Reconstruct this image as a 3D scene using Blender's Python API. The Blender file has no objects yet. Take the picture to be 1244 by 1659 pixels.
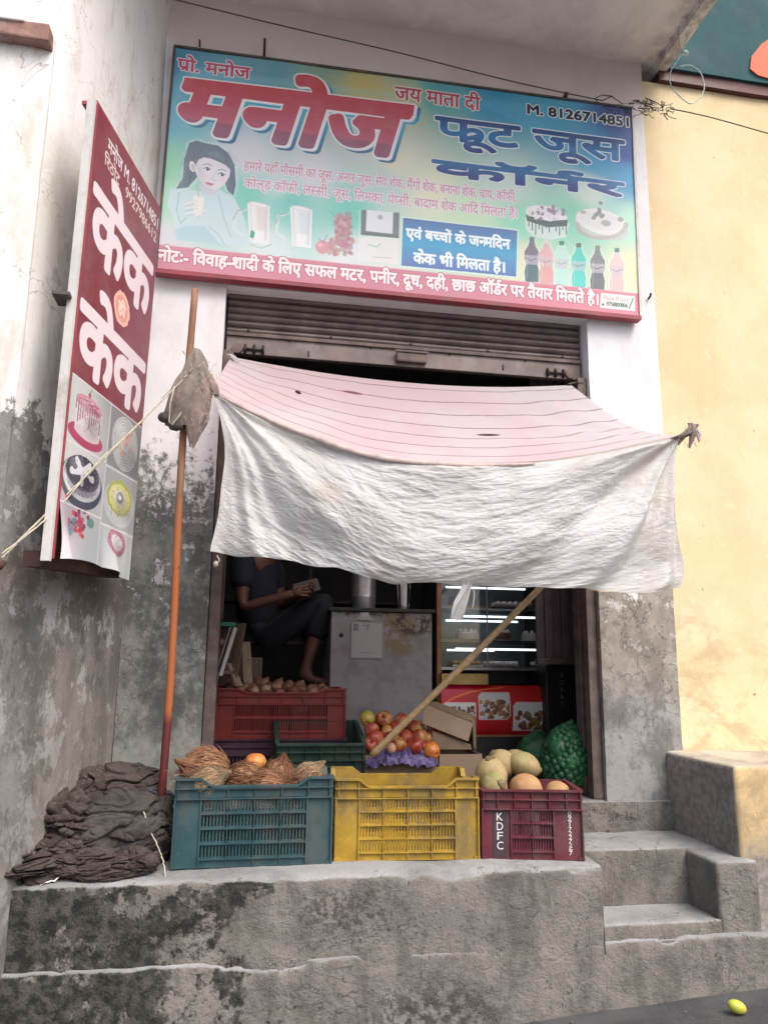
import bpy, bmesh, math, random, re
import numpy as np
from mathutils import Vector, Matrix, Euler, noise as mn
R = math.radians
random.seed(7)
sc = bpy.context.scene
COL = sc.collection

# ------------------------------------------------------------------ camera
YAW, PITCH, ROLL, FPX = R(9.9), R(11.2), R(0.7), 1236.0
CAM = Vector((0.0, -3.65, 1.5))
FW = Vector((math.sin(YAW) * math.cos(PITCH), math.cos(YAW) * math.cos(PITCH), math.sin(PITCH)))
_r = Vector((math.cos(YAW), -math.sin(YAW), 0.0)); _u = _r.cross(FW)
RT = _r * math.cos(ROLL) + _u * math.sin(ROLL); UP = _u * math.cos(ROLL) - _r * math.sin(ROLL)
cd = bpy.data.cameras.new('camera'); cam = bpy.data.objects.new('camera', cd); COL.objects.link(cam)
cam.matrix_world = Matrix(((RT.x, UP.x, -FW.x, CAM.x), (RT.y, UP.y, -FW.y, CAM.y), (RT.z, UP.z, -FW.z, CAM.z), (0, 0, 0, 1)))
cd.sensor_fit = 'VERTICAL'; cd.sensor_height = 36.0; cd.lens = 36.0 * FPX / 1659.0
cd.clip_start = 0.05; cd.clip_end = 500.0
sc.camera = cam

# ------------------------------------------------------------------ daylight: bright overcast
SUN_EL, SUN_AZ = R(54), R(152)          # azimuth clockwise from +Y
w = bpy.data.worlds.new('World'); sc.world = w; w.use_nodes = True
wt = w.node_tree; wt.nodes.clear()
sky = wt.nodes.new('ShaderNodeTexSky'); sky.sky_type = 'NISHITA'; sky.sun_disc = False
sky.sun_elevation = SUN_EL; sky.sun_rotation = SUN_AZ; sky.dust_density = 6.0; sky.air_density = 1.0; sky.ozone_density = 1.5
bg = wt.nodes.new('ShaderNodeBackground'); bg.inputs['Strength'].default_value = 0.12
wo = wt.nodes.new('ShaderNodeOutputWorld')
wt.links.new(sky.outputs[0], bg.inputs['Color']); wt.links.new(bg.outputs[0], wo.inputs['Surface'])
sl = bpy.data.lights.new('sun', 'SUN'); sl.energy = 1.2; sl.angle = R(40); sl.color = (1.0, 0.96, 0.90)
so = bpy.data.objects.new('sun', sl); COL.objects.link(so)
sd = Vector((math.sin(SUN_AZ) * math.cos(SUN_EL), math.cos(SUN_AZ) * math.cos(SUN_EL), math.sin(SUN_EL)))
so.rotation_euler = sd.to_track_quat('Z', 'Y').to_euler(); so.location = (0, -6, 9)
sc.view_settings.view_transform = 'Standard'; sc.view_settings.look = 'None'
sc.view_settings.exposure = 0.97; sc.view_settings.gamma = 1.0; sc.view_settings.use_curve_mapping = False
sc.cycles.max_bounces = 8; sc.cycles.use_denoising = True

def at(x, y, Y=None, Z=None, n=None, p=None):
    """the place on a real plane (facade depth Y, height Z, or plane n through p) that was measured at x, y in the photograph"""
    d = FW + RT * ((x - 622.0) / FPX) + UP * (-(y - 829.5) / FPX)
    if Y is not None: t = (Y - CAM.y) / d.y
    elif Z is not None: t = (Z - CAM.z) / d.z
    else: t = (Vector(p) - CAM).dot(Vector(n)) / d.dot(Vector(n))
    return CAM + d * t
# ------------------------------------------------------------------ helpers
OFF = {}
def tag(o, label=None, cat=None, group=None, kind=None):
    if label: o['label'] = label
    if cat: o['category'] = cat
    if group: o['group'] = group
    if kind: o['kind'] = kind
    return o
def thing(name, label, cat, loc=(0, 0, 0), rot=(0, 0, 0), group=None):
    o = bpy.data.objects.new(name, None); COL.objects.link(o); o.location = loc; o.rotation_euler = rot
    o.empty_display_size = .05
    return tag(o, label, cat, group)
class MB:
    def __init__(s): s.v = []; s.f = []; s.uv = {}
    def add(s, vs, fs):
        b = len(s.v); s.v += [tuple(v) for v in vs]; s.f += [tuple(i + b for i in f) for f in fs]; return s
    def box(s, x0, x1, y0, y1, z0, z1, M=None):
        vs = [Vector((x, y, z)) for z in (z0, z1) for y in (y0, y1) for x in (x0, x1)]
        if M is not None: vs = [M @ v for v in vs]
        return s.add(vs, [(0, 2, 3, 1), (4, 5, 7, 6), (0, 1, 5, 4), (2, 6, 7, 3), (0, 4, 6, 2), (1, 3, 7, 5)])
    def rbox(s, x0, x1, y0, y1, z0, z1, r=.004, M=None, seg=2):
        bm = bmesh.new(); bmesh.ops.create_cube(bm, size=1)
        for v in bm.verts: v.co = Vector((x0 + (v.co.x + .5) * (x1 - x0), y0 + (v.co.y + .5) * (y1 - y0), z0 + (v.co.z + .5) * (z1 - z0)))
        bmesh.ops.bevel(bm, geom=bm.edges[:], offset=r, segments=seg, affect='EDGES', profile=.6)
        bm.verts.index_update()
        s.add([(M @ v.co if M is not None else v.co) for v in bm.verts], [[v.index for v in f.verts] for f in bm.faces]); bm.free(); return s
    def tube(s, pts, r, n=6, cap=True):
        pts = [Vector(p) for p in pts]; rs = r if isinstance(r, (list, tuple)) else [r] * len(pts)
        b = len(s.v); up = Vector((.31, .2, .93)).normalized(); u = None
        for i, p in enumerate(pts):
            t = (pts[min(i + 1, len(pts) - 1)] - pts[max(i - 1, 0)])
            t = t.normalized() if t.length > 1e-9 else Vector((0, 0, 1))
            if u is None: u = t.cross(up if abs(t.dot(up)) < .95 else Vector((1, 0, 0))).normalized()
            u = (u - t * u.dot(t)); u = u.normalized() if u.length > 1e-6 else t.orthogonal().normalized()
            v = t.cross(u)
            for k in range(n):
                a = 2 * math.pi * k / n; s.v.append(tuple(p + (u * math.cos(a) + v * math.sin(a)) * rs[i]))
        for i in range(len(pts) - 1):
            for k in range(n):
                s.f.append((b + i * n + k, b + i * n + (k + 1) % n, b + (i + 1) * n + (k + 1) % n, b + (i + 1) * n + k))
        if cap:
            s.f.append(tuple(b + k for k in range(n))[::-1]); e = b + (len(pts) - 1) * n; s.f.append(tuple(e + k for k in range(n)))
        return s
    def lathe(s, prof, n=24, M=None, wob=None):
        b = len(s.v)
        for (r, z) in prof:
            for k in range(n):
                a = 2 * math.pi * k / n; v = Vector((r * math.cos(a), r * math.sin(a), z))
                if wob: v = wob(v, a)
                s.v.append(tuple(M @ v if M is not None else v))
        for i in range(len(prof) - 1):
            for k in range(n): s.f.append((b + i * n + k, b + i * n + (k + 1) % n, b + (i + 1) * n + (k + 1) % n, b + (i + 1) * n + k))
        if prof[0][0] > 1e-5: s.f.append(tuple(b + k for k in range(n))[::-1])
        if prof[-1][0] > 1e-5: e = b + (len(prof) - 1) * n; s.f.append(tuple(e + k for k in range(n)))
        return s
    def prism(s, pts, y0, y1, M=None):
        """outline in x, z pushed through from y0 to y1"""
        n = len(pts); vs = [Vector((x, y0, z)) for x, z in pts] + [Vector((x, y1, z)) for x, z in pts]
        if M is not None: vs = [M @ v for v in vs]
        return s.add(vs, [tuple(range(n)), tuple(range(2 * n - 1, n - 1, -1))] + [(i, i + n, (i + 1) % n + n, (i + 1) % n) for i in range(n)])
    def grid(s, fn, nu, nv):
        b = len(s.v)
        for j in range(nv + 1):
            for i in range(nu + 1): s.v.append(tuple(fn(i / nu, j / nv)))
        for j in range(nv):
            for i in range(nu):
                a = b + j * (nu + 1) + i; f = (a, a + 1, a + nu + 2, a + nu + 1); s.f.append(f)
                s.uv[len(s.f) - 1] = [(i / nu, j / nv), ((i + 1) / nu, j / nv), ((i + 1) / nu, (j + 1) / nv), (i / nu, (j + 1) / nv)]
        return s
    def blob(s, c, rad, fn=None, sub=3, M=None):
        bm = bmesh.new(); bmesh.ops.create_icosphere(bm, subdivisions=sub, radius=1)
        for v in bm.verts:
            p = v.co.copy()
            if fn: p = fn(p)
            p = Vector((p.x * rad[0], p.y * rad[1], p.z * rad[2]))
            if M is not None: p = M @ p
            v.co = p + Vector(c)
        bm.verts.index_update(); s.add([v.co for v in bm.verts], [[v.index for v in f.verts] for f in bm.faces]); bm.free(); return s
    def mesh(s, name, mat=None, smooth=False, off=None):
        me = bpy.data.meshes.new(name)
        vs = s.v if off is None else [(a - off[0], b - off[1], c - off[2]) for a, b, c in s.v]
        me.from_pydata(vs, [], s.f); me.update()
        if s.uv:
            l = me.uv_layers.new(name='UVMap')
            for p in me.polygons:
                q = s.uv.get(p.index)
                if q:
                    for k, li in enumerate(p.loop_indices): l.data[li].uv = q[k]
        if mat: me.materials.append(mat)
        if smooth:
            me.polygons.foreach_set('use_smooth', [True] * len(me.polygons))
            if smooth != True: me.set_sharp_from_angle(angle=R(smooth))
        return me
    def build(s, name, mat=None, parent=None, smooth=False, world=False, fixn=True):
        """world=True: the points were given in world coordinates and the parent Empty is not turned"""
        off = tuple(parent.location) if (world and parent is not None) else None
        me = s.mesh(name, mat, smooth, off)
        if fixn and not s.uv:
            bm = bmesh.new(); bm.from_mesh(me); bmesh.ops.recalc_face_normals(bm, faces=bm.faces); bm.to_mesh(me); bm.free()
        o = bpy.data.objects.new(name, me); COL.objects.link(o)
        if parent is not None: o.parent = parent
        return o
def base_at(o, L):
    """moves a one-mesh thing's origin to its base"""
    o.data.transform(Matrix.Translation(-Vector(L))); o.location = L; return o
def kids(o): return [c for c in bpy.data.objects if c.parent == o]
def dup(o, loc=None, rot=None, label=None, scale=None, parent=None):
    c = o.copy(); COL.objects.link(c)
    if parent is not None: c.parent = parent
    if loc is not None: c.location = loc
    if rot is not None: c.rotation_euler = rot
    if scale is not None: c.scale = scale
    if label: c['label'] = label
    for k in kids(o): dup(k, parent=c)
    return c
def fbm(p, o=4, H=.5):
    a, f, t = 1.0, 1.0, 0.0
    for _ in range(o): t += a * mn.noise(Vector(p) * f); a *= H; f *= 2.03
    return t
def ridged(p, o=3):
    a, f, t = 1.0, 1.0, 0.0
    for _ in range(o): t += a * (1 - abs(mn.noise(Vector(p) * f)) * 2.4); a *= .5; f *= 2.1
    return t
def cr(pts, t):
    """smooth curve through equally spaced measured points"""
    n = len(pts) - 1; x = min(max(t, 0), 1) * n; i = min(int(x), n - 1); f = x - i
    p = [Vector(pts[max(i - 1, 0)]), Vector(pts[i]), Vector(pts[i + 1]), Vector(pts[min(i + 2, n)])]
    return .5 * ((2 * p[1]) + (-p[0] + p[2]) * f + (2 * p[0] - 5 * p[1] + 4 * p[2] - p[3]) * f * f + (-p[0] + 3 * p[1] - 3 * p[2] + p[3]) * f ** 3)

# ------------------------------------------------------------------ materials
class NT:
    def __init__(s, name):
        s.mat = bpy.data.materials.new(name); s.mat.use_nodes = True; s.t = s.mat.node_tree; s.t.nodes.clear()
        s.out = s.t.nodes.new('ShaderNodeOutputMaterial'); s.b = s.t.nodes.new('ShaderNodeBsdfPrincipled'); s.t.links.new(s.b.outputs[0], s.out.inputs[0])
    def lk(s, a, i):
        if isinstance(a, bpy.types.NodeSocket): s.t.links.new(a, i)
        elif isinstance(a, (tuple, list)): i.default_value = tuple(a) + ((1,) if len(a) == 3 and len(i.default_value) == 4 else ())
        else: i.default_value = a
    def n(s, t, **k):
        x = s.t.nodes.new(t)
        for a, b in k.items(): setattr(x, a, b)
        return x
    def pos(s): return s.n('ShaderNodeNewGeometry').outputs['Position']
    def obj(s): return s.n('ShaderNodeTexCoord').outputs['Object']
    def uvc(s): return s.n('ShaderNodeTexCoord').outputs['UV']
    def rnd(s): return s.n('ShaderNodeObjectInfo').outputs['Random']
    def sep(s, v): x = s.n('ShaderNodeSeparateXYZ'); s.lk(v, x.inputs[0]); return x.outputs
    def mapv(s, v, scale=(1, 1, 1), loc=(0, 0, 0), rot=(0, 0, 0)):
        x = s.n('ShaderNodeMapping'); s.lk(v, x.inputs[0]); s.lk(loc, x.inputs[1]); s.lk(rot, x.inputs[2]); s.lk(scale, x.inputs[3]); return x.outputs[0]
    def noise(s, v, scale=5, detail=4, rough=.55, dist=0):
        x = s.n('ShaderNodeTexNoise'); s.lk(v, x.inputs['Vector']); x.inputs['Scale'].default_value = scale; x.inputs['Detail'].default_value = detail
        x.inputs['Roughness'].default_value = rough; x.inputs['Distortion'].default_value = dist; return x.outputs[0]
    def vor(s, v, scale=5, feat='F1'):
        x = s.n('ShaderNodeTexVoronoi'); x.feature = feat; s.lk(v, x.inputs['Vector']); x.inputs['Scale'].default_value = scale; return x.outputs['Distance']
    def m(s, op, a, b=0.0, c=None):
        x = s.n('ShaderNodeMath', operation=op); s.lk(a, x.inputs[0]); s.lk(b, x.inputs[1])
        if c is not None: s.lk(c, x.inputs[2])
        return x.outputs[0]
    def ss(s, v, a, b):
        x = s.n('ShaderNodeMapRange', interpolation_type='SMOOTHSTEP'); s.lk(v, x.inputs[0])
        x.inputs[1].default_value = min(a, b); x.inputs[2].default_value = max(a, b); x.inputs[3].default_value = 0 if a < b else 1; x.inputs[4].default_value = 1 if a < b else 0
        return x.outputs[0]
    def mix(s, a, b, f):
        x = s.n('ShaderNodeMix', data_type='RGBA'); s.lk(f, x.inputs[0]); s.lk(a, x.inputs[6]); s.lk(b, x.inputs[7]); return x.outputs[2]
    def tex(s, im, v=None, interp='Linear'):
        x = s.n('ShaderNodeTexImage'); x.image = im; x.extension = 'EXTEND'; s.lk(v if v is not None else s.uvc(), x.inputs[0]); return x.outputs[0]
    def near(s, P, c, r0, r1, sc=(1, 1, 1)):
        """1 near the place c, 0 beyond r1"""
        x = s.n('ShaderNodeVectorMath', operation='SUBTRACT'); s.lk(P, x.inputs[0]); x.inputs[1].default_value = c
        y = s.n('ShaderNodeVectorMath', operation='MULTIPLY'); s.lk(x.outputs[0], y.inputs[0]); y.inputs[1].default_value = sc
        z = s.n('ShaderNodeVectorMath', operation='LENGTH'); s.lk(y.outputs[0], z.inputs[0]); return z.outputs['Value']
    def fin(s, col, rough=.8, bump=None, bs=.3, bd=.01, metal=0, spec=None, **k):
        s.lk(col, s.b.inputs['Base Color']); s.lk(rough, s.b.inputs['Roughness']); s.lk(metal, s.b.inputs['Metallic'])
        if spec is not None: s.b.inputs['Specular IOR Level'].default_value = spec
        if bump is not None:
            x = s.n('ShaderNodeBump'); x.inputs['Strength'].default_value = bs; x.inputs['Distance'].default_value = bd
            s.lk(bump, x.inputs['Height']); s.t.links.new(x.outputs[0], s.b.inputs['Normal'])
        for a, b in k.items(): s.lk(b, s.b.inputs[a.replace('_', ' ')])
        return s.mat
def simple(name, col, rough=.6, var=.15, scale=8, bump=.15, bd=.002, metal=0, dirt=None, spec=None, **k):
    """one colour with uneven tone, fine relief and some dirt"""
    n = NT(name); P = n.obj(); v = n.noise(P, scale, 5, .6); g = n.noise(P, scale * 7, 3, .6)
    c = n.mix(tuple(x * (1 - var) for x in col), tuple(min(1, x * (1 + var)) for x in col), n.ss(v, .3, .7))
    if dirt: c = n.mix(c, dirt, n.m('MULTIPLY', n.ss(n.noise(P, scale * .7, 6, .7), .48, .72), .7))
    r = n.m('MULTIPLY_ADD', v, .3, rough - .15)
    return n.fin(c, r, n.m('ADD', v, n.m('MULTIPLY', g, .5)), bump, bd, metal, spec, **k)
MT = {}
def printmat(name, im, rough=.35, dust=.12, wear=.4):
    n = NT(name); c = n.tex(im); P = n.obj()
    d = n.noise(P, 6, 6, .7); c = n.mix(c, (.62, .60, .60), n.m('MULTIPLY', n.ss(d, .4, .8), dust))
    sp = n.noise(P, 90, 2, .5); c = n.mix(c, (.25, .22, .22), n.m('MULTIPLY', n.ss(sp, .73, .78), wear))
    return n.fin(c, n.m('MULTIPLY_ADD', d, .3, rough), n.noise(P, 3, 3), .25, .01)
# ------------------------------------------------------------------ flat print (computed in this script)
class Print:
    """A flat printed sheet drawn from shapes and letters. q = the four corners of the sheet as measured, TL TR BR BL."""
    def __init__(s, w, h, q=None, base=(1, 1, 1)):
        s.w, s.h, s.S = w, h, 2
        s.img = np.ones((h, w, 3), np.float32) * np.array(base, np.float32)
        s.H = None
        if q:
            A = []; dst = [(0, 0), (w, 0), (w, h), (0, h)]
            for (x, y), (u, v) in zip(q, dst):
                A.append([x, y, 1, 0, 0, 0, -u * x, -u * y, -u]); A.append([0, 0, 0, x, y, 1, -v * x, -v * y, -v])
            s.H = np.linalg.svd(np.array(A, float))[2][-1].reshape(3, 3)
    def m(s, p):
        if s.H is None: return (float(p[0]), float(p[1]))
        v = s.H @ np.array([p[0], p[1], 1.0]); return (v[0] / v[2], v[1] / v[2])
    def blank(s): return np.zeros((s.h * s.S, s.w * s.S), bool)
    def down(s, M): return M.reshape(s.h, s.S, s.w, s.S).mean((1, 3)).astype(np.float32)
    def tri(s, M, T):
        T = np.asarray(T, float) * s.S; hh, ww = M.shape
        for a, b, c in T:
            x0 = max(0, int(min(a[0], b[0], c[0])) - 1); x1 = min(ww, int(max(a[0], b[0], c[0])) + 2)
            y0 = max(0, int(min(a[1], b[1], c[1])) - 1); y1 = min(hh, int(max(a[1], b[1], c[1])) + 2)
            if x1 <= x0 or y1 <= y0: continue
            X = np.arange(x0, x1) + .5; Y = (np.arange(y0, y1) + .5)[:, None]
            e0 = (b[0] - a[0]) * (Y - a[1]) - (b[1] - a[1]) * (X - a[0])
            e1 = (c[0] - b[0]) * (Y - b[1]) - (c[1] - b[1]) * (X - b[0])
            e2 = (a[0] - c[0]) * (Y - c[1]) - (a[1] - c[1]) * (X - c[0])
            M[y0:y1, x0:x1] |= ((e0 >= 0) & (e1 >= 0) & (e2 >= 0)) | ((e0 <= 0) & (e1 <= 0) & (e2 <= 0))
    def poly(s, pts, M=None, raw=False):
        if M is None: M = s.blank()
        P = np.array([(p if raw else s.m(p)) for p in pts], float) * s.S
        hh, ww = M.shape
        x0 = max(0, int(P[:, 0].min())); x1 = min(ww, int(P[:, 0].max()) + 2)
        y0 = max(0, int(P[:, 1].min())); y1 = min(hh, int(P[:, 1].max()) + 2)
        if x1 <= x0 or y1 <= y0: return M
        X = np.arange(x0, x1) + .5; Y = (np.arange(y0, y1) + .5)[:, None]
        I = np.zeros((y1 - y0, x1 - x0), bool)
        for k in range(len(P)):
            a, b = P[k], P[(k + 1) % len(P)]
            if a[1] == b[1]: continue
            c = ((Y >= min(a[1], b[1])) & (Y < max(a[1], b[1])))
            I ^= c & (X < (b[0] - a[0]) * (Y - a[1]) / (b[1] - a[1]) + a[0])
        M[y0:y1, x0:x1] |= I
        return M
    def ell(s, c, rx, ry, rot=0, M=None, raw=False, n=36, wob=0, seed=0):
        rr = random.Random(seed); pts = []
        if not raw:
            c0 = s.m(c); e = s.m((c[0] + 1, c[1])); k = math.hypot(e[0] - c0[0], e[1] - c0[1]); e = s.m((c[0], c[1] + 1)); k2 = math.hypot(e[0] - c0[0], e[1] - c0[1])
            rx, ry, c = rx * k, ry * k2, c0
        for i in range(n):
            t = 2 * math.pi * i / n; q = 1 + wob * (rr.random() - .5) * 2
            x, y = rx * q * math.cos(t), ry * q * math.sin(t)
            pts.append((c[0] + x * math.cos(rot) - y * math.sin(rot), c[1] + x * math.sin(rot) + y * math.cos(rot)))
        return s.poly(pts, M, True)
    def line(s, pts, w, M=None, raw=False):
        if M is None: M = s.blank()
        P = [(p if raw else s.m(p)) for p in pts]
        for a, b in zip(P, P[1:]):
            dx, dy = b[0] - a[0], b[1] - a[1]; L = math.hypot(dx, dy) or 1; nx, ny = -dy / L * w / 2, dx / L * w / 2
            s.poly([(a[0] + nx, a[1] + ny), (b[0] + nx, b[1] + ny), (b[0] - nx, b[1] - ny), (a[0] - nx, a[1] - ny)], M, True)
            s.ell(b, w / 2, w / 2, 0, M, True, 12); s.ell(a, w / 2, w / 2, 0, M, True, 12)
        return M
    @staticmethod
    def shift(M, dx, dy):
        R = np.zeros_like(M); h, w = M.shape
        R[max(0, dy):min(h, h + dy), max(0, dx):min(w, w + dx)] = M[max(0, -dy):min(h, h - dy), max(0, -dx):min(w, w - dx)]
        return R
    def grow(s, M, r):
        r = r * s.S
        ys, xs = np.where(M.any(1))[0], np.where(M.any(0))[0]
        if not len(ys): return M
        p = int(r) + 2; y0, y1, x0, x1 = max(0, ys[0] - p), min(M.shape[0], ys[-1] + p), max(0, xs[0] - p), min(M.shape[1], xs[-1] + p)
        sub = M[y0:y1, x0:x1]; R = sub.copy()
        rr = r
        while rr > .6:
            n = 8 if rr < 3 else 16
            for k in range(n):
                R |= s.shift(sub, int(round(rr * math.cos(2 * math.pi * k / n))), int(round(rr * math.sin(2 * math.pi * k / n))))
            rr -= 2.5
        O = M.copy(); O[y0:y1, x0:x1] = R
        return O
    def put(s, M, col, a=1.0, blur=0):
        ys, xs = np.where(M.any(1))[0], np.where(M.any(0))[0]
        if not len(ys): return
        S, p = s.S, 4 * int(blur) + 1
        y0, y1 = max(0, ys[0] // S - p), min(s.h, ys[-1] // S + p + 1); x0, x1 = max(0, xs[0] // S - p), min(s.w, xs[-1] // S + p + 1)
        m = M[y0 * S:y1 * S, x0 * S:x1 * S].reshape(y1 - y0, S, x1 - x0, S).mean((1, 3)).astype(np.float32)
        for _ in range(3 if blur else 0):
            k = int(blur); c = np.cumsum(np.pad(m, ((k + 1, k), (0, 0)), 'edge'), 0); m = (c[2 * k + 1:] - c[:-2 * k - 1]) / (2 * k + 1)
            c = np.cumsum(np.pad(m, ((0, 0), (k + 1, k)), 'edge'), 1); m = (c[:, 2 * k + 1:] - c[:, :-2 * k - 1]) / (2 * k + 1)
        m = (m * a)[..., None]
        col = col[y0:y1, x0:x1] if isinstance(col, np.ndarray) else np.array(col, np.float32) / 255.0
        s.img[y0:y1, x0:x1] = s.img[y0:y1, x0:x1] * (1 - m) + col * m
    def field(s, pts, sig):
        """smooth colour field through given (x, y, (r, g, b)) samples"""
        X = (np.arange(0, s.w, 4) + 2)[None, :]; Y = (np.arange(0, s.h, 4) + 2)[:, None]
        num = 0; den = 1e-6
        for p in pts:
            x, y = s.m(p[:2]); d = ((X - x) ** 2 + (Y - y) ** 2) / (sig * sig)
            w = (1 / (d + .02) ** 1.6)[..., None]; num = num + w * np.array(p[2], float) / 255; den = den + w
        f = (num / den).astype(np.float32)
        f = np.repeat(np.repeat(f, 4, 0), 4, 1)
        f = np.pad(f, ((0, max(0, s.h - f.shape[0])), (0, max(0, s.w - f.shape[1])), (0, 0)), 'edge')
        return f[:s.h, :s.w]
    def grad(s, pts_col, sig=300): return s.field(pts_col, sig)
    def vgrad(s, stops):
        ys = np.array([s.m(p[:2])[1] for p in stops]); o = np.argsort(ys); cs = np.array([p[2] for p in stops], float)[o] / 255
        Y = np.arange(s.h); f = np.stack([np.interp(Y, ys[o], cs[:, k]) for k in range(3)], 1).astype(np.float32)
        return np.repeat(f[:, None, :], s.w, 1)
    def text(s, t, L=None, R=None, T=None, B=None, rect=None, bold=0.0, slant=0.0, M=None):
        """letters fitted so that their ink reaches the four measured points (left, right, top, bottom)"""
        if M is None: M = s.blank()
        if rect is None: rect = (s.m(L)[0], s.m(R)[0], s.m(T)[1], s.m(B)[1])
        tr = text_tris(t).copy()
        tr[..., 0] += slant * tr[..., 1]
        x0, x1, y0, y1 = tr[..., 0].min(), tr[..., 0].max(), tr[..., 1].min(), tr[..., 1].max()
        b = bold
        tr[..., 0] = rect[0] + b + (tr[..., 0] - x0) / (x1 - x0) * (rect[1] - rect[0] - 2 * b)
        tr[..., 1] = rect[3] - b - (tr[..., 1] - y0) / (y1 - y0) * (rect[3] - rect[2] - 2 * b)
        s.tri(M, tr)
        return s.grow(M, b) if b else M
    def image(s, name):
        im = bpy.data.images.new(name, s.w, s.h, alpha=False)
        a = np.ones((s.h, s.w, 4), np.float32); a[..., :3] = np.clip(s.img[::-1], 0, 1)
        im.pixels.foreach_set(a.ravel()); im.update(); im.pack()
        return im

_TC = {}
def _raw_tris(t):
    if t in _TC: return _TC[t]
    c = bpy.data.curves.new('t', 'FONT'); c.body = t; c.resolution_u = 3
    o = bpy.data.objects.new('t', c); bpy.context.scene.collection.objects.link(o)
    bpy.context.view_layer.update()
    m = o.to_mesh(); m.calc_loop_triangles()
    V = np.empty(len(m.vertices) * 3); m.vertices.foreach_get('co', V); V = V.reshape(-1, 3)[:, :2]
    I = np.empty(len(m.loop_triangles) * 3, int); m.loop_triangles.foreach_get('vertices', I)
    tr = V[I].reshape(-1, 3, 2) if len(I) else np.zeros((0, 3, 2))
    o.to_mesh_clear(); bpy.data.objects.remove(o); bpy.data.curves.remove(c)
    _TC[t] = tr
    return tr
def _adv(t):
    bar = _raw_tris('|'); b0 = bar[..., 0].min()
    return _raw_tris(t + '|')[..., 0].max() - (bar[..., 0].max() - b0) - b0
def text_tris(t):
    """Lays out Devanagari: ~ after a consonant makes its half form, _ adds the low ra stroke, ^ the high ra hook."""
    t = re.sub('(.(?:~.)*)\u093f', lambda k: '\u093f' + k.group(1), t)      # the short i stands before its consonant
    out = []; x = 0.0; buf = ''
    def flush():
        nonlocal x, buf
        if buf:
            tr = _raw_tris(buf).copy(); tr[..., 0] += x; out.append(tr); x += _adv(buf); buf = ''
    def quad(P):
        P = np.array(P); out.append(np.array([[P[0], P[1], P[2]], [P[0], P[2], P[3]]]))
    for ch in t:
        if ch == '~':
            c = buf[-1]; buf = buf[:-1]; flush()
            tr = _raw_tris(c).copy(); w = _adv(c); cut = w - .165
            tr[..., 0] = np.minimum(tr[..., 0], cut); tr[..., 0] += x; out.append(tr); x += cut - .0
        elif ch == '_':
            flush()
            quad([(x - .13, .24), (x - .13, .17), (x - .36, .0), (x - .36, .075)])
        elif ch == '^':
            flush()
            pts = [(x - .17, .62), (x - .25, .70), (x - .24, .80), (x - .14, .84), (x - .03, .80)]
            for a, b in zip(pts, pts[1:]):
                a, b = np.array(a), np.array(b); d = b - a; n = np.array([-d[1], d[0]]) / np.linalg.norm(d) * .035
                quad([a + n, b + n, b - n, a - n])
        else: buf += ch
    flush()
    return np.concatenate(out)
def fruit_blob(P, c, r, col, n=0):
    P.put(P.ell(c, r, r), col); P.put(P.ell((c[0] - r * .3, c[1] - r * .3), r * .35, r * .3), (255, 255, 255), .35, 2)

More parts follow.
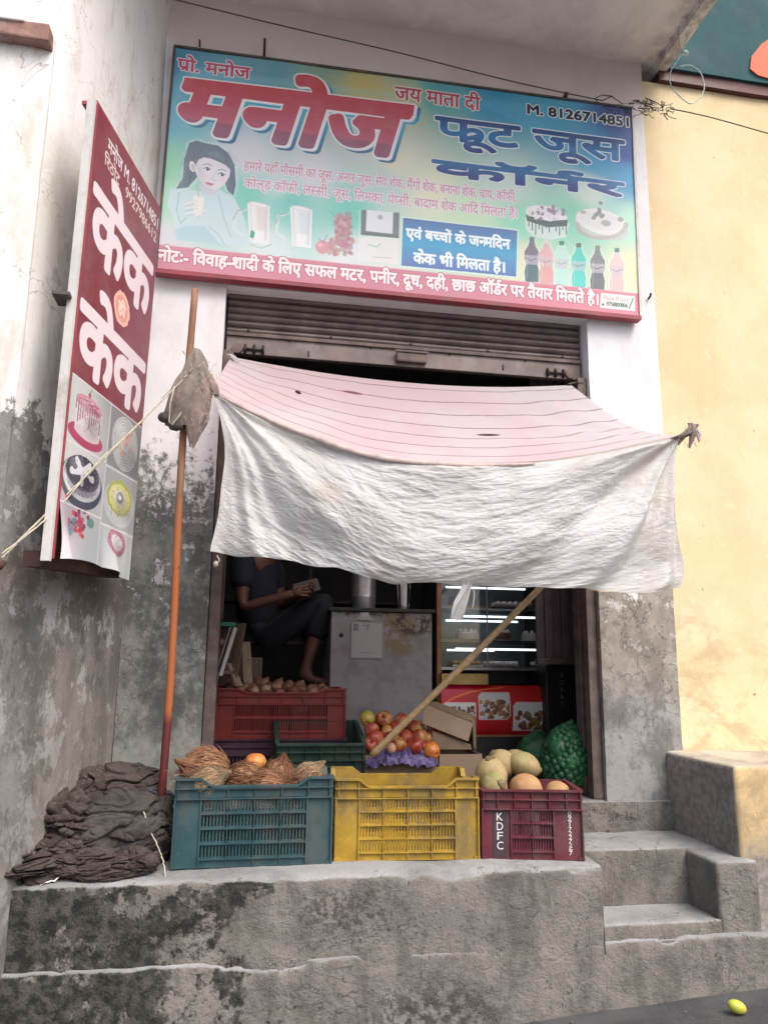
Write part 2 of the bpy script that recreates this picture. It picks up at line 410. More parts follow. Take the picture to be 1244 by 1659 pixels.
def print_main_sign():
    q = [(285, 77), (1022, 177), (1035, 512), (255, 435)]
    P = Print(1560, 790, q)
    P.img[:] = P.field([(285, 85, (58, 138, 178)), (330, 150, (95, 178, 208)), (270, 190, (110, 190, 214)), (262, 265, (140, 214, 182)), (270, 320, (170, 224, 200)),
        (262, 390, (212, 214, 224)), (430, 110, (88, 160, 182)), (520, 128, (128, 170, 150)), (590, 140, (196, 184, 112)), (650, 145, (160, 190, 160)), (700, 150, (72, 170, 182)),
        (800, 165, (40, 150, 196)), (900, 165, (60, 165, 205)), (1010, 185, (26, 52, 130)), (1016, 250, (36, 84, 170)), (960, 250, (60, 160, 210)), (1020, 290, (60, 150, 205)),
        (400, 250, (214, 216, 228)), (500, 280, (214, 214, 224)), (640, 260, (222, 224, 200)), (690, 310, (224, 228, 196)), (640, 170, (205, 200, 160)), (820, 300, (200, 222, 214)),
        (400, 320, (120, 208, 194)), (470, 330, (110, 204, 192)), (560, 345, (110, 206, 192)), (620, 300, (180, 212, 206)), (760, 345, (196, 230, 190)), (840, 360, (140, 222, 190)),
        (930, 350, (130, 214, 184)), (1025, 360, (176, 228, 204)), (1025, 440, (226, 226, 186)), (840, 420, (222, 226, 190)), (620, 400, (214, 226, 216)), (560, 410, (220, 226, 230)),
        (430, 400, (208, 226, 226)), (450, 300, (190, 214, 216)), (950, 310, (206, 224, 214)), (600, 225, (206, 208, 214))], 120)
    rng = np.random.default_rng(4)
    # soft printed swooshes
    P.put(P.poly([(700, 150), (900, 175), (860, 190), (980, 260), (1024, 262), (1024, 300), (930, 270), (820, 190)]), (70, 175, 225), .45, 5)
    P.put(P.poly([(520, 120), (700, 145), (660, 170), (560, 160)]), (222, 196, 96), .35, 14)
    P.put(P.poly([(300, 110), (640, 150), (640, 160), (300, 122)]), (150, 205, 225), .35, 6)
    # headline with its printed extrusion
    HM = P.text('मनोज', (286, 200), (664, 190), (517, 124), (640, 258), bold=13, slant=.20)
    HM |= P.poly([(299, 125), (667, 170), (664, 188), (296, 143)])
    sh = HM.copy(); g = P.grow(HM, 5); acc = g.copy()
    for k in range(1, 9): acc |= P.shift(g, 4 * k, 3 * k)
    P.put(acc, P.vgrad([(300, 130, (40, 110, 160)), (640, 200, (66, 180, 214)), (640, 262, (60, 110, 150))]), 1)
    g3 = g.copy()
    for k in range(1, 4): g3 |= P.shift(g, 4 * k, 3 * k)
    P.put(g3, (228, 232, 238)); P.put(g, (236, 238, 242))
    P.put(HM, P.vgrad([(300, 122, (204, 66, 78)), (400, 175, (196, 78, 96)), (420, 205, (196, 96, 120)), (440, 212, (160, 92, 118)), (630, 262, (150, 100, 128))]))
    def lettered(t, L, R, T, B, col, out, bold, ow, slant=0, oa=1):
        M = P.text(t, L, R, T, B, bold=bold, slant=slant)
        P.put(P.grow(M, ow), out, oa); P.put(M, col); return M
    lettered('प_ो. मनोज', (288, 98), (404, 118), (380, 99), (300, 115), (196, 66, 96), (240, 226, 236), 1.6, 3.5)
    lettered('जय माता दी', (634, 150), (774, 170), (765, 148), (770, 180), (186, 70, 84), (240, 230, 226), 1.6, 3.5)
    lettered('M. 8126714851', (850, 178), (1018, 196), (852, 168), (1014, 206), (22, 26, 48), (232, 238, 242), 2.2, 3.5)
    blue = P.vgrad([(700, 185, (34, 62, 128)), (760, 215, (30, 128, 190)), (800, 245, (28, 70, 150)), (900, 250, (30, 120, 190))])
    lettered('फ_ूट', (699, 210), (840, 225), (702, 187), (762, 247), P.vgrad([(700, 186, (34, 62, 128)), (760, 216, (30, 122, 186)), (765, 246, (40, 60, 130))]), (236, 240, 242), 4.5, 4)
    lettered('जूस', (858, 220), (1012, 245), (858, 208), (945, 268), P.vgrad([(860, 206, (34, 62, 128)), (900, 238, (30, 122, 186)), (945, 266, (30, 60, 130))]), (236, 240, 242), 4.5, 4)
    lettered('कॉन^र', (694, 268), (1012, 300), (810, 262), (998, 320), P.vgrad([(700, 262, (40, 110, 170)), (850, 300, (40, 66, 140)), (990, 316, (44, 60, 130))]), (232, 236, 240), 5, 3)
    # two faded pink lines
    lettered('हमारे यहाँ मौसमी का जूस, अनार जूस, सेव शेक, मैंगो शेक, बनाना शेक, चाय, कॉफी,', (393, 268), (832, 322), (400, 256), (395, 282), (206, 150, 176), (232, 226, 234), .4, 3.2, 0, .9)
    lettered('कोल्ड कॉफी, लस~सी, जूस, लिमका, पेप~सी, बादाम शेक आदि मिलता है।', (393, 296), (834, 356), (400, 284), (395, 310), (206, 150, 176), (232, 226, 234), .4, 3.2, 0, .9)
    # the girl with the glass: tones of grey green
    hair = P.poly([(306, 232), (318, 228), (330, 232), (352, 236), (368, 248), (378, 268), (380, 300), (376, 318), (366, 308), (360, 286), (330, 262), (318, 288), (304, 304), (285, 306), (296, 288), (298, 258)])
    P.put(P.grow(hair, 5), (225, 235, 236), .6, 3)
    body = P.poly([(276, 306), (300, 306), (330, 312), (352, 306), (378, 322), (392, 350), (404, 400), (286, 388), (282, 360), (272, 330)])
    P.put(body, (196, 222, 230), .95)
    P.put(P.poly([(284, 372), (300, 366), (330, 366), (356, 396), (286, 388)]), (168, 208, 216), .9, 2)
    P.put(hair, (104, 124, 140)); P.put(P.poly([(330, 246), (352, 244), (364, 262), (340, 254)]), (130, 148, 160), .6, 3)
    for k in range(34):
        x0 = 300 + rng.random() * 74; P.put(P.line([(x0, 240 + rng.random() * 10), (x0 + rng.normal() * 5 + (x0 - 338) * .25, 262 + rng.random() * 12)], 1.1), (70, 88, 104) if k % 2 else (142, 158, 170), .55)
    for k in range(16):
        x0 = 288 + rng.random() * 18; P.put(P.line([(x0 + 8, 262), (x0 + 4, 284), (x0 - 1, 303)], 1.0), (74, 92, 108) if k % 2 else (140, 156, 168), .5)
    for k in range(10):
        x0 = 368 + rng.random() * 10; P.put(P.line([(x0 - 3, 282), (x0 + 1, 300), (x0 - 1, 314)], 1.0), (74, 92, 108), .5)
    face = P.poly([(317, 266), (321, 259), (329, 255), (340, 257), (352, 262), (364, 268), (371, 275), (370, 286), (364, 296), (356, 304), (348, 308), (340, 307), (332, 302), (325, 294), (318, 285), (315, 276)])
    P.put(P.poly([(322, 290), (350, 306), (348, 318), (326, 314)]), (200, 204, 214), .9, 2)
    P.put(face, (222, 220, 230)); P.put(P.poly([(318, 268), (326, 270), (330, 296), (344, 306), (334, 304), (320, 288)]), (190, 190, 206), .55, 4); P.put(P.ell((358, 292), 7, 6), (232, 208, 216), .5, 3); P.put(P.ell((330, 286), 6, 5), (230, 206, 214), .5, 3)
    P.put(P.ell((311, 270), 5, 9, -.2), (226, 222, 232)); P.put(P.ell((312, 271), 2.5, 6, -.2), (180, 176, 190), .7, 1)
    for (ex, ey) in ((335, 274), (358, 283)):
        P.put(P.ell((ex, ey), 5.2, 2.9, .3), (240, 240, 244)); P.put(P.ell((ex + .5, ey + .4), 2.6, 2.7), (60, 70, 88)); P.put(P.line([(ex - 6, ey - .5), (ex - 1, ey - 3), (ex + 5, ey + .8)], 2.0), (52, 62, 80)); P.put(P.line([(ex - 7, ey - 6.5), (ex, ey - 8.5), (ex + 6, ey - 5)], 2.2), (98, 108, 124), .9); P.put(P.ell((ex + 1.4, ey - .6), .8, .8), (245, 245, 248))
    P.put(P.line([(348, 278), (345, 287), (341, 290)], 1.5), (186, 182, 196), .9); P.put(P.line([(340, 291), (345, 293), (349, 292)], 1.6), (168, 160, 176), .9)
    P.put(P.poly([(331, 296), (336, 295), (340, 297), (345, 298), (341, 302), (335, 300)]), (204, 136, 156)); P.put(P.line([(331, 296), (338, 298), (345, 299)], 1.1), (150, 90, 112))
    P.put(P.poly([(312, 316), (330, 320), (326, 350), (314, 348)]), (228, 234, 226)); P.put(P.line([(318, 300), (321, 320)], 1.8), (206, 150, 170))
    for k, (a, b) in enumerate([((300, 330), (318, 326)), ((300, 338), (320, 334)), ((302, 346), (320, 342)), ((330, 340), (316, 350))]):
        P.put(P.line([a, b], 7), (226, 224, 226)); P.put(P.line([(a[0], a[1] + 4), (b[0], b[1] + 4)], 1.2), (150, 176, 184), .8)
    for ln in ([(290, 312), (286, 340), (292, 362), (302, 352)], [(352, 316), (360, 350), (372, 384)], [(336, 366), (352, 380), (362, 396)]): P.put(P.line(ln, 1.6), (128, 160, 170), .9)
    # jars
    for x0, y0, tint in ((398, 330, (216, 210, 206)), (466, 336, (206, 222, 228))):
        P.put(P.poly([(x0, y0), (x0 + 36, y0 + 4), (x0 + 34, y0 + 66), (x0 + 4, y0 + 62)]), (232, 236, 238)); P.put(P.poly([(x0 + 12, y0 + 6), (x0 + 32, y0 + 8), (x0 + 30, y0 + 44), (x0 + 12, y0 + 42)]), tint, .8, 3)
        P.put(P.line([(x0 - 2, y0 + 10), (x0 - 18, y0 + 14), (x0 - 22, y0 + 40), (x0 - 6, y0 + 52)], 7), (214, 228, 230)); P.put(P.line([(x0 - 2, y0 + 10), (x0 - 16, y0 + 12), (x0 - 22, y0 + 26)], 2.4), (130, 134, 150), .8)
    for x0, y0 in ((398, 330), (466, 336)):
        P.put(P.line([(x0 + 5, y0 + 4), (x0 + 8, y0 + 60)], 5), (184, 198, 206), .6, 2); P.put(P.line([(x0 + 31, y0 + 8), (x0 + 29, y0 + 60)], 5), (176, 182, 188), .6, 2); P.put(P.ell((x0 + 18, y0 + 2), 17, 4, .1), (206, 214, 218), .9); P.put(P.ell((x0 + 18, y0 + 2), 14, 2.6, .1), (238, 236, 234), .9); P.put(P.line([(x0 + 14, y0 + 10), (x0 + 15, y0 + 54)], 3), (250, 250, 250), .6, 1)
    P.put(P.poly([(404, 372), (410, 376), (408, 386), (402, 384)]), (60, 170, 140)); P.put(P.line([(404, 396), (420, 402), (436, 396)], 3), (170, 190, 170))
    # pomegranate shake
    P.put(P.poly([(536, 350), (566, 354), (560, 398), (540, 394)]), (206, 158, 178))
    for k in range(60): P.put(P.ell((538 + 26 * rng.random(), 346 + 44 * rng.random()), 3, 3), (190 - 30 * rng.random(), 110 + 40 * rng.random(), 140), .7)
    for k in range(70): P.put(P.ell((528 + 40 * rng.random(), 386 + 26 * rng.random()), 3.4, 3.4), (170 + 30 * rng.random(), 110 + 70 * rng.random(), 150), .7)
    fruit_blob(P, (518, 400), 11, (214, 150, 160)); P.put(P.line([(512, 386), (520, 392), (526, 380)], 2), (150, 120, 130)); P.put(P.line([(530, 342), (544, 356)], 2), (120, 150, 150))
    # ice box drawings
    P.put(P.poly([(581, 340), (642, 345), (641, 386), (580, 380)]), (112, 124, 130)); P.put(P.poly([(589, 340), (632, 344), (631, 379), (588, 374)]), (218, 226, 234)); P.put(P.ell((611, 352), 4, 4), (150, 160, 170), .8, 1)
    P.put(P.line([(581, 378), (641, 384)], 3), (90, 100, 108)); P.put(P.poly([(579, 384), (641, 389), (640, 428), (578, 422)]), (226, 228, 228)); P.put(P.line([(592, 396), (606, 400), (612, 394)], 4), (150, 196, 190), .8)
    P.put(P.line([(600, 416), (630, 418)], 3), (190, 196, 194)); P.put(P.line([(578, 383), (640, 388)], 1.4), (240, 244, 244)); P.put(P.line([(578, 340), (577, 422)], 1.6), (240, 244, 244))
    # blue box
    bx = P.poly([(648, 353), (834, 374), (832, 448), (645, 430)]); P.put(P.grow(bx, 5), (206, 236, 224)); P.put(bx, P.vgrad([(740, 364, (74, 116, 178)), (740, 402, (56, 164, 214)), (740, 438, (84, 118, 186))]))
    lettered('एवं बच~चों के जन~मदिन', (652, 380), (823, 397), (660, 364), (760, 402), (236, 246, 250), (60, 110, 180), 2.0, 0)
    lettered('केक भी मिलता है।', (664, 414), (814, 432), (668, 402), (760, 440), (236, 246, 250), (60, 110, 180), 2.0, 0)
    # cakes
    P.put(P.poly([(846, 352), (920, 362), (914, 384), (890, 388), (862, 384), (848, 372)]), (206, 226, 222)); P.put(P.ell((882, 348), 34, 14, .1), (232, 230, 236))
    top = P.poly([(848, 348), (884, 358), (917, 356), (916, 366), (884, 368), (850, 358)])
    for k in range(12): top |= P.line([(853 + 5.6 * k, 360), (853 + 5.6 * k, 366 + (k * 7) % 16)], 3.5)
    P.put(top, (80, 104, 106))
    for k in range(46):
        a = 2 * math.pi * rng.random(); r = rng.random() ** .5
        P.put(P.ell((882 + 30 * r * math.cos(a), 345 + 11 * r * math.sin(a)), 3.4, 3.4), ((228, 222, 230) if k % 3 else (140, 130, 150)), .85)
    P.put(P.ell((973, 368), 44, 20, .12), (192, 204, 200)); P.put(P.ell((973, 360), 42, 20, .12), (228, 228, 228)); P.put(P.ell((973, 358), 36, 15, .12), (218, 220, 222), .8, 3)
    for a in range(18):
        t = math.pi * a / 17; P.put(P.ell((973 + 40 * math.cos(t), 362 + 22 * math.sin(t) + 2), 4, 3.4), (170 + 8 * (a % 3), 176, 174), .85)
    for k in range(9): P.put(P.ell((973 - 6 + 5 * rng.normal(), 346 + 6 * rng.normal()), 3.6, 3), (120, 128, 128), .75)
    P.put(P.ell((980, 362), 8, 5), (170, 172, 174)); P.put(P.ell((1004, 356), 5, 4), (160, 166, 166)); P.put(P.ell((942, 344), 5, 3), (176, 176, 178))
    # bottles
    for x, c1, c2, cap in ((858, (112, 104, 128), (70, 104, 116), (90, 120, 120)), (882, (224, 172, 178), (222, 158, 160), (206, 214, 206)), (907, (180, 224, 214), (176, 226, 214), (48, 140, 112)),
                      (935, (60, 202, 190), (70, 210, 200), (90, 110, 96)), (966, (120, 124, 134), (96, 102, 114), (128, 134, 132)), (998, (226, 196, 198), (228, 186, 186), (90, 140, 122))):
        k = (x - 858) * .13; y = 385 + k
        body = P.poly([(x - 4, y + 6), (x + 4, y + 6), (x + 6, y + 14), (x + 12, y + 24), (x + 12, y + 36), (x + 9, y + 44), (x + 12, y + 56), (x + 11, y + 72), (x - 11, y + 71), (x - 12, y + 54), (x - 9, y + 42), (x - 12, y + 34), (x - 12, y + 22), (x - 6, y + 13)])
        P.put(P.grow(body, 4), (222, 234, 226), .7, 2); P.put(body, P.vgrad([(x, y, c1), (x, y + 38, c1), (x, y + 44, c2), (x, y + 72, c2)]), .95)
        P.put(P.poly([(x - 12, y + 28), (x + 12, y + 29), (x + 10, y + 44), (x - 10, y + 43)]), (196, 190, 204), .65); P.put(P.line([(x - 8, y + 33), (x - 2, y + 37), (x + 8, y + 34)], 2.4), tuple(int(v * .6) for v in c2), .8)
        P.put(P.line([(x - 7, y + 24), (x - 8, y + 66)], 2), (240, 246, 246), .4); P.put(P.poly([(x - 4, y - 1), (x + 4, y - 1), (x + 4, y + 6), (x - 4, y + 6)]), cap)
    # bottom band
    P.put(P.poly([(254, 396), (1036, 476), (1040, 530), (250, 450)]), P.field([(260, 420, (206, 130, 150)), (600, 450, (204, 124, 144)), (1000, 490, (214, 126, 144))], 200))
    P.put(P.line([(254, 396), (1036, 476)], 3), (226, 176, 186), .8)
    lettered('नोटः- विवाह-शादी के लिए सफल मटर, पनीर, दूध, दही, छाछ ऑड^र पर तैयार मिलते है।', (256, 410), (968, 486), (320, 402), (330, 438), (242, 228, 232), (180, 84, 108), 2.0, 2.6)
    P.put(P.poly([(972, 474), (1028, 480), (1028, 504), (970, 498)]), (238, 226, 226)); P.put(P.text('Flex Print', (976, 480), (1018, 486), (976, 478), (1000, 488)), (206, 130, 140)); P.put(P.text('9758800806', (981, 490), (1016, 494), (980, 488), (1000, 497), bold=.6), (70, 100, 90))
    P.put(P.line([(1018, 500), (1025, 484)], 4), (60, 110, 80)); P.put(P.ell((975, 493), 2, 2), (60, 100, 80))
    lum = P.img.mean(2, keepdims=True); P.img[:] = P.img * .86 + lum * .10 + .035        # sun bleached ink
    # faint print grain
    P.img += rng.normal(0, .012, P.img.shape[:2])[..., None].astype(np.float32)
    return P

def print_side_sign():
    q = [(157, 168), (259, 342), (207, 938), (85, 912)]
    P = Print(560, 1408, q)
    P.img[:] = P.field([(160, 200, (126, 46, 58)), (200, 300, (130, 58, 70)), (240, 400, (132, 68, 84)), (150, 400, (122, 44, 56)), (130, 520, (124, 38, 50)), (220, 560, (134, 70, 84)), (230, 360, (130, 68, 70)), (190, 430, (122, 50, 60))], 120)
    W = (232, 216, 222)
    def dev(t, L, R, T, B, b, col=W, rect=None):
        M = P.text(t, L, R, T, B, rect=rect, bold=b); P.put(P.grow(M, 2), (110, 76, 90), .8); P.put(M, col)
    dev('मनोज M. 8126714851', (187, 238), (255, 354), (187, 236), (187, 252), 1.2, rect=(90, 545, 30, 92))
    dev('रिठोट   9927986612', None, None, None, None, 1.0, rect=(75, 540, 98, 150), col=(226, 200, 190))
    dev('केक', None, None, None, None, 11, rect=(22, 540, 150, 478))
    dev('केक', None, None, None, None, 11, rect=(12, 545, 545, 850))
    P.put(P.ell((300, 535), 66, 58, 0, None, True, 48, .05, 2), (236, 186, 168)); P.put(P.ell((300, 535), 50, 44, 0, None, True), (206, 120, 112), .5); P.put(P.text('ही', rect=(268, 334, 500, 566), bold=3), (240, 210, 200)); 
    # cake pictures
    rng = np.random.default_rng(9)
    y0 = 872
    P.put(P.poly([(0, y0), (560, y0), (560, 1408), (0, 1408)], None, True), (180, 186, 184))
    g = P.poly([(0, y0), (560, y0), (560, 1408), (0, 1408)], None, True)
    P.put(g, P.field([(110, 600, (196, 200, 198)), (200, 640, (140, 138, 140)), (120, 760, (204, 204, 202)), (205, 740, (160, 162, 164)), (110, 850, (170, 160, 168)), (200, 850, (176, 184, 180)), (100, 900, (214, 208, 216)), (190, 915, (196, 200, 198)), (150, 900, (170, 176, 180))], 160))
    def e(c, rx, ry, col, a=1, w=0, b=0): P.put(P.ell(c, rx, ry, 0, None, True, 60, w, int(c[0])), col, a, b)
    # 1 pink drip cake
    e((130, 1030), 120, 34, (170, 70, 100)); P.put(P.poly([(45, 930), (225, 930), (222, 1020), (50, 1020)], None, True), (214, 206, 206)); e((135, 1020), 87, 20, (206, 190, 196)); e((135, 930), 90, 24, (196, 140, 156))
    for k in range(12): P.put(P.line([(50 + 15 * k, 934), (50 + 15 * k, 960 + (k * 37) % 46)], 7, None, True), (150, 84, 104), .9)
    for k in range(14): P.put(P.line([(60 + rng.random() * 150, 915 + rng.random() * 30), (60 + rng.random() * 150, 915 + rng.random() * 30)], 3, None, True), (140, 70, 92), .8)
    e((130, 900), 9, 9, (170, 60, 90)); P.put(P.line([(130, 895), (142, 878)], 4, None, True), (90, 140, 120))
    # 2 rose cake
    P.put(P.poly([(292, y0), (560, y0), (560, 1070), (292, 1070)], None, True), (136, 134, 138)); e((425, 972), 112, 92, (196, 198, 196))
    for k in range(6): M = P.ell((425, 972), 108 - 12 * k, 88 - 10 * k, 0, None, True); P.put(M & ~P.ell((425, 972), 102 - 12 * k, 82 - 10 * k, 0, None, True), (152, 156, 158), .7)
    for k in range(22): e((430 + rng.normal() * 24, 965 + rng.normal() * 20), 11, 9, (206, 130 + rng.random() * 50, 150), .7)
    # 3 chocolate cake
    e((135, 1170), 140, 78, (70, 78, 92)); e((135, 1158), 128, 66, (196, 198, 204)); e((135, 1150), 118, 60, (92, 88, 104)); e((130, 1138), 104, 48, (60, 58, 72), 1, .03)
    for k in range(40): t = math.pi * k / 39; P.put(P.line([(135 + 112 * math.cos(t), 1150 + 44 * math.sin(t)), (135 + 114 * math.cos(t), 1168 + 50 * math.sin(t))], 5, None, True), (214, 214, 220), .85)
    for k in range(5): a = 1.26 * k + .3; P.put(P.line([(130, 1136), (130 + 76 * math.cos(a), 1136 + 34 * math.sin(a))], 22, None, True), (214, 212, 220)); e((130 + 56 * math.cos(a + .6), 1136 + 24 * math.sin(a + .6)), 16, 10, (60, 54, 70))
    # 4 pineapple cake
    P.put(P.poly([(292, 1080), (560, 1080), (560, 1262), (292, 1262)], None, True), (164, 166, 170)); e((420, 1180), 128, 76, (186, 190, 194)); e((420, 1170), 112, 64, (196, 196, 190)); e((420, 1160), 104, 60, (170, 172, 100), 1, .06); e((420, 1162), 88, 48, (206, 202, 130), 1, .05); e((420, 1160), 56, 30, (200, 196, 168))
    e((420, 1158), 30, 20, (120, 120, 128), .9); e((420, 1158), 14, 8, (220, 220, 224))
    # 5 berries
    for k in range(60): e((130 + rng.normal() * 32, 1290 + rng.normal() * 22), 10, 8, [(180, 40, 70), (200, 70, 90), (120, 40, 80), (96, 130, 140)][k % 4], .85)
    e((80, 1318), 30, 20, (120, 148, 160), .8); e((215, 1280), 26, 16, (90, 128, 120), .8)
    # 6 wreath cake
    for k in range(36): t = 2 * math.pi * k / 36; e((410 + 62 * math.cos(t), 1310 + 36 * math.sin(t)), 13, 9, (150 + (k * 29) % 40, 108, 130), .8, .1)
    e((410, 1310), 46, 26, (206, 200, 204))
    for (cx_, cy_, rx_, ry_) in ((135, 960, 90, 60), (425, 972, 112, 92), (135, 1150, 128, 66), (420, 1170, 112, 64), (410, 1310, 70, 44)):      # photographic modelling in the printed cakes
        P.put(P.ell((cx_ + rx_ * .35, cy_ + ry_ * .45), rx_ * .6, ry_ * .5, 0, None, True), (60, 56, 66), .30, 12); P.put(P.ell((cx_ - rx_ * .35, cy_ - ry_ * .4), rx_ * .4, ry_ * .3, 0, None, True), (244, 244, 246), .30, 8)
        for k in range(60): a = 6.283 * rng.random(); q_ = rng.random() ** .5; e((cx_ + rx_ * q_ * math.cos(a), cy_ + ry_ * q_ * math.sin(a)), 3.5, 2.6, (70, 64, 76) if k % 2 else (236, 232, 236), .35)
    for ln in ([(0, y0), (560, y0)], [(286, y0), (286, 1408)], [(286, 1076), (560, 1076)], [(0, 1068), (286, 1068)], [(0, 1245), (286, 1252)], [(286, 1266), (560, 1270)]): P.put(P.line(ln, 5, None, True), (222, 216, 216), .85)
    P.img += rng.normal(0, .012, P.img.shape[:2])[..., None].astype(np.float32)
    return P

def print_snacks(n):
    P = Print(200, 180); rng = np.random.default_rng(n + 20)
    P.img[:] = np.array((220, 222, 228)) / 255
    pal = [[(96, 52, 40), (130, 80, 60), (70, 40, 36)], [(150, 96, 60), (176, 120, 84), (110, 70, 46)], [(140, 90, 56), (110, 66, 44), (120, 110, 60)]][n]
    for k in range(120 if n == 0 else 34):
        r = 8 if n == 0 else 19
        c = (rng.random() * 200, (20 if n == 0 else 60) + rng.random() * 130); q = pal[k % 3]
        P.put(P.ell(c, r, r * .85, rng.random() * 3, None, True), q); P.put(P.ell((c[0] - r * .25, c[1] - r * .3), r * .4, r * .3, 0, None, True), (230, 200, 160), .35, 2)
    return P
def print_words(words, w, h, fg, bg, rects, bold=1.0):
    P = Print(w, h); P.img[:] = np.array(bg) / 255
    for t, r in zip(words, rects): P.put(P.text(t, rect=r, bold=bold), fg)
    return P
# ------------------------------------------------------------------ plaster, cement, paint
def crackmask(n, P, scale, w, seed=0):
    q = n.mapv(P, (1, 1, 1), (seed, seed * .7, seed * .3)); a = n.noise(q, scale, 5, .6, .4)
    return n.ss(n.m('ABSOLUTE', n.m('SUBTRACT', a, .5)), w, w * .3)
WHITE = (.80, .79, .82); GREY = (.25, .255, .25); DARK = (.06, .06, .06); BEIGE = (.38, .34, .30)
def facade_mat():
    n = NT('flaking_limewash'); P = n.pos(); x, y, z = n.sep(P)
    big = n.noise(n.mapv(P, (1, 1, .6)), 2.6, 7, .62, .3); fine = n.noise(P, 22, 6, .65); tiny = n.noise(P, 95, 3, .6); blot = n.noise(n.mapv(P, (1, 1, .7), (3, 1, 2)), 6.5, 9, .72, .15)
    white = n.mix(WHITE, (.70, .69, .71), n.ss(big, .42, .68)); white = n.mix(white, (.58, .53, .50), n.m('MULTIPLY', n.ss(n.noise(n.mapv(P, (1.6, 1.6, .25), (5, 5, 5)), 3, 6, .7), .5, .75), .55))
    white = n.mix(white, (.66, .53, .50), n.m('MULTIPLY', n.ss(n.m('ADD', z, n.m('MULTIPLY', big, .5)), 4.7, 5.1), .6))
    # damp cement low down: greyer at the left of the door, browner at its right
    left = n.ss(x, .7, .3)
    grey = n.mix((.22, .22, .21), (.11, .113, .11), n.ss(blot, .40, .60)); grey = n.mix(grey, (.32, .32, .31), n.m('MULTIPLY', n.ss(fine, .52, .70), .6))
    brown = n.mix((.36, .32, .285), (.22, .195, .17), n.ss(blot, .38, .62)); brown = n.mix(brown, (.12, .11, .10), n.m('MULTIPLY', n.ss(fine, .54, .70), .6))
    grey2 = n.mix((.30, .30, .295), (.16, .16, .155), n.ss(blot, .42, .6)); grey2 = n.mix(grey2, (.09, .09, .088), n.m('MULTIPLY', n.ss(fine, .55, .68), .6))
    low = n.mix(n.mix(brown, grey2, n.ss(z, 1.55, 1.2)), grey, left)
    edge = n.m('ADD', z, n.m('MULTIPLY', n.m('SUBTRACT', blot, .5), 1.5)); edge = n.m('ADD', edge, n.m('MULTIPLY', n.m('SUBTRACT', fine, .5), .55))
    thr = n.m('MULTIPLY_ADD', left, .36, 1.98)
    f = n.ss(n.m('SUBTRACT', edge, thr), .10, -.06)
    c = n.mix(white, low, f)
    # islands of old whitewash left on the grey, with dark rims
    isl = n.noise(n.mapv(P, (1, 1, 1), (9, 4, 1)), 9, 9, .74, .3)
    c = n.mix(c, (.58, .58, .59), n.m('MULTIPLY', n.m('MULTIPLY', n.ss(isl, .56, .60), n.ss(z, 1.15, 1.9)), n.m('MULTIPLY', f, .75)))
    c = n.mix(c, (.10, .10, .10), n.m('MULTIPLY', n.m('MULTIPLY', crackmask(n, P, 7, .012, 3), f), n.m('MULTIPLY', n.ss(z, .9, 1.3), .8)))
    c = n.mix(c, (.07, .07, .07), n.m('MULTIPLY', n.m('MULTIPLY', n.ss(n.near(P, (-.36, 0, 1.5), 0, 0, (1, 1, .5)), .26, .08), n.ss(blot, .38, .6)), .65))
    c = n.mix(c, (.28, .295, .265), n.m('MULTIPLY', n.m('MULTIPLY', n.ss(z, 1.22, 1.12), n.ss(fine, .3, .6)), n.m('MULTIPLY', left, .7)))
    h = n.m('ADD', n.m('MULTIPLY', f, -.8), n.m('ADD', n.m('MULTIPLY', fine, .8), n.m('MULTIPLY', tiny, .25)))
    return n.fin(c, .9, h, .55, .006, spec=.25)
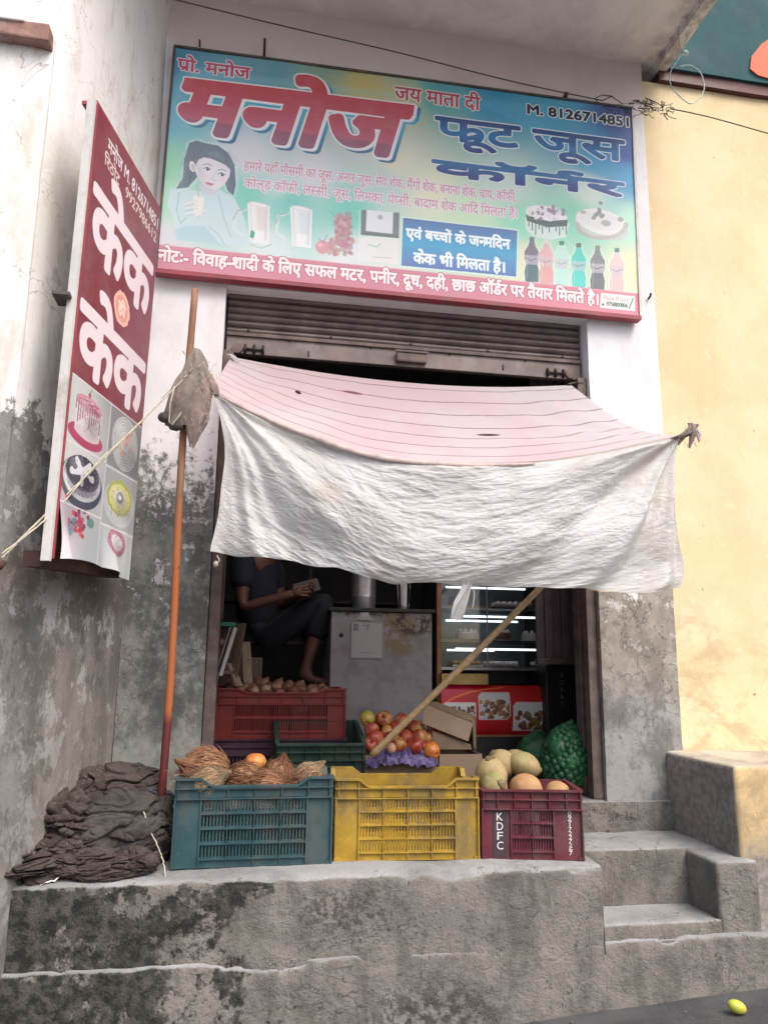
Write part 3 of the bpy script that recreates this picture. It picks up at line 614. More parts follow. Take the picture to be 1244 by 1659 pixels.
def side_mat():
    n = NT('damp_side_plaster'); P = n.pos(); x, y, z = n.sep(P)
    big = n.noise(n.mapv(P, (1, 1, .5)), 2.2, 7, .62, .3); fine = n.noise(P, 20, 6, .65); st = n.noise(n.mapv(P, (1.7, 1.7, .55)), 4.6, 9, .7, .2); blot = n.noise(n.mapv(P, (1, 1, .8), (2, 7, 3)), 5.5, 9, .72, .2); tiny = n.noise(P, 95, 3, .6)
    white = n.mix((.82, .81, .81), (.74, .72, .69), n.ss(big, .42, .64)); white = n.mix(white, (.56, .47, .40), n.m('MULTIPLY', n.ss(st, .49, .68), .6)); white = n.mix(white, (.50, .45, .42), n.m('MULTIPLY', n.ss(n.noise(n.mapv(P, (2.2, 2.2, .3), (6, 1, 0)), 3.2, 8, .72), .54, .70), .5))
    grey = n.mix((.25, .25, .243), (.145, .148, .144), n.ss(blot, .4, .6)); grey = n.mix(grey, (.34, .345, .35), n.m('MULTIPLY', n.ss(fine, .5, .68), .6))
    tan = n.mix((.25, .23, .21), (.15, .138, .128), n.ss(st, .40, .62))
    f = n.ss(n.m('ADD', z, n.m('ADD', n.m('MULTIPLY', n.m('SUBTRACT', blot, .5), 1.6), n.m('ADD', n.m('MULTIPLY', y, .25), n.m('MULTIPLY', n.m('SUBTRACT', fine, .5), .5)))), 2.17, 2.07)
    tf = n.m('MULTIPLY', n.ss(n.m('ADD', z, n.m('MULTIPLY', n.m('SUBTRACT', blot, .5), .5)), 1.85, 1.65), n.ss(n.m('ADD', y, n.m('MULTIPLY', n.m('SUBTRACT', blot, .5), .9)), -.78, -.5))
    c = n.mix(white, n.mix(grey, tan, tf), f)
    isl = n.noise(n.mapv(P, (1, 1, .8), (3, 9, 1)), 5.5, 10, .76, .15); c = n.mix(c, (.52, .52, .52), n.m('MULTIPLY', n.m('MULTIPLY', n.ss(isl, .535, .575), f), n.m('MULTIPLY_ADD', n.ss(z, 1.0, 1.7), .5, .3)))
    isl2 = n.noise(n.mapv(P, (1, 1, .8), (8, 2, 6)), 4.5, 10, .76, .15); c = n.mix(c, (.065, .066, .062), n.m('MULTIPLY', n.m('MULTIPLY', n.ss(isl2, .54, .60), f), .6)); c = n.mix(c, (.46, .45, .43), n.m('MULTIPLY', n.m('MULTIPLY', n.ss(isl2, .60, .64), n.m('SUBTRACT', 1.0, f)), .55))
    c = n.mix(c, (.10, .06, .05), n.m('MULTIPLY', n.m('MULTIPLY', n.ss(z, 1.62, 1.78), n.ss(z, 1.90, 1.82)), .55))
    c = n.mix(c, (.35, .30, .30), n.m('MULTIPLY', crackmask(n, P, 1.3, .0022, 1), .6))
    c = n.mix(c, n.mix((.16, .15, .14), (.26, .24, .22), blot), n.m('MULTIPLY', f, .2))
    return n.fin(c, .92, n.m('ADD', n.m('MULTIPLY', f, -.5), n.m('ADD', fine, n.m('MULTIPLY', tiny, .3))), .55, .006, spec=.2)
def cement_mat():
    n = NT('worn_cement'); P = n.pos(); x, y, z = n.sep(P); nx, ny, nz = n.sep(n.n('ShaderNodeNewGeometry').outputs['Normal'])
    big = n.noise(P, 2.4, 7, .62, .3); fine = n.noise(P, 24, 6, .68); st = n.noise(n.mapv(P, (1.8, 1, .7)), 3.4, 8, .68, .2); tiny = n.noise(P, 120, 3, .6); grit = n.noise(P, 48, 6, .72)
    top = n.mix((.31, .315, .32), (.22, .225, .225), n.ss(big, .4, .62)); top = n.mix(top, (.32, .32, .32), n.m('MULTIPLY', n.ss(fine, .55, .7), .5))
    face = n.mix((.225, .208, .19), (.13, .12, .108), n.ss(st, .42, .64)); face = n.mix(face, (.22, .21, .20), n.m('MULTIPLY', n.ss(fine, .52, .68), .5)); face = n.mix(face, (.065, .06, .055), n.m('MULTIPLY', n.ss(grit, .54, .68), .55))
    face = n.mix(face, (.115, .12, .095), n.m('MULTIPLY', n.ss(n.noise(P, 3.1, 7, .7), .5, .7), .4))
    # black algae at the left end and in patches
    blk = n.m('SUBTRACT', n.noise(n.mapv(P, (1, 1, 1), (4, 4, 4)), 3.6, 10, .74, .12), n.m('MULTIPLY', n.ss(x, -.45, .60), .20))
    k = n.ss(blk, .43, .475); face = n.mix(face, (.020, .021, .019), n.m('MULTIPLY', k, n.m('MULTIPLY_ADD', n.ss(fine, .62, .40), .35, .62)))
    k2 = n.m('MULTIPLY', n.ss(n.near(P, (.42, -.62, .60), 0, 0, (.55, .2, 1.3)), .16, .05), n.ss(grit, .42, .58)); face = n.mix(face, (.06, .06, .06), n.m('MULTIPLY', k2, .8))
    k3 = n.m('MULTIPLY', n.ss(n.near(P, (.75, -.62, .22), 0, 0, (.5, .2, 1.2)), .20, .05), n.ss(fine, .42, .55)); face = n.mix(face, (.05, .05, .047), n.m('MULTIPLY', k3, .85))
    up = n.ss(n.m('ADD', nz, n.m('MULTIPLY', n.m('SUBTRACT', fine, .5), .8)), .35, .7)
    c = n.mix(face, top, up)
    c = n.mix(c, (.07, .065, .06), n.m('MULTIPLY', crackmask(n, P, 2.2, .0035, 6), .7))
    return n.fin(c, .93, n.m('ADD', n.m('MULTIPLY', fine, 1.0), n.m('ADD', n.m('MULTIPLY', tiny, .5), n.m('MULTIPLY', grit, .8))), .8, .008, spec=.2)
def yellow_mat():
    n = NT('yellow_limewash'); P = n.pos(); x, y, z = n.sep(P)
    big = n.noise(P, 1.8, 6, .6, .3); fine = n.noise(P, 16, 6, .65); blot = n.noise(n.mapv(P, (1, 1, 1.4), (4, 0, 1)), 4.2, 7, .68, .4)
    c = n.mix((.74, .62, .41), (.69, .55, .33), n.ss(big, .4, .64)); c = n.mix(c, (.78, .69, .50), n.m('MULTIPLY', n.ss(fine, .55, .7), .5))
    c = n.mix(c, (.40, .30, .18), n.m('MULTIPLY', n.m('MULTIPLY', n.ss(blot, .46, .64), n.ss(n.m('ADD', z, big), 2.6, 1.9)), .6)); c = n.mix(c, (.55, .42, .25), n.m('MULTIPLY', n.ss(n.noise(n.mapv(P, (3, 3, .5), (2, 0, 0)), 3, 7, .7), .56, .72), .35)); c = n.mix(c, (.3, .22, .14), n.m('MULTIPLY', crackmask(n, P, .8, .0010, 4), .25))
    c = n.mix(c, (.40, .36, .31), n.m('MULTIPLY', n.ss(n.m('ADD', z, n.m('MULTIPLY', n.m('SUBTRACT', blot, .5), .7)), .88, .66), .92))
    sp = n.noise(n.mapv(P, (1, 1, 1), (1, 2, 3)), 26, 2, .5); c = n.mix(c, (.20, .15, .10), n.m('MULTIPLY', n.ss(sp, .735, .77), .8))
    return n.fin(c, .9, n.m('ADD', fine, n.m('MULTIPLY', sp, .5)), .35, .004, spec=.25)
def block_mat():
    n = NT('worn_yellow_block'); P = n.pos(); x, y, z = n.sep(P); nx, ny, nz = n.sep(n.n('ShaderNodeNewGeometry').outputs['Normal']); a = n.noise(P, 6, 7, .7, .4); f = n.noise(P, 30, 6, .7)
    yel = n.mix((.62, .46, .25), (.44, .33, .19), n.ss(a, .4, .6)); gr = n.mix((.30, .275, .25), (.19, .175, .16), n.ss(f, .4, .64)); tp = n.mix((.46, .42, .34), (.32, .28, .23), n.ss(a, .4, .65))
    c = n.mix(gr, yel, n.m('MULTIPLY', n.ss(n.m('ADD', z, n.m('MULTIPLY', n.m('SUBTRACT', a, .5), .7)), .66, .84), n.ss(n.m('MULTIPLY', ny, -1), .3, .7))); c = n.mix(c, tp, n.ss(nz, .5, .85)); c = n.mix(c, (.5, .46, .36), n.m('MULTIPLY', n.ss(f, .62, .72), .5))
    return n.fin(c, .92, n.m('ADD', a, f), .6, .006, spec=.2)
MT['block'] = block_mat()
def soffit_mat():
    n = NT('soffit_limewash'); P = n.pos(); v = n.noise(P, 2.5, 6, .65, .4); c = n.mix((.80, .76, .74), (.66, .61, .60), n.ss(v, .4, .66)); c = n.mix(c, (.20, .17, .17), n.m('MULTIPLY', n.m('MULTIPLY', n.ss(n.sep(P)[0], 2.08, 2.26), .7), n.ss(n.noise(P, 8, 6, .7), .38, .62)))
    return n.fin(c, .92, n.noise(P, 18, 5), .4, .004)
MT['facade'] = facade_mat(); MT['side'] = side_mat(); MT['cement'] = cement_mat(); MT['yellow'] = yellow_mat(); MT['soffit'] = soffit_mat()
MT['teal'] = simple('teal_paint', (.012, .068, .084), .85, .2, 4, .2, .002, dirt=(.05, .11, .11)); MT['redband'] = simple('oxide_red_paint', (.085, .022, .022), .6, .25, 6, .2, .002)
MT['orange'] = simple('orange_paint', (.52, .10, .03), .6, .2, 6, .2, .002)
MT['plasterwhite'] = simple('front_plaster', (.80, .79, .78), .9, .06, 3, .5, .004, dirt=(.60, .53, .48))
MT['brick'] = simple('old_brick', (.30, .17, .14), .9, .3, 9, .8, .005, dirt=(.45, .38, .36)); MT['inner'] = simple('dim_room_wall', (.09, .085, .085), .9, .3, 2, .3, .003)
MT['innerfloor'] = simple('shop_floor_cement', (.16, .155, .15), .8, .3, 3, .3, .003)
def road_mat():
    n = NT('damp_road'); P = n.pos(); a = n.noise(P, 3, 7, .65); b = n.noise(P, 60, 4, .7); c = n.mix((.075, .078, .082), (.045, .046, .05), n.ss(a, .4, .6)); c = n.mix(c, (.16, .155, .15), n.m('MULTIPLY', n.ss(b, .58, .7), .5))
    return n.fin(c, n.m('MULTIPLY_ADD', a, .5, .35), n.m('ADD', a, b), .5, .006)
MT['road'] = road_mat()

def disp(p, k=.006):
    return k * (fbm(Vector(p) * 1.7, 3) + .35 * fbm(Vector(p) * 8, 2))
def panelbox(mb, x0, x1, z0, z1, y0, y1, du=.05, k=.006, fy=None):
    """upright slab whose face (at y0) is finely divided and slightly uneven"""
    nu, nv = max(1, int((x1 - x0) / du)), max(1, int((z1 - z0) / du)); b = len(mb.v)
    for j in range(nv + 1):
        for i in range(nu + 1):
            x, z = x0 + (x1 - x0) * i / nu, z0 + (z1 - z0) * j / nv
            mb.v.append((x, y0 - disp((x, 0, z), k), z))
    for j in range(nv):
        for i in range(nu): a = b + j * (nu + 1) + i; mb.f.append((a, a + 1, a + nu + 2, a + nu + 1))
    e = len(mb.v); mb.v += [(x0, y1, z0), (x1, y1, z0), (x1, y1, z1), (x0, y1, z1)]
    bl, br, tr, tl = b, b + nu, b + (nv + 1) * (nu + 1) - 1, b + nv * (nu + 1)
    mb.f += [(e + 3, e + 2, e + 1, e), tuple([e, e + 1] + list(range(br, bl - 1, -1))), tuple([e + 2, e + 3] + list(range(tl, tr + 1))),
             tuple([e + 3, e] + [b + j * (nu + 1) for j in range(nv + 1)]), tuple([e + 1, e + 2] + [b + j * (nu + 1) + nu for j in range(nv, -1, -1)])]

# ------------------------------------------------------------------ road (rises gently to the right)
def road_z(x): return .194 + .062 * (min(x, 3.0) - 1.29)
mb = MB(); mb.add([(-14, -14, road_z(-6)), (-6, -14, road_z(-6)), (3, -14, road_z(3)), (16, -14, road_z(8)), (-14, 3, road_z(-6)), (-6, 3, road_z(-6)), (3, 3, road_z(3)), (16, 3, road_z(8))], [(0, 1, 5, 4), (1, 2, 6, 5), (2, 3, 7, 6)])
tag(mb.build('road', MT['road']), kind='structure')
mb = MB(); mb.box(-60, 60, -60, 60, -1.2, -.9); tag(mb.build('ground', simple('far_ground', (.12, .11, .10), .95)), kind='structure')

# ------------------------------------------------------------------ the shop building
OX0, OX1, OZ1 = -.185, 1.752, 3.365
FL = .86                                     # shop floor
SHOP = thing('shop_building', 'white plastered shop front with damp grey lower walls around the open shutter', 'building', (.8, 0, FL))
mb = MB(); panelbox(mb, -.56, OX0, .70, 5.04, 0, .24); mb.build('pilaster', MT['facade'], SHOP, 60, True)
mb = MB(); panelbox(mb, OX1, 2.165, .70, 5.04, 0, .24); mb.build('pilaster', MT['facade'], SHOP, 60, True)
mb = MB(); panelbox(mb, OX0, OX1, OZ1, 5.04, 0, .24); mb.build('lintel_wall', MT['facade'], SHOP, 60, True)
# soffit slab over the pavement
mb = MB(); mb.box(-.62, 2.245, -1.15, .3, 5.04, 5.19); mb.box(2.245, 2.31, -1.15, .3, 4.99, 5.19); mb.build('balcony_slab', MT['soffit'], SHOP, False, True)
# room inside
mb = MB()
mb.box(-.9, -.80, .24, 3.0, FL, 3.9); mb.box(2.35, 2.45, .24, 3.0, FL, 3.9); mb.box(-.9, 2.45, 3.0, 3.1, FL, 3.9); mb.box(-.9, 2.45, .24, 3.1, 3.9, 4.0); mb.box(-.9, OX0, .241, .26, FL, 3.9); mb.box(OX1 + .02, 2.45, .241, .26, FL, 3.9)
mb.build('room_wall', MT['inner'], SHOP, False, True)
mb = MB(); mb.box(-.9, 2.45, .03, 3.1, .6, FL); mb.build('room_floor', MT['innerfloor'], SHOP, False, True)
# worn sill under the right pilaster
mb = MB(); panelbox(mb, OX0 + .01, 2.15, .5, FL - .004, -.03, .2, .04, .01); mb.build('door_sill', MT['cement'], SHOP, 60, True)

# ------------------------------------------------------------------ left building: splayed side wall and the front beyond its corner
A13 = math.atan2(.23, 1.0)                    # the sign hangs at this angle
WN = Vector((math.cos(A13), -math.sin(A13), 0)); WD = Vector((-math.sin(A13), -math.cos(A13), 0)); C0 = Vector((-.56, 0, 0))
A18 = R(18.4)                                 # the wall itself splays a little more
SN = Vector((math.cos(A18), -math.sin(A18), 0)); SDIR = Vector((-math.sin(A18), -math.cos(A18), 0))
LEFT = thing('side_building', 'whitewashed building corner with brown streaked side wall carrying the maroon sign', 'building', (-.8, -1.0, 0))
LW = (at(57, 452, n=SN, p=C0) - C0).xy.length
mb = MB()
nu, nv = 26, 110
def sidept(u, v):
    z = -.1 + 6.6 * v; p = C0 + SDIR * (LW * u); d = disp((p.x * 2 + 5, p.y, z), .007)
    if u > .93: d -= .02 * ((u - .93) / .07) ** 2
    d += .012 * max(0, 1 - abs(z - 1.78) / .05) * 0
    return Vector((p.x, p.y, z)) + SN * d
mb.grid(sidept, nu, nv); o = mb.build('side_wall', MT['side'], LEFT, True, True)
mb = MB(); K = C0 + SDIR * LW
def frontpt(u, v):
    z = -.1 + 6.6 * v; x = K.x - .018 - 2.6 * u; return Vector((x, K.y + .018 * max(0, 1 - u * 40) - disp((x, 3, z), .008), z))
mb.grid(frontpt, 60, 90); mb.build('front_wall', MT['side'], LEFT, True, True)
# chipped brick string course
mb = MB(); zz = at(50, 55, Y=K.y - .03).z
for i in range(3):
    x1 = K.x - .03 - .235 * i - (.0 if i else .0); x0 = x1 - .225
    m = MB(); m.rbox(x0, x1, K.y - .055, K.y + .02, zz - .035, zz + .035, .008)
    m.v = [(a + .004 * mn.noise(Vector((a * 20, b * 20, c * 20))), b + .006 * mn.noise(Vector((a * 22 + 4, b * 20, c * 20))), c - (x1 - a) * 0 + .007 * mn.noise(Vector((a * 18, b * 20 + 7, c * 20)))) for a, b, c in m.v]
    m.build('brick', MT['brick'], LEFT, False, True)
m = MB(); m.rbox(K.x - .70, K.x - .12, K.y - .064, K.y - .02, zz + .026, zz + .06, .006); m.build('plaster_patch', MT['plasterwhite'], LEFT, False, True)

# ------------------------------------------------------------------ neighbour: yellow wall, teal band above, block beside the steps
NB = thing('yellow_building', 'pale yellow neighbouring wall with teal painted band and dark red stripe above', 'building', (3.2, 0, 0))
mb = MB(); panelbox(mb, 2.165, 6.4, .2, 4.925, 0.0, .24, .08, .008); mb.build('yellow_wall', MT['yellow'], NB, 60, True)
mb = MB()
mb.grid(lambda u, v: Vector((2.262 + 4.1 * u, -.035 - disp((u * 4, 0, v), .003), 4.927 + (5.0 + .0 - 4.927 + .008 * math.sin(u * 30)) * v)), 60, 2); mb.box(2.262, 6.4, -.033, .2, 4.927, 4.99); mb.build('red_stripe', MT['redband'], NB, False, True, fixn=False)
mb = MB(); panelbox(mb, 2.312, 6.4, 5.0, 6.6, -.05, .2, .1, .004); mb.box(2.262, 2.312, -.045, .2, 4.992, 4.9985); mb.build('teal_band', MT['teal'], NB, 60, True)
# orange painted letter end on the teal
a = [at(x, y, Y=-.058) for x, y in ((1214, 112), (1216, 92), (1232, 72), (1250, 60), (1290, 60), (1290, 132), (1246, 128), (1226, 122))]
mb = MB(); mb.prism([(p.x, p.z) for p in a], -.062, -.05); mb.build('painted_letter', MT['orange'], NB, False, True)
# block: plastered top, left face
def rough_block(name, x0, x1, y0, y1, z0, z1, mat, root, k=.012, r=.03, du=.05):
    r *= .6; bm = bmesh.new(); bmesh.ops.create_cube(bm, size=1)
    for v in bm.verts: v.co = Vector((x0 + (v.co.x + .5) * (x1 - x0), y0 + (v.co.y + .5) * (y1 - y0), z0 + (v.co.z + .5) * (z1 - z0)))
    bmesh.ops.bevel(bm, geom=bm.edges[:], offset=r, segments=3, affect='EDGES', profile=.5)
    for ax, (a, b) in enumerate(((x0, x1), (y0, y1), (z0, z1))):
        nn = max(1, int((b - a) / du))
        for i in range(1, nn):
            co = [0, 0, 0]; no = [0, 0, 0]; co[ax] = a + (b - a) * i / nn; no[ax] = 1
            bmesh.ops.bisect_plane(bm, geom=bm.verts[:] + bm.edges[:] + bm.faces[:], plane_co=co, plane_no=no)
    bm.normal_update()
    for v in bm.verts: v.co += v.normal * (disp(v.co, k) + .25 * k * mn.noise(v.co * 25))
    me = bpy.data.meshes.new(name)
    off = root.location if root else Vector()
    for v in bm.verts: v.co -= off
    bm.to_mesh(me); bm.free(); me.materials.append(mat); me.polygons.foreach_set('use_smooth', [True] * len(me.polygons)); me.set_sharp_from_angle(angle=R(50))
    o = bpy.data.objects.new(name, me); COL.objects.link(o)
    if root: o.parent = root
    return o
rough_block('corner_block', 2.075, 6.3, -.545, .02, .0, 1.085, MT['block'], NB, .012, .035, .07)
mb = MB(); 
mb.grid(lambda u, v: Vector((2.06 + .20 * u * (1 - .0 * v), .0 - .515 * v, 1.088 + .010 * fbm((u * 3, v * 5, 1), 3) - .01 * u)), 10, 14)
# ------------------------------------------------------------------ raised platform with the steps cut into it
def plat(name, *a, k=.010, r=.02, du=.04):
    return tag(rough_block(name, *a, MT['cement'], None, k, r, du), kind='structure')
def worn_edge(name, x0, x1, zt, zb, yf, yb, out=lambda x: 0.0, amp=.012, chip=.02, nx=None):
    """a cement mass whose top edge is broken and whose front is uneven: one sheet from the back of the top over the edge and down"""
    nx = nx or int((x1 - x0) / .018); prof = []
    n1, n2 = 10, int((zt - zb) / .018)
    for i in range(n1 + 1): prof.append((yb + (yf + .03 - yb) * (i / n1), zt, 0))
    for i in range(1, 5): a = math.pi / 2 * i / 5; prof.append((yf + .03 - .03 * math.sin(a), zt - .022 * (1 - math.cos(a)), 1))
    for i in range(n2 + 1): prof.append((yf, zt - .022 - (zt - .022 - zb) * i / n2, 2))
    def f(u, v):
        x = x0 + (x1 - x0) * u; k = v * (len(prof) - 1); i = min(int(round(k)), len(prof) - 1); y, z, t = prof[i]
        q = Vector((x, y, z)); nn = fbm(q * 2.2 + Vector((3, 1, 7)), 4, .55); fine = mn.noise(q * 30) * .0022 + mn.noise(q * 12) * .004
        if t == 0: return Vector((x, y, z + .006 * nn + fine * .6 - (.010 * max(0, fbm(Vector((x * 5, 0, 2)), 3)) if y < yf + .09 else 0)))
        c = max(0, fbm(Vector((x * 4.5, z * 6, 5)), 4, .6)) * chip * (1.2 if t == 1 else max(0, 1 - (zt - z) / .07))
        cr_ = .012 * math.exp(-((z - (zb + (zt - zb) * .42 + .05 * mn.noise(Vector((x * 1.7, 2, 2))))) / .006) ** 2) * max(0, mn.noise(Vector((x * 2.3, 8, 1))) * 2)
        return Vector((x, y - out(x) * (1 if t else 0) - amp * nn - fine + c + cr_, z - c * .8 + (fine if t == 1 else 0)))
    mb = MB().grid(f, nx, len(prof) - 1); b = len(mb.v)
    for xx in (x0, x1): mb.add([(xx, yb, zt), (xx, yf + .012, zt - .006), (xx, yf, zb), (xx, yb, zb)], [(0, 1, 2, 3)])
    mb.add([(x0, yb, zt), (x1, yb, zt), (x1, yb, zb), (x0, yb, zb)], [(0, 1, 2, 3)])
    return tag(mb.build(name, MT['cement'], None, True), kind='structure')
worn_edge('pavement', -2.6, 1.425, .722, .40, -.612, .10)
worn_edge('pavement_footing', -2.6, 2.16, .448, -.4, -.612, -.30, out=lambda x: .013 if x < .2 else max(.002, .013 - .016 * (x - .2)), amp=.014, chip=.03)
plat('pavement_core', 1.36, 2.12, -.596, -.19, .30, .436, k=.006, r=.01)
plat('step_tread', 1.41, 1.945, -.592, -.20, .40, .497, k=.008, r=.018)
plat('step_landing', 1.41, 2.10, -.365, .10, .30, .722, k=.012, r=.018)
plat('step_cheek', 1.932, 2.13, -.592, -.2, .30, .718, k=.010, r=.03)
# ------------------------------------------------------------------ signboards
def quadmesh(name, c, mat, root, seg=1, fn=None):
    """a sheet through four corners TL TR BR BL with print coordinates"""
    c = [Vector(p) for p in c]
    def f(u, v):
        p = (c[3] * (1 - u) + c[2] * u) * (1 - v) + (c[0] * (1 - u) + c[1] * u) * v
        return p + fn(u, v) if fn else p
    nu, nv = (seg, seg) if isinstance(seg, int) else seg
    return MB().grid(f, nu, nv).build(name, mat, root, True, True)
MT['main_print'] = printmat('main_sign_print', print_main_sign().image('main_sign_print'), .4)
MT['side_print'] = printmat('side_sign_print', print_side_sign().image('side_sign_print'), .38, .14)
MT['frame_red'] = simple('sign_frame_red', (.30, .05, .07), .55, .2, 10, .2, .001, dirt=(.2, .12, .10))
MT['frame_dark'] = simple('sign_frame_dark', (.07, .065, .06), .7, .3, 14, .3, .001, dirt=(.2, .12, .07))
MT['frame_white'] = simple('sign_frame_white', (.62, .60, .58), .5, .08, 10, .15, .001, dirt=(.38, .33, .28))
MT['rust'] = simple('rusty_sheet', (.065, .028, .022), .85, .4, 14, .5, .002)
MT['board'] = simple('dull_board', (.25, .22, .2), .8, .1)

YS = -.060
q = [at(285, 77, Y=YS), at(1022, 177, Y=YS), at(1035, 512, Y=YS), at(255, 435, Y=YS)]
SG = thing('signboard', 'wide blue and green fruit juice signboard with red Hindi headline above the shutter', 'sign', (q[3] + q[2]) / 2 + Vector((0, .05, 0)))
back = Vector((0, .048, 0))
quadmesh('printed_sheet', q, MT['main_print'], SG, (40, 20), lambda u, v: Vector((0, -.004 * mn.noise(Vector((u * 7, v * 4, 1))), 0)))
mb = MB()
mb.add([p + Vector((0, .008, 0)) for p in q] + [p + back for p in q], [(0, 1, 2, 3), (4, 7, 6, 5), (0, 4, 5, 1), (1, 5, 6, 2), (2, 6, 7, 3), (3, 7, 4, 0)]); mb.build('backing_box', MT['board'], SG, False, True)
def bar(a, b, w, d, ex=0):
    a, b = Vector(a), Vector(b); t = (b - a).normalized(); n = Vector((0, 1, 0)); s = t.cross(n).normalized()
    a = a - t * ex; b = b + t * ex; vs = []
    for p in (a, b):
        for i, j in ((-1, -1), (1, -1), (1, 1), (-1, 1)): vs.append(p + s * (w / 2 * i) + n * (d / 2 * j))
    return MB().add(vs, [(0, 1, 2, 3), (7, 6, 5, 4), (0, 4, 5, 1), (1, 5, 6, 2), (2, 6, 7, 3), (3, 7, 4, 0)])
mid = Vector((0, .018, 0))
for i, (a, b, m_, w) in enumerate(((q[0], q[1], 'frame_dark', .012), (q[1], q[2], 'frame_white', .014), (q[2], q[3], 'frame_red', .022), (q[3], q[0], 'frame_dark', .012))):
    dz = Vector((0, 0, -.012)) if i == 2 else Vector(((.007 if i == 1 else (-.006 if i == 3 else 0)), 0, .006 if i == 0 else 0))
    bar(a + mid + dz, b + mid + dz, w, .052, .010 if i in (0, 2) else 0).build('frame_bar', MT[m_], SG, False, True)

WP = C0 + WN * .115
def sp(x, y, o=0.0): return at(x, y, n=WN, p=WP + WN * o)
s4 = [sp(157, 168), sp(259, 342), sp(208, 934), sp(84, 905)]
SS = thing('signboard', 'tall maroon cake signboard with six cake pictures on the splayed side wall', 'sign', (s4[2] + s4[3]) / 2 - WN * .05)
def bulge(u, v):
    b = max(0, 1 - v / .16); d = .004 * mn.noise(Vector((u * 5, v * 9, 3)))
    up = .020 * b * b * math.sin(math.pi * min(1, u * 1.25)) ** 1.0 - .030 * b * b * max(0, u - .45)
    d += b ** 1.5 * (.028 * math.sin(u * 9 + 1.2) + .014 * math.sin(u * 21 + v * 20)) + .004
    return WN * max(d, .005) + Vector((0, 0, up))
quadmesh('printed_sheet', s4, MT['side_print'], SS, (50, 120), bulge)
mb = MB(); e = [p - WN * .004 for p in s4]; e2 = [p - WN * .028 for p in s4]
e[2] = e[2] + Vector((0, 0, .035)); e[3] = e[3] + Vector((0, 0, .035)); e2[2] = e2[2] + Vector((0, 0, .035)); e2[3] = e2[3] + Vector((0, 0, .035))
mb.add(e + e2, [(0, 1, 2, 3), (4, 7, 6, 5), (0, 4, 5, 1), (1, 5, 6, 2), (2, 6, 7, 3), (3, 7, 4, 0)]); mb.build('backing_panel', MT['rust'], SS, False, True)
def sbar(a, b, w, d, off, mat_, nm='frame_bar'):
    a, b = Vector(a) - WN * off, Vector(b) - WN * off; t = (b - a).normalized(); s = t.cross(WN).normalized(); vs = []
    for p in (a, b):
        for i, j in ((-1, -1), (1, -1), (1, 1), (-1, 1)): vs.append(p + s * (w / 2 * i) + WN * (d / 2 * j))
    MB().add(vs, [(0, 1, 2, 3), (7, 6, 5, 4), (0, 4, 5, 1), (1, 5, 6, 2), (2, 6, 7, 3), (3, 7, 4, 0)]).build(nm, mat_, SS, False, True)
o_ = WD * .018
sbar(s4[3] + o_ + Vector((0, 0, -.01)), s4[0] + o_, .016, .030, .010, MT['frame_white'])
sbar(s4[3] + WD * .002, s4[0] + WD * .002, .008, .010, -.004, MT['frame_red'])
sbar(s4[0] + Vector((0, 0, .008)), s4[1] + Vector((0, 0, .008)), .014, .06, .028, MT['frame_red'])
sbar(s4[1] - WD * .008, s4[2] - WD * .008, .012, .06, .030, MT['frame_white'])
# tray under the sign, its dark brown holding both rust and painted-in shade
b0, b1 = s4[3] + Vector((0, 0, .028)), s4[2] + Vector((0, 0, .028))
MB().add([b0 - WN * .012, b1 - WN * .012, b1 - WN * .10, b0 - WN * .10, b0 - WN * .03 + Vector((0, 0, -.055)), b1 - WN * .03 + Vector((0, 0, -.035)), b1 - WN * .10 + Vector((0, 0, -.035)), b0 - WN * .10 + Vector((0, 0, -.055))],
         [(3, 2, 1, 0), (4, 5, 6, 7), (0, 1, 5, 4), (1, 2, 6, 5), (2, 3, 7, 6), (3, 0, 4, 7)]).build('bottom_tray', MT['rust'], SS, False, True)
pm = s4[3].lerp(s4[0], .535); MB().box(-.03, .03, -.05, .05, -.006, .006, Matrix.Translation(pm + o_ - WN * .04)).build('clamp', MT['frame_dark'], SS, False, True)

# ------------------------------------------------------------------ roller shutter
MT['shutter'] = simple('dusty_brown_shutter', (.17, .135, .13), .55, .25, 7, .3, .001, metal=.3, dirt=(.27, .23, .22))
MT['iron'] = simple('painted_iron', (.12, .085, .08), .6, .3, 14, .3, .001, metal=.2, dirt=(.22, .16, .13))
MT['irondark'] = simple('dark_iron', (.055, .042, .04), .6, .3, 20, .4, .001, metal=.4)
YD = .10
def sz(y, x=660): return at(x, y, Y=YD).z
ZB = at(370, 577, Y=YD).z; ZB2 = at(945, 616, Y=YD).z; ZB = (ZB + ZB2) / 2; ZBT = at(660, 565, Y=YD).z
SH = thing('roller_shutter', 'half raised brown corrugated roller shutter with a bottom bar and locks', 'shutter', (.78, YD, ZB))
X0, X1 = OX0 + .012, OX1 - .012
ztop = OZ1 + .05; ns = 7; zs = [ZBT + (ztop - ZBT) * i / ns for i in range(ns + 1)]
for i in range(ns):
    z0, z1 = zs[i], zs[i + 1]; m = MB(); N = 8; hh = z1 - z0
    prof = [(YD + .0 - .016 * math.sin(math.pi * k / N) ** .8, z0 + hh * (.12 + .88 * k / N)) for k in range(N + 1)]; prof = [(YD + .006, z0)] + prof
    nn = 24; b = 0
    for k in range(nn + 1):
        x = X0 + (X1 - X0) * k / nn
        for (y, z) in prof: m.v.append((x, y + .002 * mn.noise(Vector((x * 3, z * 9, 0))), z + .003 * mn.noise(Vector((x * 1.3, i, 0)))))
    L = len(prof)
    for k in range(nn):
        for j in range(L - 1): m.f.append((k * L + j, (k + 1) * L + j, (k + 1) * L + j + 1, k * L + j + 1))
    m.build('shutter_slat', MT['shutter'], SH, 40, True)
MB().rbox(X0, X1, YD - .022, YD + .012, ZB, ZBT - .003, .003).build('bottom_bar', MT['shutter'], SH, False, True)
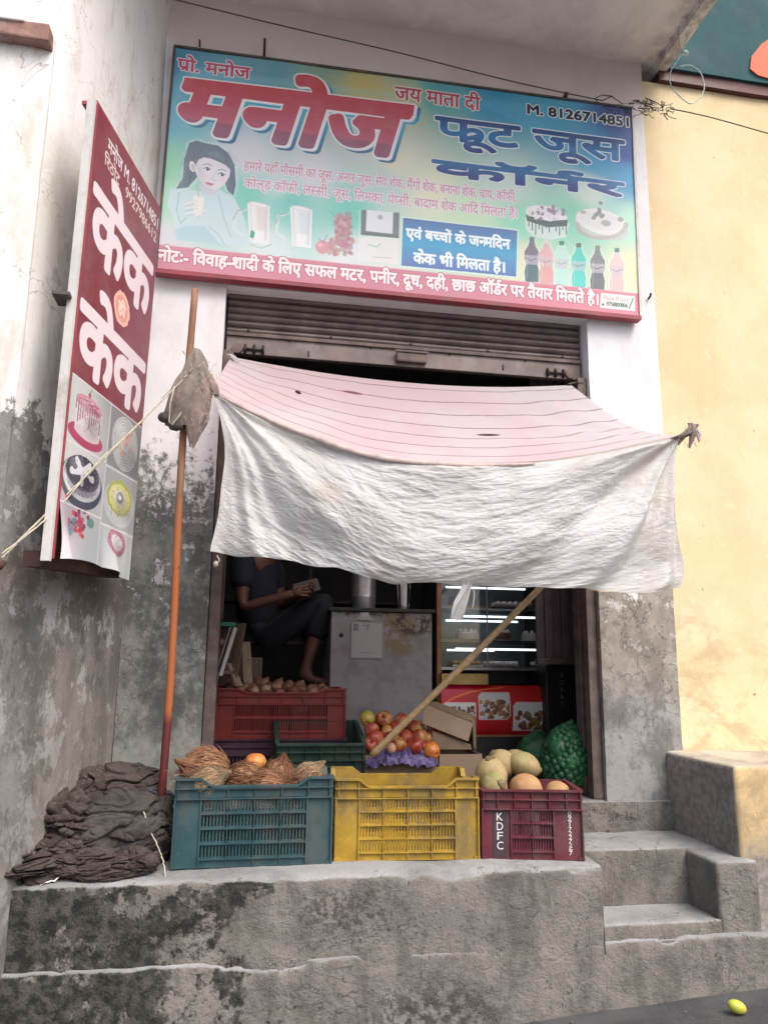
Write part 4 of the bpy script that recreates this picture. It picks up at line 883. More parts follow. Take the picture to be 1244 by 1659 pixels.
MB().rbox(X0, X1, YD - .034, YD - .0225, ZBT - .018, ZBT + .001, .002).build('bottom_rail', MT['iron'], SH, False, True)
for k, xx in enumerate([X0 + (X1 - X0) * (j + .5) / 9 for j in range(9)]):
    p = Vector((xx, YD - .026, ZBT - .022 if k % 2 else ZBT + .016)); MB().lathe([(0, -.004), (.006, -.003), (.006, .003)], 8, Matrix.Translation(p) @ Matrix.Rotation(R(90), 4, 'X')).build('rivet', MT['irondark'], SH, True, True)
# letter-box shaped handle in the middle
hc = at(666, 581, Y=YD - .03); m = MB(); m.rbox(hc.x - .083, hc.x + .083, YD - .050, YD - .024, hc.z - .026, hc.z + .030, .010); m.rbox(hc.x - .09, hc.x + .09, YD - .056, YD - .048, hc.z + .024, hc.z + .036, .003); m.build('pull_handle', MT['iron'], SH, False, True)
for px, py in ((412, 566), (900, 604)):
    c = at(px, py, Y=YD - .03); sgn = 1 if px < 600 else -1
    m = MB(); m.tube([c + Vector((-.055, 0, 0)), c + Vector((.05, 0, 0))], .006, 8)
    for dx in (-.045, 0, .045): m.tube([c + Vector((dx, .005, -.022)), c + Vector((dx, -.012, 0)), c + Vector((dx, .005, .022))], .007, 8)
    m.build('lock_bolt', MT['irondark'], SH, True, True)
    m = MB(); m.lathe([(.0, 0), (.028, 0), (.026, .012), (.0, .014)], 16, Matrix.Translation(c + Vector((-.085 * sgn, .010, 0))) @ Matrix.Rotation(R(90), 4, 'X')); m.build('lock_plate', MT['iron'], SH, 40, True)
for px, py in ((500, 573), (815, 595)): c = at(px, py, Y=YD - .024); MB().box(c.x - .004, c.x + .004, YD - .028, YD - .023, c.z - .014, c.z + .014).build('keyhole', MT['irondark'], SH, False, True)
# guide channels and door frame posts
for x0, x1, nm in ((OX0 + .003, OX0 + .055, 'left'), (OX1 - .055, OX1 - .003, 'right')):
    o = MB().rbox(x0, x1, .03, .09, FL + .002, ZB - .005, .004).rbox(x0, x1, .13, .20, FL + .002, OZ1 + .3, .004).build('shutter_guide', MT['iron'])
    base_at(o, ((x0 + x1) / 2, .1, FL)); tag(o, 'rusty brown steel guide channel at the %s jamb of the door' % nm, 'rail')

# ------------------------------------------------------------------ left pole with the tied rags, bamboo prop
def wood_mat(name, a, b, axis_scale=(8, 8, .8), ramp=None):
    n = NT(name); P = n.pos(); v = n.noise(n.mapv(P, axis_scale), 9, 6, .65, .5); c = n.mix(a, b, n.ss(v, .38, .64))
    if ramp:
        z = n.m('ADD', n.sep(P)[2], n.m('MULTIPLY', n.m('SUBTRACT', n.noise(P, 4, 4), .5), .3))
        for z0, z1, col in ramp: c = n.mix(c, n.mix(col, tuple(q * .7 for q in col), v), n.ss(z, z0, z1))
    c = n.mix(c, (.05, .035, .03), n.m('MULTIPLY', n.ss(n.noise(P, 30, 3), .66, .74), .7))
    return n.fin(c, .65, v, .4, .002)
MT['pole'] = wood_mat('worn_pole_wood', (.30, .15, .08), (.20, .11, .065), ramp=[(2.25, 2.0, (.42, .13, .045)), (1.30, 1.22, (.13, .022, .022))])
MT['bamboo'] = wood_mat('bamboo_skin', (.40, .28, .15), (.28, .19, .10), (6, 6, 6))
pb, pt = at(259, 1325, Y=-.24), at(315, 470, Y=-.46)
pts = []
for i in range(25):
    t = i / 24; p = pb.lerp(pt, t); pts.append(p + Vector((.006 * math.sin(t * 7), .008 * math.sin(t * 5), 0)))
pts = [Vector((pb.x - .002, pb.y - .01, .722))] + pts
m = MB(); m.tube(pts, [.018] + [.0172 - .0022 * i / 24 + .0010 * mn.noise(Vector((i * .7, 0, 0))) for i in range(25)], 12)
POLE = m.build('wooden_pole', MT['pole'], None, True); base_at(POLE, pts[0]); tag(POLE, 'thin orange brown wooden pole standing on the pavement left of the door', 'pole')
ba, bb = at(602, 1224, Y=-.07), at(1118, 694, Y=-.60)
BAM = thing('bamboo_prop', 'slanting bamboo stick propping the right corner of the awning cloth', 'bamboo pole', ba)
m = MB(); pts = []; rs = []
for i in range(61):
    t = i / 60; pts.append(ba.lerp(bb, t) + Vector((0, 0, -.022 * math.sin(math.pi * t)))); nd = abs(((t * 7.2 + .35) % 1) - .5); rs.append((.0165 - .004 * t) * (1 + .16 * max(0, 1 - nd / .035)))
m.tube(pts, rs, 12); m.build('stick', MT['bamboo'], BAM, True, True)

# ------------------------------------------------------------------ awning cloth
def cloth_mat(name, stripes):
    n = NT(name); u, v, _ = n.sep(n.uvc()); P = n.pos(); fine = n.noise(P, 30, 5, .65); big = n.noise(P, 3.0, 6, .65, .5)
    if stripes:
        c = n.mix((.60, .47, .50), (.60, .53, .555), n.ss(n.noise(n.mapv(P, (1, 1, 1), (2, 2, 2)), 2.2, 4), .42, .6))
        chk = n.m('MULTIPLY', n.m('ADD', n.m('SINE', n.m('MULTIPLY', u, 700)), n.m('SINE', n.m('MULTIPLY', v, 300))), .03); c = n.mix(c, (.55, .35, .40), n.m('ADD', chk, .05))
        c = n.mix(c, (.58, .55, .59), n.m('MULTIPLY', n.ss(u, .66, .9), .7))
        w = n.m('ADD', v, n.m('MULTIPLY', n.m('SUBTRACT', n.noise(n.mapv(n.uvc(), (4, 1, 1)), 2), .5), .03)); s_ = n.m('ABSOLUTE', n.m('SUBTRACT', n.m('FRACT', n.m('MULTIPLY', w, 7.6)), .5))
        line = n.m('MULTIPLY', n.ss(s_, .052, .018), n.m('MULTIPLY_ADD', n.ss(fine, .3, .6), .3, .55)); c = n.mix(c, (.20, .13, .15), line)
        c = n.mix(c, (.10, .03, .05), n.ss(n.near(n.mapv(n.uvc(), (1, .38, 1)), (.635, .205, 0), 0, 0, (1, 4.5, 1)), .030, .022))
        c = n.mix(c, (.03, .01, .01), n.ss(n.near(n.mapv(n.uvc(), (1, .38, 1)), (.225, .135, 0), 0, 0, (1, 1, 1)), .010, .006))
        c = n.mix(c, (.22, .10, .13), n.ss(n.near(n.mapv(n.uvc(), (1, .38, 1)), (.37, .075, 0), 0, 0, (1, 5, 1)), .032, .022))
        tr = .30; rough = .85
    else:
        c = n.mix((.84, .85, .87), (.74, .73, .72), n.ss(big, .40, .62))
        c = n.mix(c, (.46, .41, .36), n.m('MULTIPLY', n.ss(n.noise(n.mapv(n.uvc(), (1.5, 1, 1), (3, 3, 3)), 3.5, 6, .7, .5), .53, .70), .55))
        c = n.mix(c, (.50, .42, .36), n.m('MULTIPLY', n.ss(v, .045, .010), .85))
        c = n.mix(c, (.66, .56, .50), n.m('MULTIPLY', n.ss(n.near(n.mapv(n.uvc(), (2, 1, 1)), (.52, .42, 0), 0, 0), .10, .02), .6))
        c = n.mix(c, (.80, .52, .22), n.ss(n.near(n.mapv(n.uvc(), (2, 1, 1)), (1.72, 1.0, 0), 0, 0, (.8, 3, 1)), .05, .03))
        tr = .42; rough = .38
    if stripes: h = fine
    else:
        Q = n.mapv(n.uvc(), (2.1, .75, 1)); q1 = n.m('ABSOLUTE', n.m('SUBTRACT', n.noise(n.mapv(Q, (1, 2.6, 1)), 11, 4, .6, .5), .5)); q2 = n.m('ABSOLUTE', n.m('SUBTRACT', n.noise(n.mapv(Q, (1, 2.2, 1), (5, 5, 5), (0, 0, .5)), 26, 3, .6, .4), .5)); q3 = n.vor(n.mapv(Q, (1, 1.7, 1)), 34, 'DISTANCE_TO_EDGE')
        h = n.m('ADD', n.m('MULTIPLY', n.ss(q1, 0, .10), 1.0), n.m('ADD', n.m('MULTIPLY', n.ss(q2, 0, .09), .55), n.m('MULTIPLY', q3, .6)))
    n.fin(c, rough, h, .25 if stripes else .55, .0030, spec=.2 if stripes else .4)
    t = n.n('ShaderNodeBsdfTranslucent'); n.lk(c, t.inputs[0]); x = n.n('ShaderNodeMixShader'); x.inputs[0].default_value = tr
    n.t.links.new(n.b.outputs[0], x.inputs[1]); n.t.links.new(t.outputs[0], x.inputs[2]); n.t.links.new(x.outputs[0], n.out.inputs[0])
    return n.mat
MT['stripe_cloth'] = cloth_mat('pink_striped_cloth', True); MT['white_sheet'] = cloth_mat('white_plastic_sheet', False)
def line3(L): return [at(x, y, Y=Y) for x, y, Y in L]
Tp = line3([(375, 578, .03), (450, 592, .0), (545, 607, -.02), (640, 618, -.03), (735, 625, -.03), (830, 627, 0), (925, 624, .03)])
Rp = line3([(345, 632, -.43), (420, 670, -.46), (510, 706, -.50), (610, 737, -.53), (740, 750, -.55), (860, 748, -.57), (960, 735, -.58), (1040, 718, -.59), (1100, 706, -.60)])
Lp = line3([(375, 578, .03), (366, 592, -.1), (356, 610, -.28), (345, 632, -.43)])
Qp = line3([(925, 624, .03), (962, 652, -.13), (1008, 684, -.33), (1050, 700, -.48), (1100, 706, -.60)])
def roof(u, v):
    p = cr(Tp, u) * (1 - v) + cr(Rp, u) * v + cr(Lp, v) * (1 - u) + cr(Qp, v) * u - (Tp[0] * (1 - u) * (1 - v) + Tp[-1] * u * (1 - v) + Rp[0] * (1 - u) * v + Rp[-1] * u * v)
    env = math.sin(math.pi * v) ** .7 * min(1, 6 * u) * min(1, 6 * (1 - u))
    a = math.atan2(v - 1.0, u * 3 + .05) ; b = math.atan2(v - 1.0, (1 - u) * 3 + .05)
    d = .010 * math.sin(a * 14) * math.exp(-u * 4) + .012 * math.sin(b * 16) * math.exp(-(1 - u) * 4) + .005 * fbm((u * 8, v * 2, 5), 3) - .016
    return p + Vector((0, -.3, .9)) * d * env
AW = thing('awning_cloth', 'pink striped cloth with a crinkled white sheet hanging below it across the shop door', 'awning', Rp[0])
MB().grid(roof, 150, 40).build('striped_cloth', MT['stripe_cloth'], AW, True, True)
Bp = line3([(341, 893, -.44), (388, 902, -.43), (440, 903, -.45), (492, 914, -.46), (545, 922, -.48), (598, 936, -.50), (650, 945, -.51), (705, 946, -.53), (765, 948, -.54), (830, 950, -.55), (900, 952, -.56), (970, 956, -.57), (1040, 961, -.58), (1104, 950, -.60)])
SLp = line3([(345, 632, -.43), (358, 680, -.44), (364, 740, -.45), (358, 800, -.45), (350, 850, -.44), (341, 893, -.44)])
SRp = line3([(1100, 706, -.60), (1092, 745, -.60), (1092, 800, -.60), (1098, 860, -.60), (1108, 915, -.60), (1104, 950, -.60)])
def sheet(u, v):
    p = cr(Rp, u) * (1 - v) + cr(Bp, u) * v + cr(SLp, v) * (1 - u) + cr(SRp, v) * u - (Rp[0] * (1 - u) * (1 - v) + Rp[-1] * u * (1 - v) + Bp[0] * (1 - u) * v + Bp[-1] * u * v)
    X, Z = u * 2.1, -v * .62 - .25 * math.sin(math.pi * u) * (1 - v)
    env = min(1, 16 * v) * min(1, 14 * u) * min(1, 14 * (1 - u))
    # swags that sweep down from both tied corners and meet in the middle
    sl = Z + .52 * X * math.exp(-X * .55); sr = Z + .52 * (2.1 - X) * math.exp(-(2.1 - X) * .55); wl = 1 / (1 + math.exp((X - 1.05) * 4))
    wob = .05 * fbm((X * 2, Z * 3, 2), 3)
    d = .013 * wl * math.sin((sl + wob) * 24) + .015 * (1 - wl) * math.sin((sr + wob) * 22 + 1)
    al = math.atan2(-Z + .01, X + .02); ar = math.atan2(-Z + .01, 2.12 - X)
    d += .034 * math.exp(-X * 1.5) * min(1, X * 6) * math.sin(al * 12 + wob * 8) ** 3 + .040 * math.exp(-(2.1 - X) * 1.5) * math.sin(ar * 15 + .6 + wob * 8) + .012 * math.exp(-(2.1 - X) * 1.2) * math.sin(ar * 34)
    s1 = sl * wl + sr * (1 - wl)
    k = fbm((X * 5 + 3, s1 * 26, 1), 4, .6); d += .006 * k * math.exp(-((X - 1.0) / .85) ** 2) + .0015 * k
    d += .0028 * ridged((X * 11 + .4 * k, s1 * 24, 7), 4) * (.6 + .8 * mn.noise(Vector((X * 2.5, Z * 4, 9))))
    d += .045 * math.sin(math.pi * v) * math.sin(math.pi * u) ** .5
    hem = .012 * fbm((X * 5, 0, 3), 2) * max(0, v - .9) * 10
    return p + Vector((.15 * d, -d * env, -.25 * abs(d) * env * .3 + hem))
MB().grid(sheet, 440, 190).build('white_sheet', MT['white_sheet'], AW, True, True)
# rolled seam along the ridge and the loose second layer of the hem
def seam(u, v):
    c = cr(Rp, .03 + .60 * u); a = v * 2 * math.pi; r = (.010 + .004 * mn.noise(Vector((u * 9, 0, 0)))) * (.35 + math.sin(math.pi * u) ** .6)
    return c + Vector((0, -.012 + math.cos(a) * r * .6, -.012 + math.sin(a) * r))
MT['seam'] = simple('rolled_seam_cloth', (.48, .38, .36), .9, .25, 16, .5, .003)
MB().grid(seam, 80, 8).build('rolled_seam', MT['seam'], AW, True, True)
H1 = line3([(341, 893, -.425), (362, 897, -.42), (395, 901, -.42), (430, 903, -.43), (470, 908, -.44)]); H0 = line3([(351, 882, -.41), (370, 885, -.40), (400, 884, -.40), (430, 888, -.41), (470, 900, -.43)])
MB().grid(lambda u, v: cr(H0, u) * (1 - v) + cr(H1, u) * v + Vector((0, .006 * math.sin(u * 17 + v * 2), 0)), 40, 6).build('hem_layer', MT['white_sheet'], AW, True, True)
# torn plastic strip that hangs from the middle of the hem
HS = line3([(758, 945, -.56), (752, 962, -.56), (745, 980, -.56), (739, 1004, -.55)])
m = MB(); m.grid(lambda u, v: cr(HS, v) + Vector(((u - .5) * (.05 - .01 * math.sin(v * 6)), .012 * math.sin(u * 9 + v * 5), .006 * math.sin(u * 14 + v * 3))), 10, 24)
h2 = line3([(762, 946, -.55), (768, 962, -.55), (765, 986, -.55)]); m.tube([cr(h2, i / 10) for i in range(11)], .0025, 5)
m.build('torn_strip', MT['white_sheet'], AW, True, True)
tp = line3([(352, 900, -.44), (356, 908, -.45), (350, 914, -.45)]); m = MB(); m.tube(tp, .003, 5); m.blob(tp[-1], (.011, .011, .014), None, 2); m.build('string_tassel', MT['white_sheet'], AW, True, True)

# ------------------------------------------------------------------ rags, knots and ropes
def burlap(name, a, b, dk=(.05, .04, .035)):
    n = NT(name); P = n.obj(); w1 = n.n('ShaderNodeTexWave', wave_type='BANDS', bands_direction='X'); w1.inputs['Scale'].default_value = 150; w1.inputs['Distortion'].default_value = 3; w2 = n.n('ShaderNodeTexWave', wave_type='BANDS', bands_direction='Z'); w2.inputs['Scale'].default_value = 150; w2.inputs['Distortion'].default_value = 3
    n.lk(P, w1.inputs[0]); n.lk(P, w2.inputs[0]); g = n.noise(P, 7, 6, .7, .4); f = n.noise(P, 60, 4, .7); c = n.mix(a, b, n.ss(g, .36, .64)); c = n.mix(c, dk, n.m('MULTIPLY', n.ss(n.noise(P, 4, 5, .7), .52, .7), .5))
    c = n.mix(c, tuple(min(1, q * 1.9) for q in b), n.m('MULTIPLY', n.ss(f, .55, .7), .45))
    return n.fin(c, .97, n.m('ADD', n.m('MULTIPLY', n.m('ADD', w1.outputs['Fac'], w2.outputs['Fac']), .35), n.m('ADD', f, g)), .6, .004, spec=.1)
MT['rag'] = burlap('grey_rag', (.30, .26, .23), (.22, .185, .165)); MT['raglight'] = burlap('frayed_pinkish_rag', (.36, .27, .25), (.26, .20, .18)); MT['stone'] = burlap('dark_wad', (.12, .11, .10), (.07, .065, .06))
MT['string'] = simple('pale_string', (.42, .38, .32), .9, .2, 40, .3, .001); MT['rope'] = simple('dirty_nylon_rope', (.36, .34, .26), .85, .3, 40, .4, .001)
kc = at(312, 640, Y=-.44)
RG = thing('rag_bundle', 'grey brown rag bundle tied round the wooden pole at the awning corner', 'rag', kc)
def wrap(pts, rad, seed, mat, name, n=20, m_=30, tear=0):
    """rag wrapped along a measured line with uneven folds"""
    def f(u, v):
        c = cr(pts, v); a = u * 2 * math.pi; r = cr([Vector((q, 0, 0)) for q in rad], v).x
        r *= 1 + .28 * fbm((math.cos(a) * 1.6 + seed, math.sin(a) * 1.6, v * 2.2), 3) + .12 * math.sin(a * 5 + v * 4 + seed)
        return c + Vector((math.cos(a) * r, math.sin(a) * r * .7, (tear * max(0, v - .9) * 10 * mn.noise(Vector((a * 2.2, seed, 0))))))
    return MB().grid(f, n * 2, m_).build(name, mat, RG, True, True)
wrap(line3([(316, 566, -.435), (318, 590, -.44), (313, 620, -.44), (300, 660, -.45), (286, 690, -.45)]), [.022, .045, .062, .07, .04], 1, MT['rag'], 'wrapped_rag')
wrap(line3([(322, 600, -.44), (322, 640, -.45), (318, 680, -.45), (312, 724, -.44)]), [.03, .055, .048, .008], 5, MT['raglight'], 'hanging_rag', tear=.03)
wrap(line3([(330, 600, -.44), (340, 625, -.44), (350, 640, -.44)]), [.02, .035, .014], 8, MT['raglight'], 'corner_knot')
for i, (x, y, r) in enumerate(((270, 676, .034), (285, 690, .030), (300, 668, .03))):
    MB().blob(at(x, y, Y=-.46), (r, r * .8, r * .75), lambda p: p * (1 + .2 * fbm(p * 2 + Vector((i, 0, 0)), 3)), 3).build('wad', MT['stone'], RG, True, True)
m = MB(); rr = random.Random(3)
for k in range(80):
    x, y = rr.uniform(300, 352), rr.uniform(585, 700); p = at(x, y, Y=-.48); q = [p]
    for j in range(3): p = p + Vector((rr.uniform(-.012, .012), rr.uniform(-.01, .004), rr.uniform(-.022, .004))); q.append(p)
    m.tube(q, [.0016, .0014, .0011, .0006], 3)
for x0, y0, x1, y1 in ((286, 622, 262, 646), (322, 648, 336, 668), (300, 575, 296, 568)): m.tube([at(x0, y0, Y=-.45), at(x1, y1, Y=-.47)], .0022, 4)
tag(m.build('frayed_threads', MT['string'], RG, False, True), kind='stuff')
m = MB(); m.tube([at(x, y, Y=-.49) for x, y in ((283, 625), (276, 655), (274, 684), (280, 688), (292, 672), (304, 640))], .0035, 6); m.build('tie_string', MT['string'], RG, True, True)
def rope(name, label, pts, r, mat, sag=0, cat='rope', n=40, wob=.0, grp=None):
    q = []
    for i in range(n + 1):
        t = i / n; p = cr(pts, t) + Vector((0, 0, -sag * math.sin(math.pi * t)))
        if wob: p += Vector((mn.noise(Vector((t * 30, 1, 0))), mn.noise(Vector((t * 30, 2, 0))), mn.noise(Vector((t * 30, 3, 0))))) * wob
        q.append(p)
    o = MB().tube(q, r, 6).build(name, mat, None, True); base_at(o, q[0]); return tag(o, label, cat, grp)
rope('tie_rope', 'pale rope running from the pole rags across the cake signboard to the left wall', [at(228, 684, Y=-.62), at(150, 762, Y=-.80), at(70, 838, Y=-.97), at(3, 905, Y=-1.08)], .0042, MT['rope'], .0, wob=.002)
rope('tie_rope', 'second thinner rope beside the first, frayed below the cake signboard', [at(222, 692, Y=-.63), at(160, 748, Y=-.78), at(90, 828, Y=-.94), at(3, 898, Y=-1.08)], .003, MT['string'], .0, wob=.003)
rope('tie_rope', 'short end of rope between the rag bundle and the cake signboard', [at(300, 612, Y=-.46), at(276, 636, Y=-.50), at(228, 684, Y=-.62)], .0032, MT['string'], 0)
# brown rags at the right corner, where stick and cloth meet
kk = at(1112, 700, Y=-.60)
RC = thing('rag_knot', 'small brown rag knot tying the awning to the bamboo over the yellow wall', 'rag', kk); RG0 = RG; RG = RC
wrap(line3([(1086, 712, -.60), (1100, 708, -.61), (1114, 700, -.61), (1126, 688, -.61)]), [.010, .028, .024, .016], 11, MT['rag'], 'knot')
wrap(line3([(1118, 686, -.61), (1122, 700, -.62), (1116, 726, -.62)]), [.014, .016, .005], 15, MT['raglight'], 'loose_end')
wrap(line3([(1122, 690, -.60), (1130, 702, -.60), (1132, 716, -.60)]), [.012, .012, .005], 19, MT['seam'], 'loose_end')
m = MB()
for k in range(26):
    p = at(rr.uniform(1084, 1130), rr.uniform(694, 722), Y=-.63); q = [p]
    for j in range(3): p = p + Vector((rr.uniform(-.012, .012), rr.uniform(-.01, .004), rr.uniform(-.018, .01))); q.append(p)
    m.tube(q, [.0014, .0012, .001, .0006], 3)
tag(m.build('frayed_threads', MT['string'], RC, False, True), kind='stuff')
m = MB(); ll = line3([(372, 574, .0), (380, 582, -.01), (390, 596, -.03)]); RG = thing('corner_tie', 'pink twisted cloth end tied to the shutter lock at upper left', 'knot', ll[0])
wrap(ll, [.012, .022, .006], 23, MT['stripe_cloth'], 'knot')
ll = line3([(920, 622, .02), (934, 620, .03), (950, 622, .04)]); RG = thing('corner_tie', 'grey string knot holding the awning to the right shutter lock', 'knot', ll[0]); wrap(ll, [.006, .014, .005], 27, MT['rag'], 'knot')
RG = RG0
# overhead wire with its knot, nylon cord loops
MT['wire'] = simple('dark_wire', (.05, .04, .035), .6, .2, 30); MT['cord'] = simple('blue_green_cord', (.38, .50, .50), .6, .2, 30)
rope('overhead_wire', 'thin dark wire crossing above the juice signboard to the right knot', line3([(262, -6, -.35), (450, 40, -.34), (640, 84, -.33), (830, 132, -.32), (975, 163, -.30)]), .0035, MT['wire'], 0, 'wire')
rope('overhead_wire', 'thin brown wire crossing the yellow wall from the knot', line3([(1085, 176, -.28), (1150, 190, -.27), (1250, 218, -.26)]), .0035, MT['wire'], 0, 'wire')
m = MB(); m.tube([at(x, y, Y=-.30) for x, y in ((975, 163), (990, 156), (1008, 168), (990, 180), (974, 170), (962, 160), (975, 154), (992, 156))], .003, 5)
o = m.build('wire_loop', MT['wire'], None, True); base_at(o, at(975, 170, Y=-.3)); tag(o, 'loop of dark wire at the top right corner of the signboard', 'wire')
kn = at(1050, 178, Y=-.28); KN = thing('cord_knot', 'tangled knot of pale cord and dark wire at the wall corner', 'knot', kn)
m = MB(); m2 = MB()
for k in range(30):
    x = rr.uniform(1008, 1088); y = 172 + (x - 1040) * .12 + rr.uniform(-7, 9); p = at(x, y, Y=-.29 + rr.uniform(-.02, .02)); q = [p]
    for j in range(5): p = p + Vector((rr.uniform(-.03, .035), rr.uniform(-.012, .012), rr.uniform(-.016, .016))); q.append(p)
    (m if k % 2 else m2).tube([cr(q, i / 12) for i in range(13)], .0026, 5)
tag(m.build('cord_tangle', MT['rope'], KN, True, True), kind='stuff'); tag(m2.build('wire_tangle', MT['wire'], KN, True, True), kind='stuff')
for nm, pp in (('pale nylon cord hanging in front of the teal band from the roof', [(1136, 0), (1112, 25), (1099, 45), (1100, 70), (1105, 84)]), ('second strand of nylon cord beside the teal band', [(1128, -4), (1122, 30), (1113, 58), (1106, 84)]),
               ('loop of pale cord over the red stripe and yellow wall', [(1105, 84), (1094, 102), (1085, 118), (1086, 138), (1100, 156), (1118, 168), (1134, 158), (1140, 140), (1134, 118), (1118, 106), (1100, 108)])):
    L = [at(x, y, Y=-.30) for x, y in pp]; rope('nylon_cord', nm, L, .0030, MT['cord'], 0, 'cord', 60, .003)
m = MB(); m.blob(at(1108, 86, Y=-.30), (.022, .016, .013), lambda p: p * (1 + .3 * fbm(p * 3, 3)), 2); o = m.build('cord_end', MT['cord'], None, True); base_at(o, at(1108, 86, Y=-.3)); tag(o, 'small pale knot where the two nylon strands meet', 'knot')
# nails and hooks
def nail(label, x, y, Y, L=.06, r=.006, d=(0, -1, .3)):
    p = at(x, y, Y=Y); dv = Vector(d).normalized(); o = MB().tube([p, p + dv * L * .7, p + dv * L + Vector((0, 0, .012))], r, 7).build('nail', MT['rust'], None, True); base_at(o, p); tag(o, label, 'nail')
nail('rusty nail above the left part of the juice signboard', 428, 94, 0, .09, .007, (0, -1, .5)); nail('small nail in the wall over the first word of the signboard', 324, 76, 0, .03, .005); nail('dark bolt on the right upper edge of the signboard', 914, 160, -.05, .03, .013)
nail('short nail at the right end of the signboard in white plaster', 1050, 484, 0, .03, .006); nail('dark peg in the left wall where the ropes end', 6, 912, -1.005, .05, .010, (0, -1, -.6))
# ------------------------------------------------------------------ plastic crates
def plastic(name, col, dirt, rough=.5, grime=.6):
    n = NT(name); P = n.obj(); a = n.noise(P, 9, 6, .65, .3); b = n.noise(P, 60, 3, .6); c = n.mix(tuple(q * .8 for q in col), tuple(min(1, q * 1.15) for q in col), n.ss(a, .35, .65))
    c = n.mix(c, dirt, n.m('MULTIPLY', n.ss(n.noise(n.mapv(P, (1, 1, .6)), 6, 7, .7), .46, .66), grime)); c = n.mix(c, tuple(min(1, q * 1.8 + .03) for q in col), n.m('MULTIPLY', n.ss(b, .62, .72), .35))
    return n.fin(c, n.m('MULTIPLY_ADD', a, .3, rough - .1), n.m('ADD', a, b), .15, .002, spec=.4)
MT['blue'] = plastic('blue_green_plastic', (.024, .070, .080), (.07, .08, .078), grime=.85); MT['yellow_pl'] = plastic('yellow_plastic', (.36, .225, .025), (.15, .115, .06), grime=.85); MT['maroon'] = plastic('maroon_plastic', (.115, .020, .032), (.12, .07, .07), grime=.75)
MT['redpl'] = plastic('red_plastic', (.19, .016, .014), (.14, .05, .04), grime=.4); MT['dkgreen'] = plastic('dark_green_plastic', (.018, .045, .034), (.05, .055, .05)); MT['dkpurple'] = plastic('dark_plum_plastic', (.06, .018, .04), (.06, .05, .055)); MT['ink'] = simple('white_stencil_paint', (.72, .70, .68), .6, .1, 20, .1, .001)
def crate(label, mat, w, d, h, loc, rot=(0, 0, 0), dip=.028, cols=4, rows=4, side=.165, name='plastic_crate', group=None, lettering=()):
    t = thing(name, label, 'crate', loc, rot, group); ph = h - .075
    def panel(nm, W, M, dp, fine=True, sd=side):
        m = MB(); x0, x1 = -W / 2, W / 2; a, b = x0 + W * sd, x1 - W * sd; rw = .0045
        m.box(x0 + .004, a, .010, .014, .004, ph, M); m.box(b, x1 - .004, .010, .014, .004, ph, M)          # solid corner fields
        z0, z1 = .030, ph; m.box(a, b, .0095, .0135, .004, z0, M)
        for i in range(rows + 1):                                                                            # raised cross ribs
            z = z0 + (z1 - z0) * i / rows; m.box(a, b, .0, .0092, z - rw / 2, z + rw / 2, M)
        for i in range(cols + 1):
            x = a + (b - a) * i / cols; k = rw * (1.3 if i in (0, cols) else .8); m.box(x - k / 2, x + k / 2, .0012, .0098, .006, ph - .003, M)
        for i in range(cols):                                                                                # slotted cells behind the ribs
            xa, xb = a + (b - a) * i / cols, a + (b - a) * (i + 1) / cols
            ns_ = 8
            for j in range(rows):
                za, zb = z0 + (z1 - z0) * j / rows, z0 + (z1 - z0) * (j + 1) / rows; g = (zb - za) * .14
                m.box(xa, xb, .0105, .0128, za, za + g, M); m.box(xa, xb, .0105, .0128, zb - g, zb, M)
            p = (xb - xa) / ns_
            for q in range(ns_ + 1): m.box(xa + p * q - p * .24, xa + p * q + p * .24, .0102, .0125, z0, z1, M)
        # rim with hand dip
        top = [(x0, h), (x0 + W * .16, h), (x0 + W * .23, h - dp), (x1 - W * .23, h - dp), (x1 - W * .16, h), (x1, h)]
        m.prism([(x0, ph)] + top + [(x1, ph)], .009, .0135, M)
        for (xa, za), (xb, zb) in zip(top, top[1:]): m.prism([(xa, za - .006), (xb, zb - .006), (xb, zb + .002), (xa, za + .002)], -.006, .0145, M)
        for z in (ph, ph + .038): m.box(x0, x1, -.004, .0088, z - rw / 2, z + rw / 2, M)
        for i in range(7):
            x = x0 + W * (.02, .16, .33, .5, .67, .84, .98)[i]; zt = h - dp if .2 < (x - x0) / W < .8 else h; m.box(x - .002, x + .002, -.002, .0086, ph, zt - .008, M)
        for x in (x0 + .003, x1 - .003): m.box(x - .003, x + .003, -.003, .012, .0, ph, M)
        return m.build(nm, mat, t)
    F = Matrix.Translation((0, -d / 2, 0)); B = Matrix.Rotation(math.pi, 4, 'Z') @ F
    panel('front_panel', w, F, dip); panel('back_panel', w, B, dip)
    for s_ in (1, -1): panel('side_panel', d - .03, Matrix.Rotation(s_ * math.pi / 2, 4, 'Z') @ Matrix.Translation((0, -w / 2, 0)), dip)
    m = MB(); m.box(-w / 2 + .004, w / 2 - .004, -d / 2 + .004, d / 2 - .004, 0, .005)
    for x in (-w / 2 + .01, w / 2 - .01): m.prism([(x - .012, -.001), (x + .012, -.001), (x + .012, .012), (x - .012, .012)], -d / 2 + .001, d / 2 - .001)
    m.build('base', mat, t)
    for words, x, zt, sz_, sp_ in lettering:
        for i, ch in enumerate(words):
            tr = _raw_tris(ch); z = zt - i * sp_; vs = []; x0_, x1_ = tr[..., 0].min(), tr[..., 0].max(); y0_, y1_ = tr[..., 1].min(), tr[..., 1].max()
            for T in tr: vs += [(x + ((q[0] - (x0_ + x1_) / 2) / max(.4, x1_ - x0_)) * sz_ * .85, -d / 2 + .0075, z + ((q[1] - y0_) / (y1_ - y0_) - .5) * sz_) for q in T]
            MB().add(vs, [(k, k + 1, k + 2) for k in range(0, len(vs), 3)]).build('letter', MT['ink'], t, fixn=False)
    return t
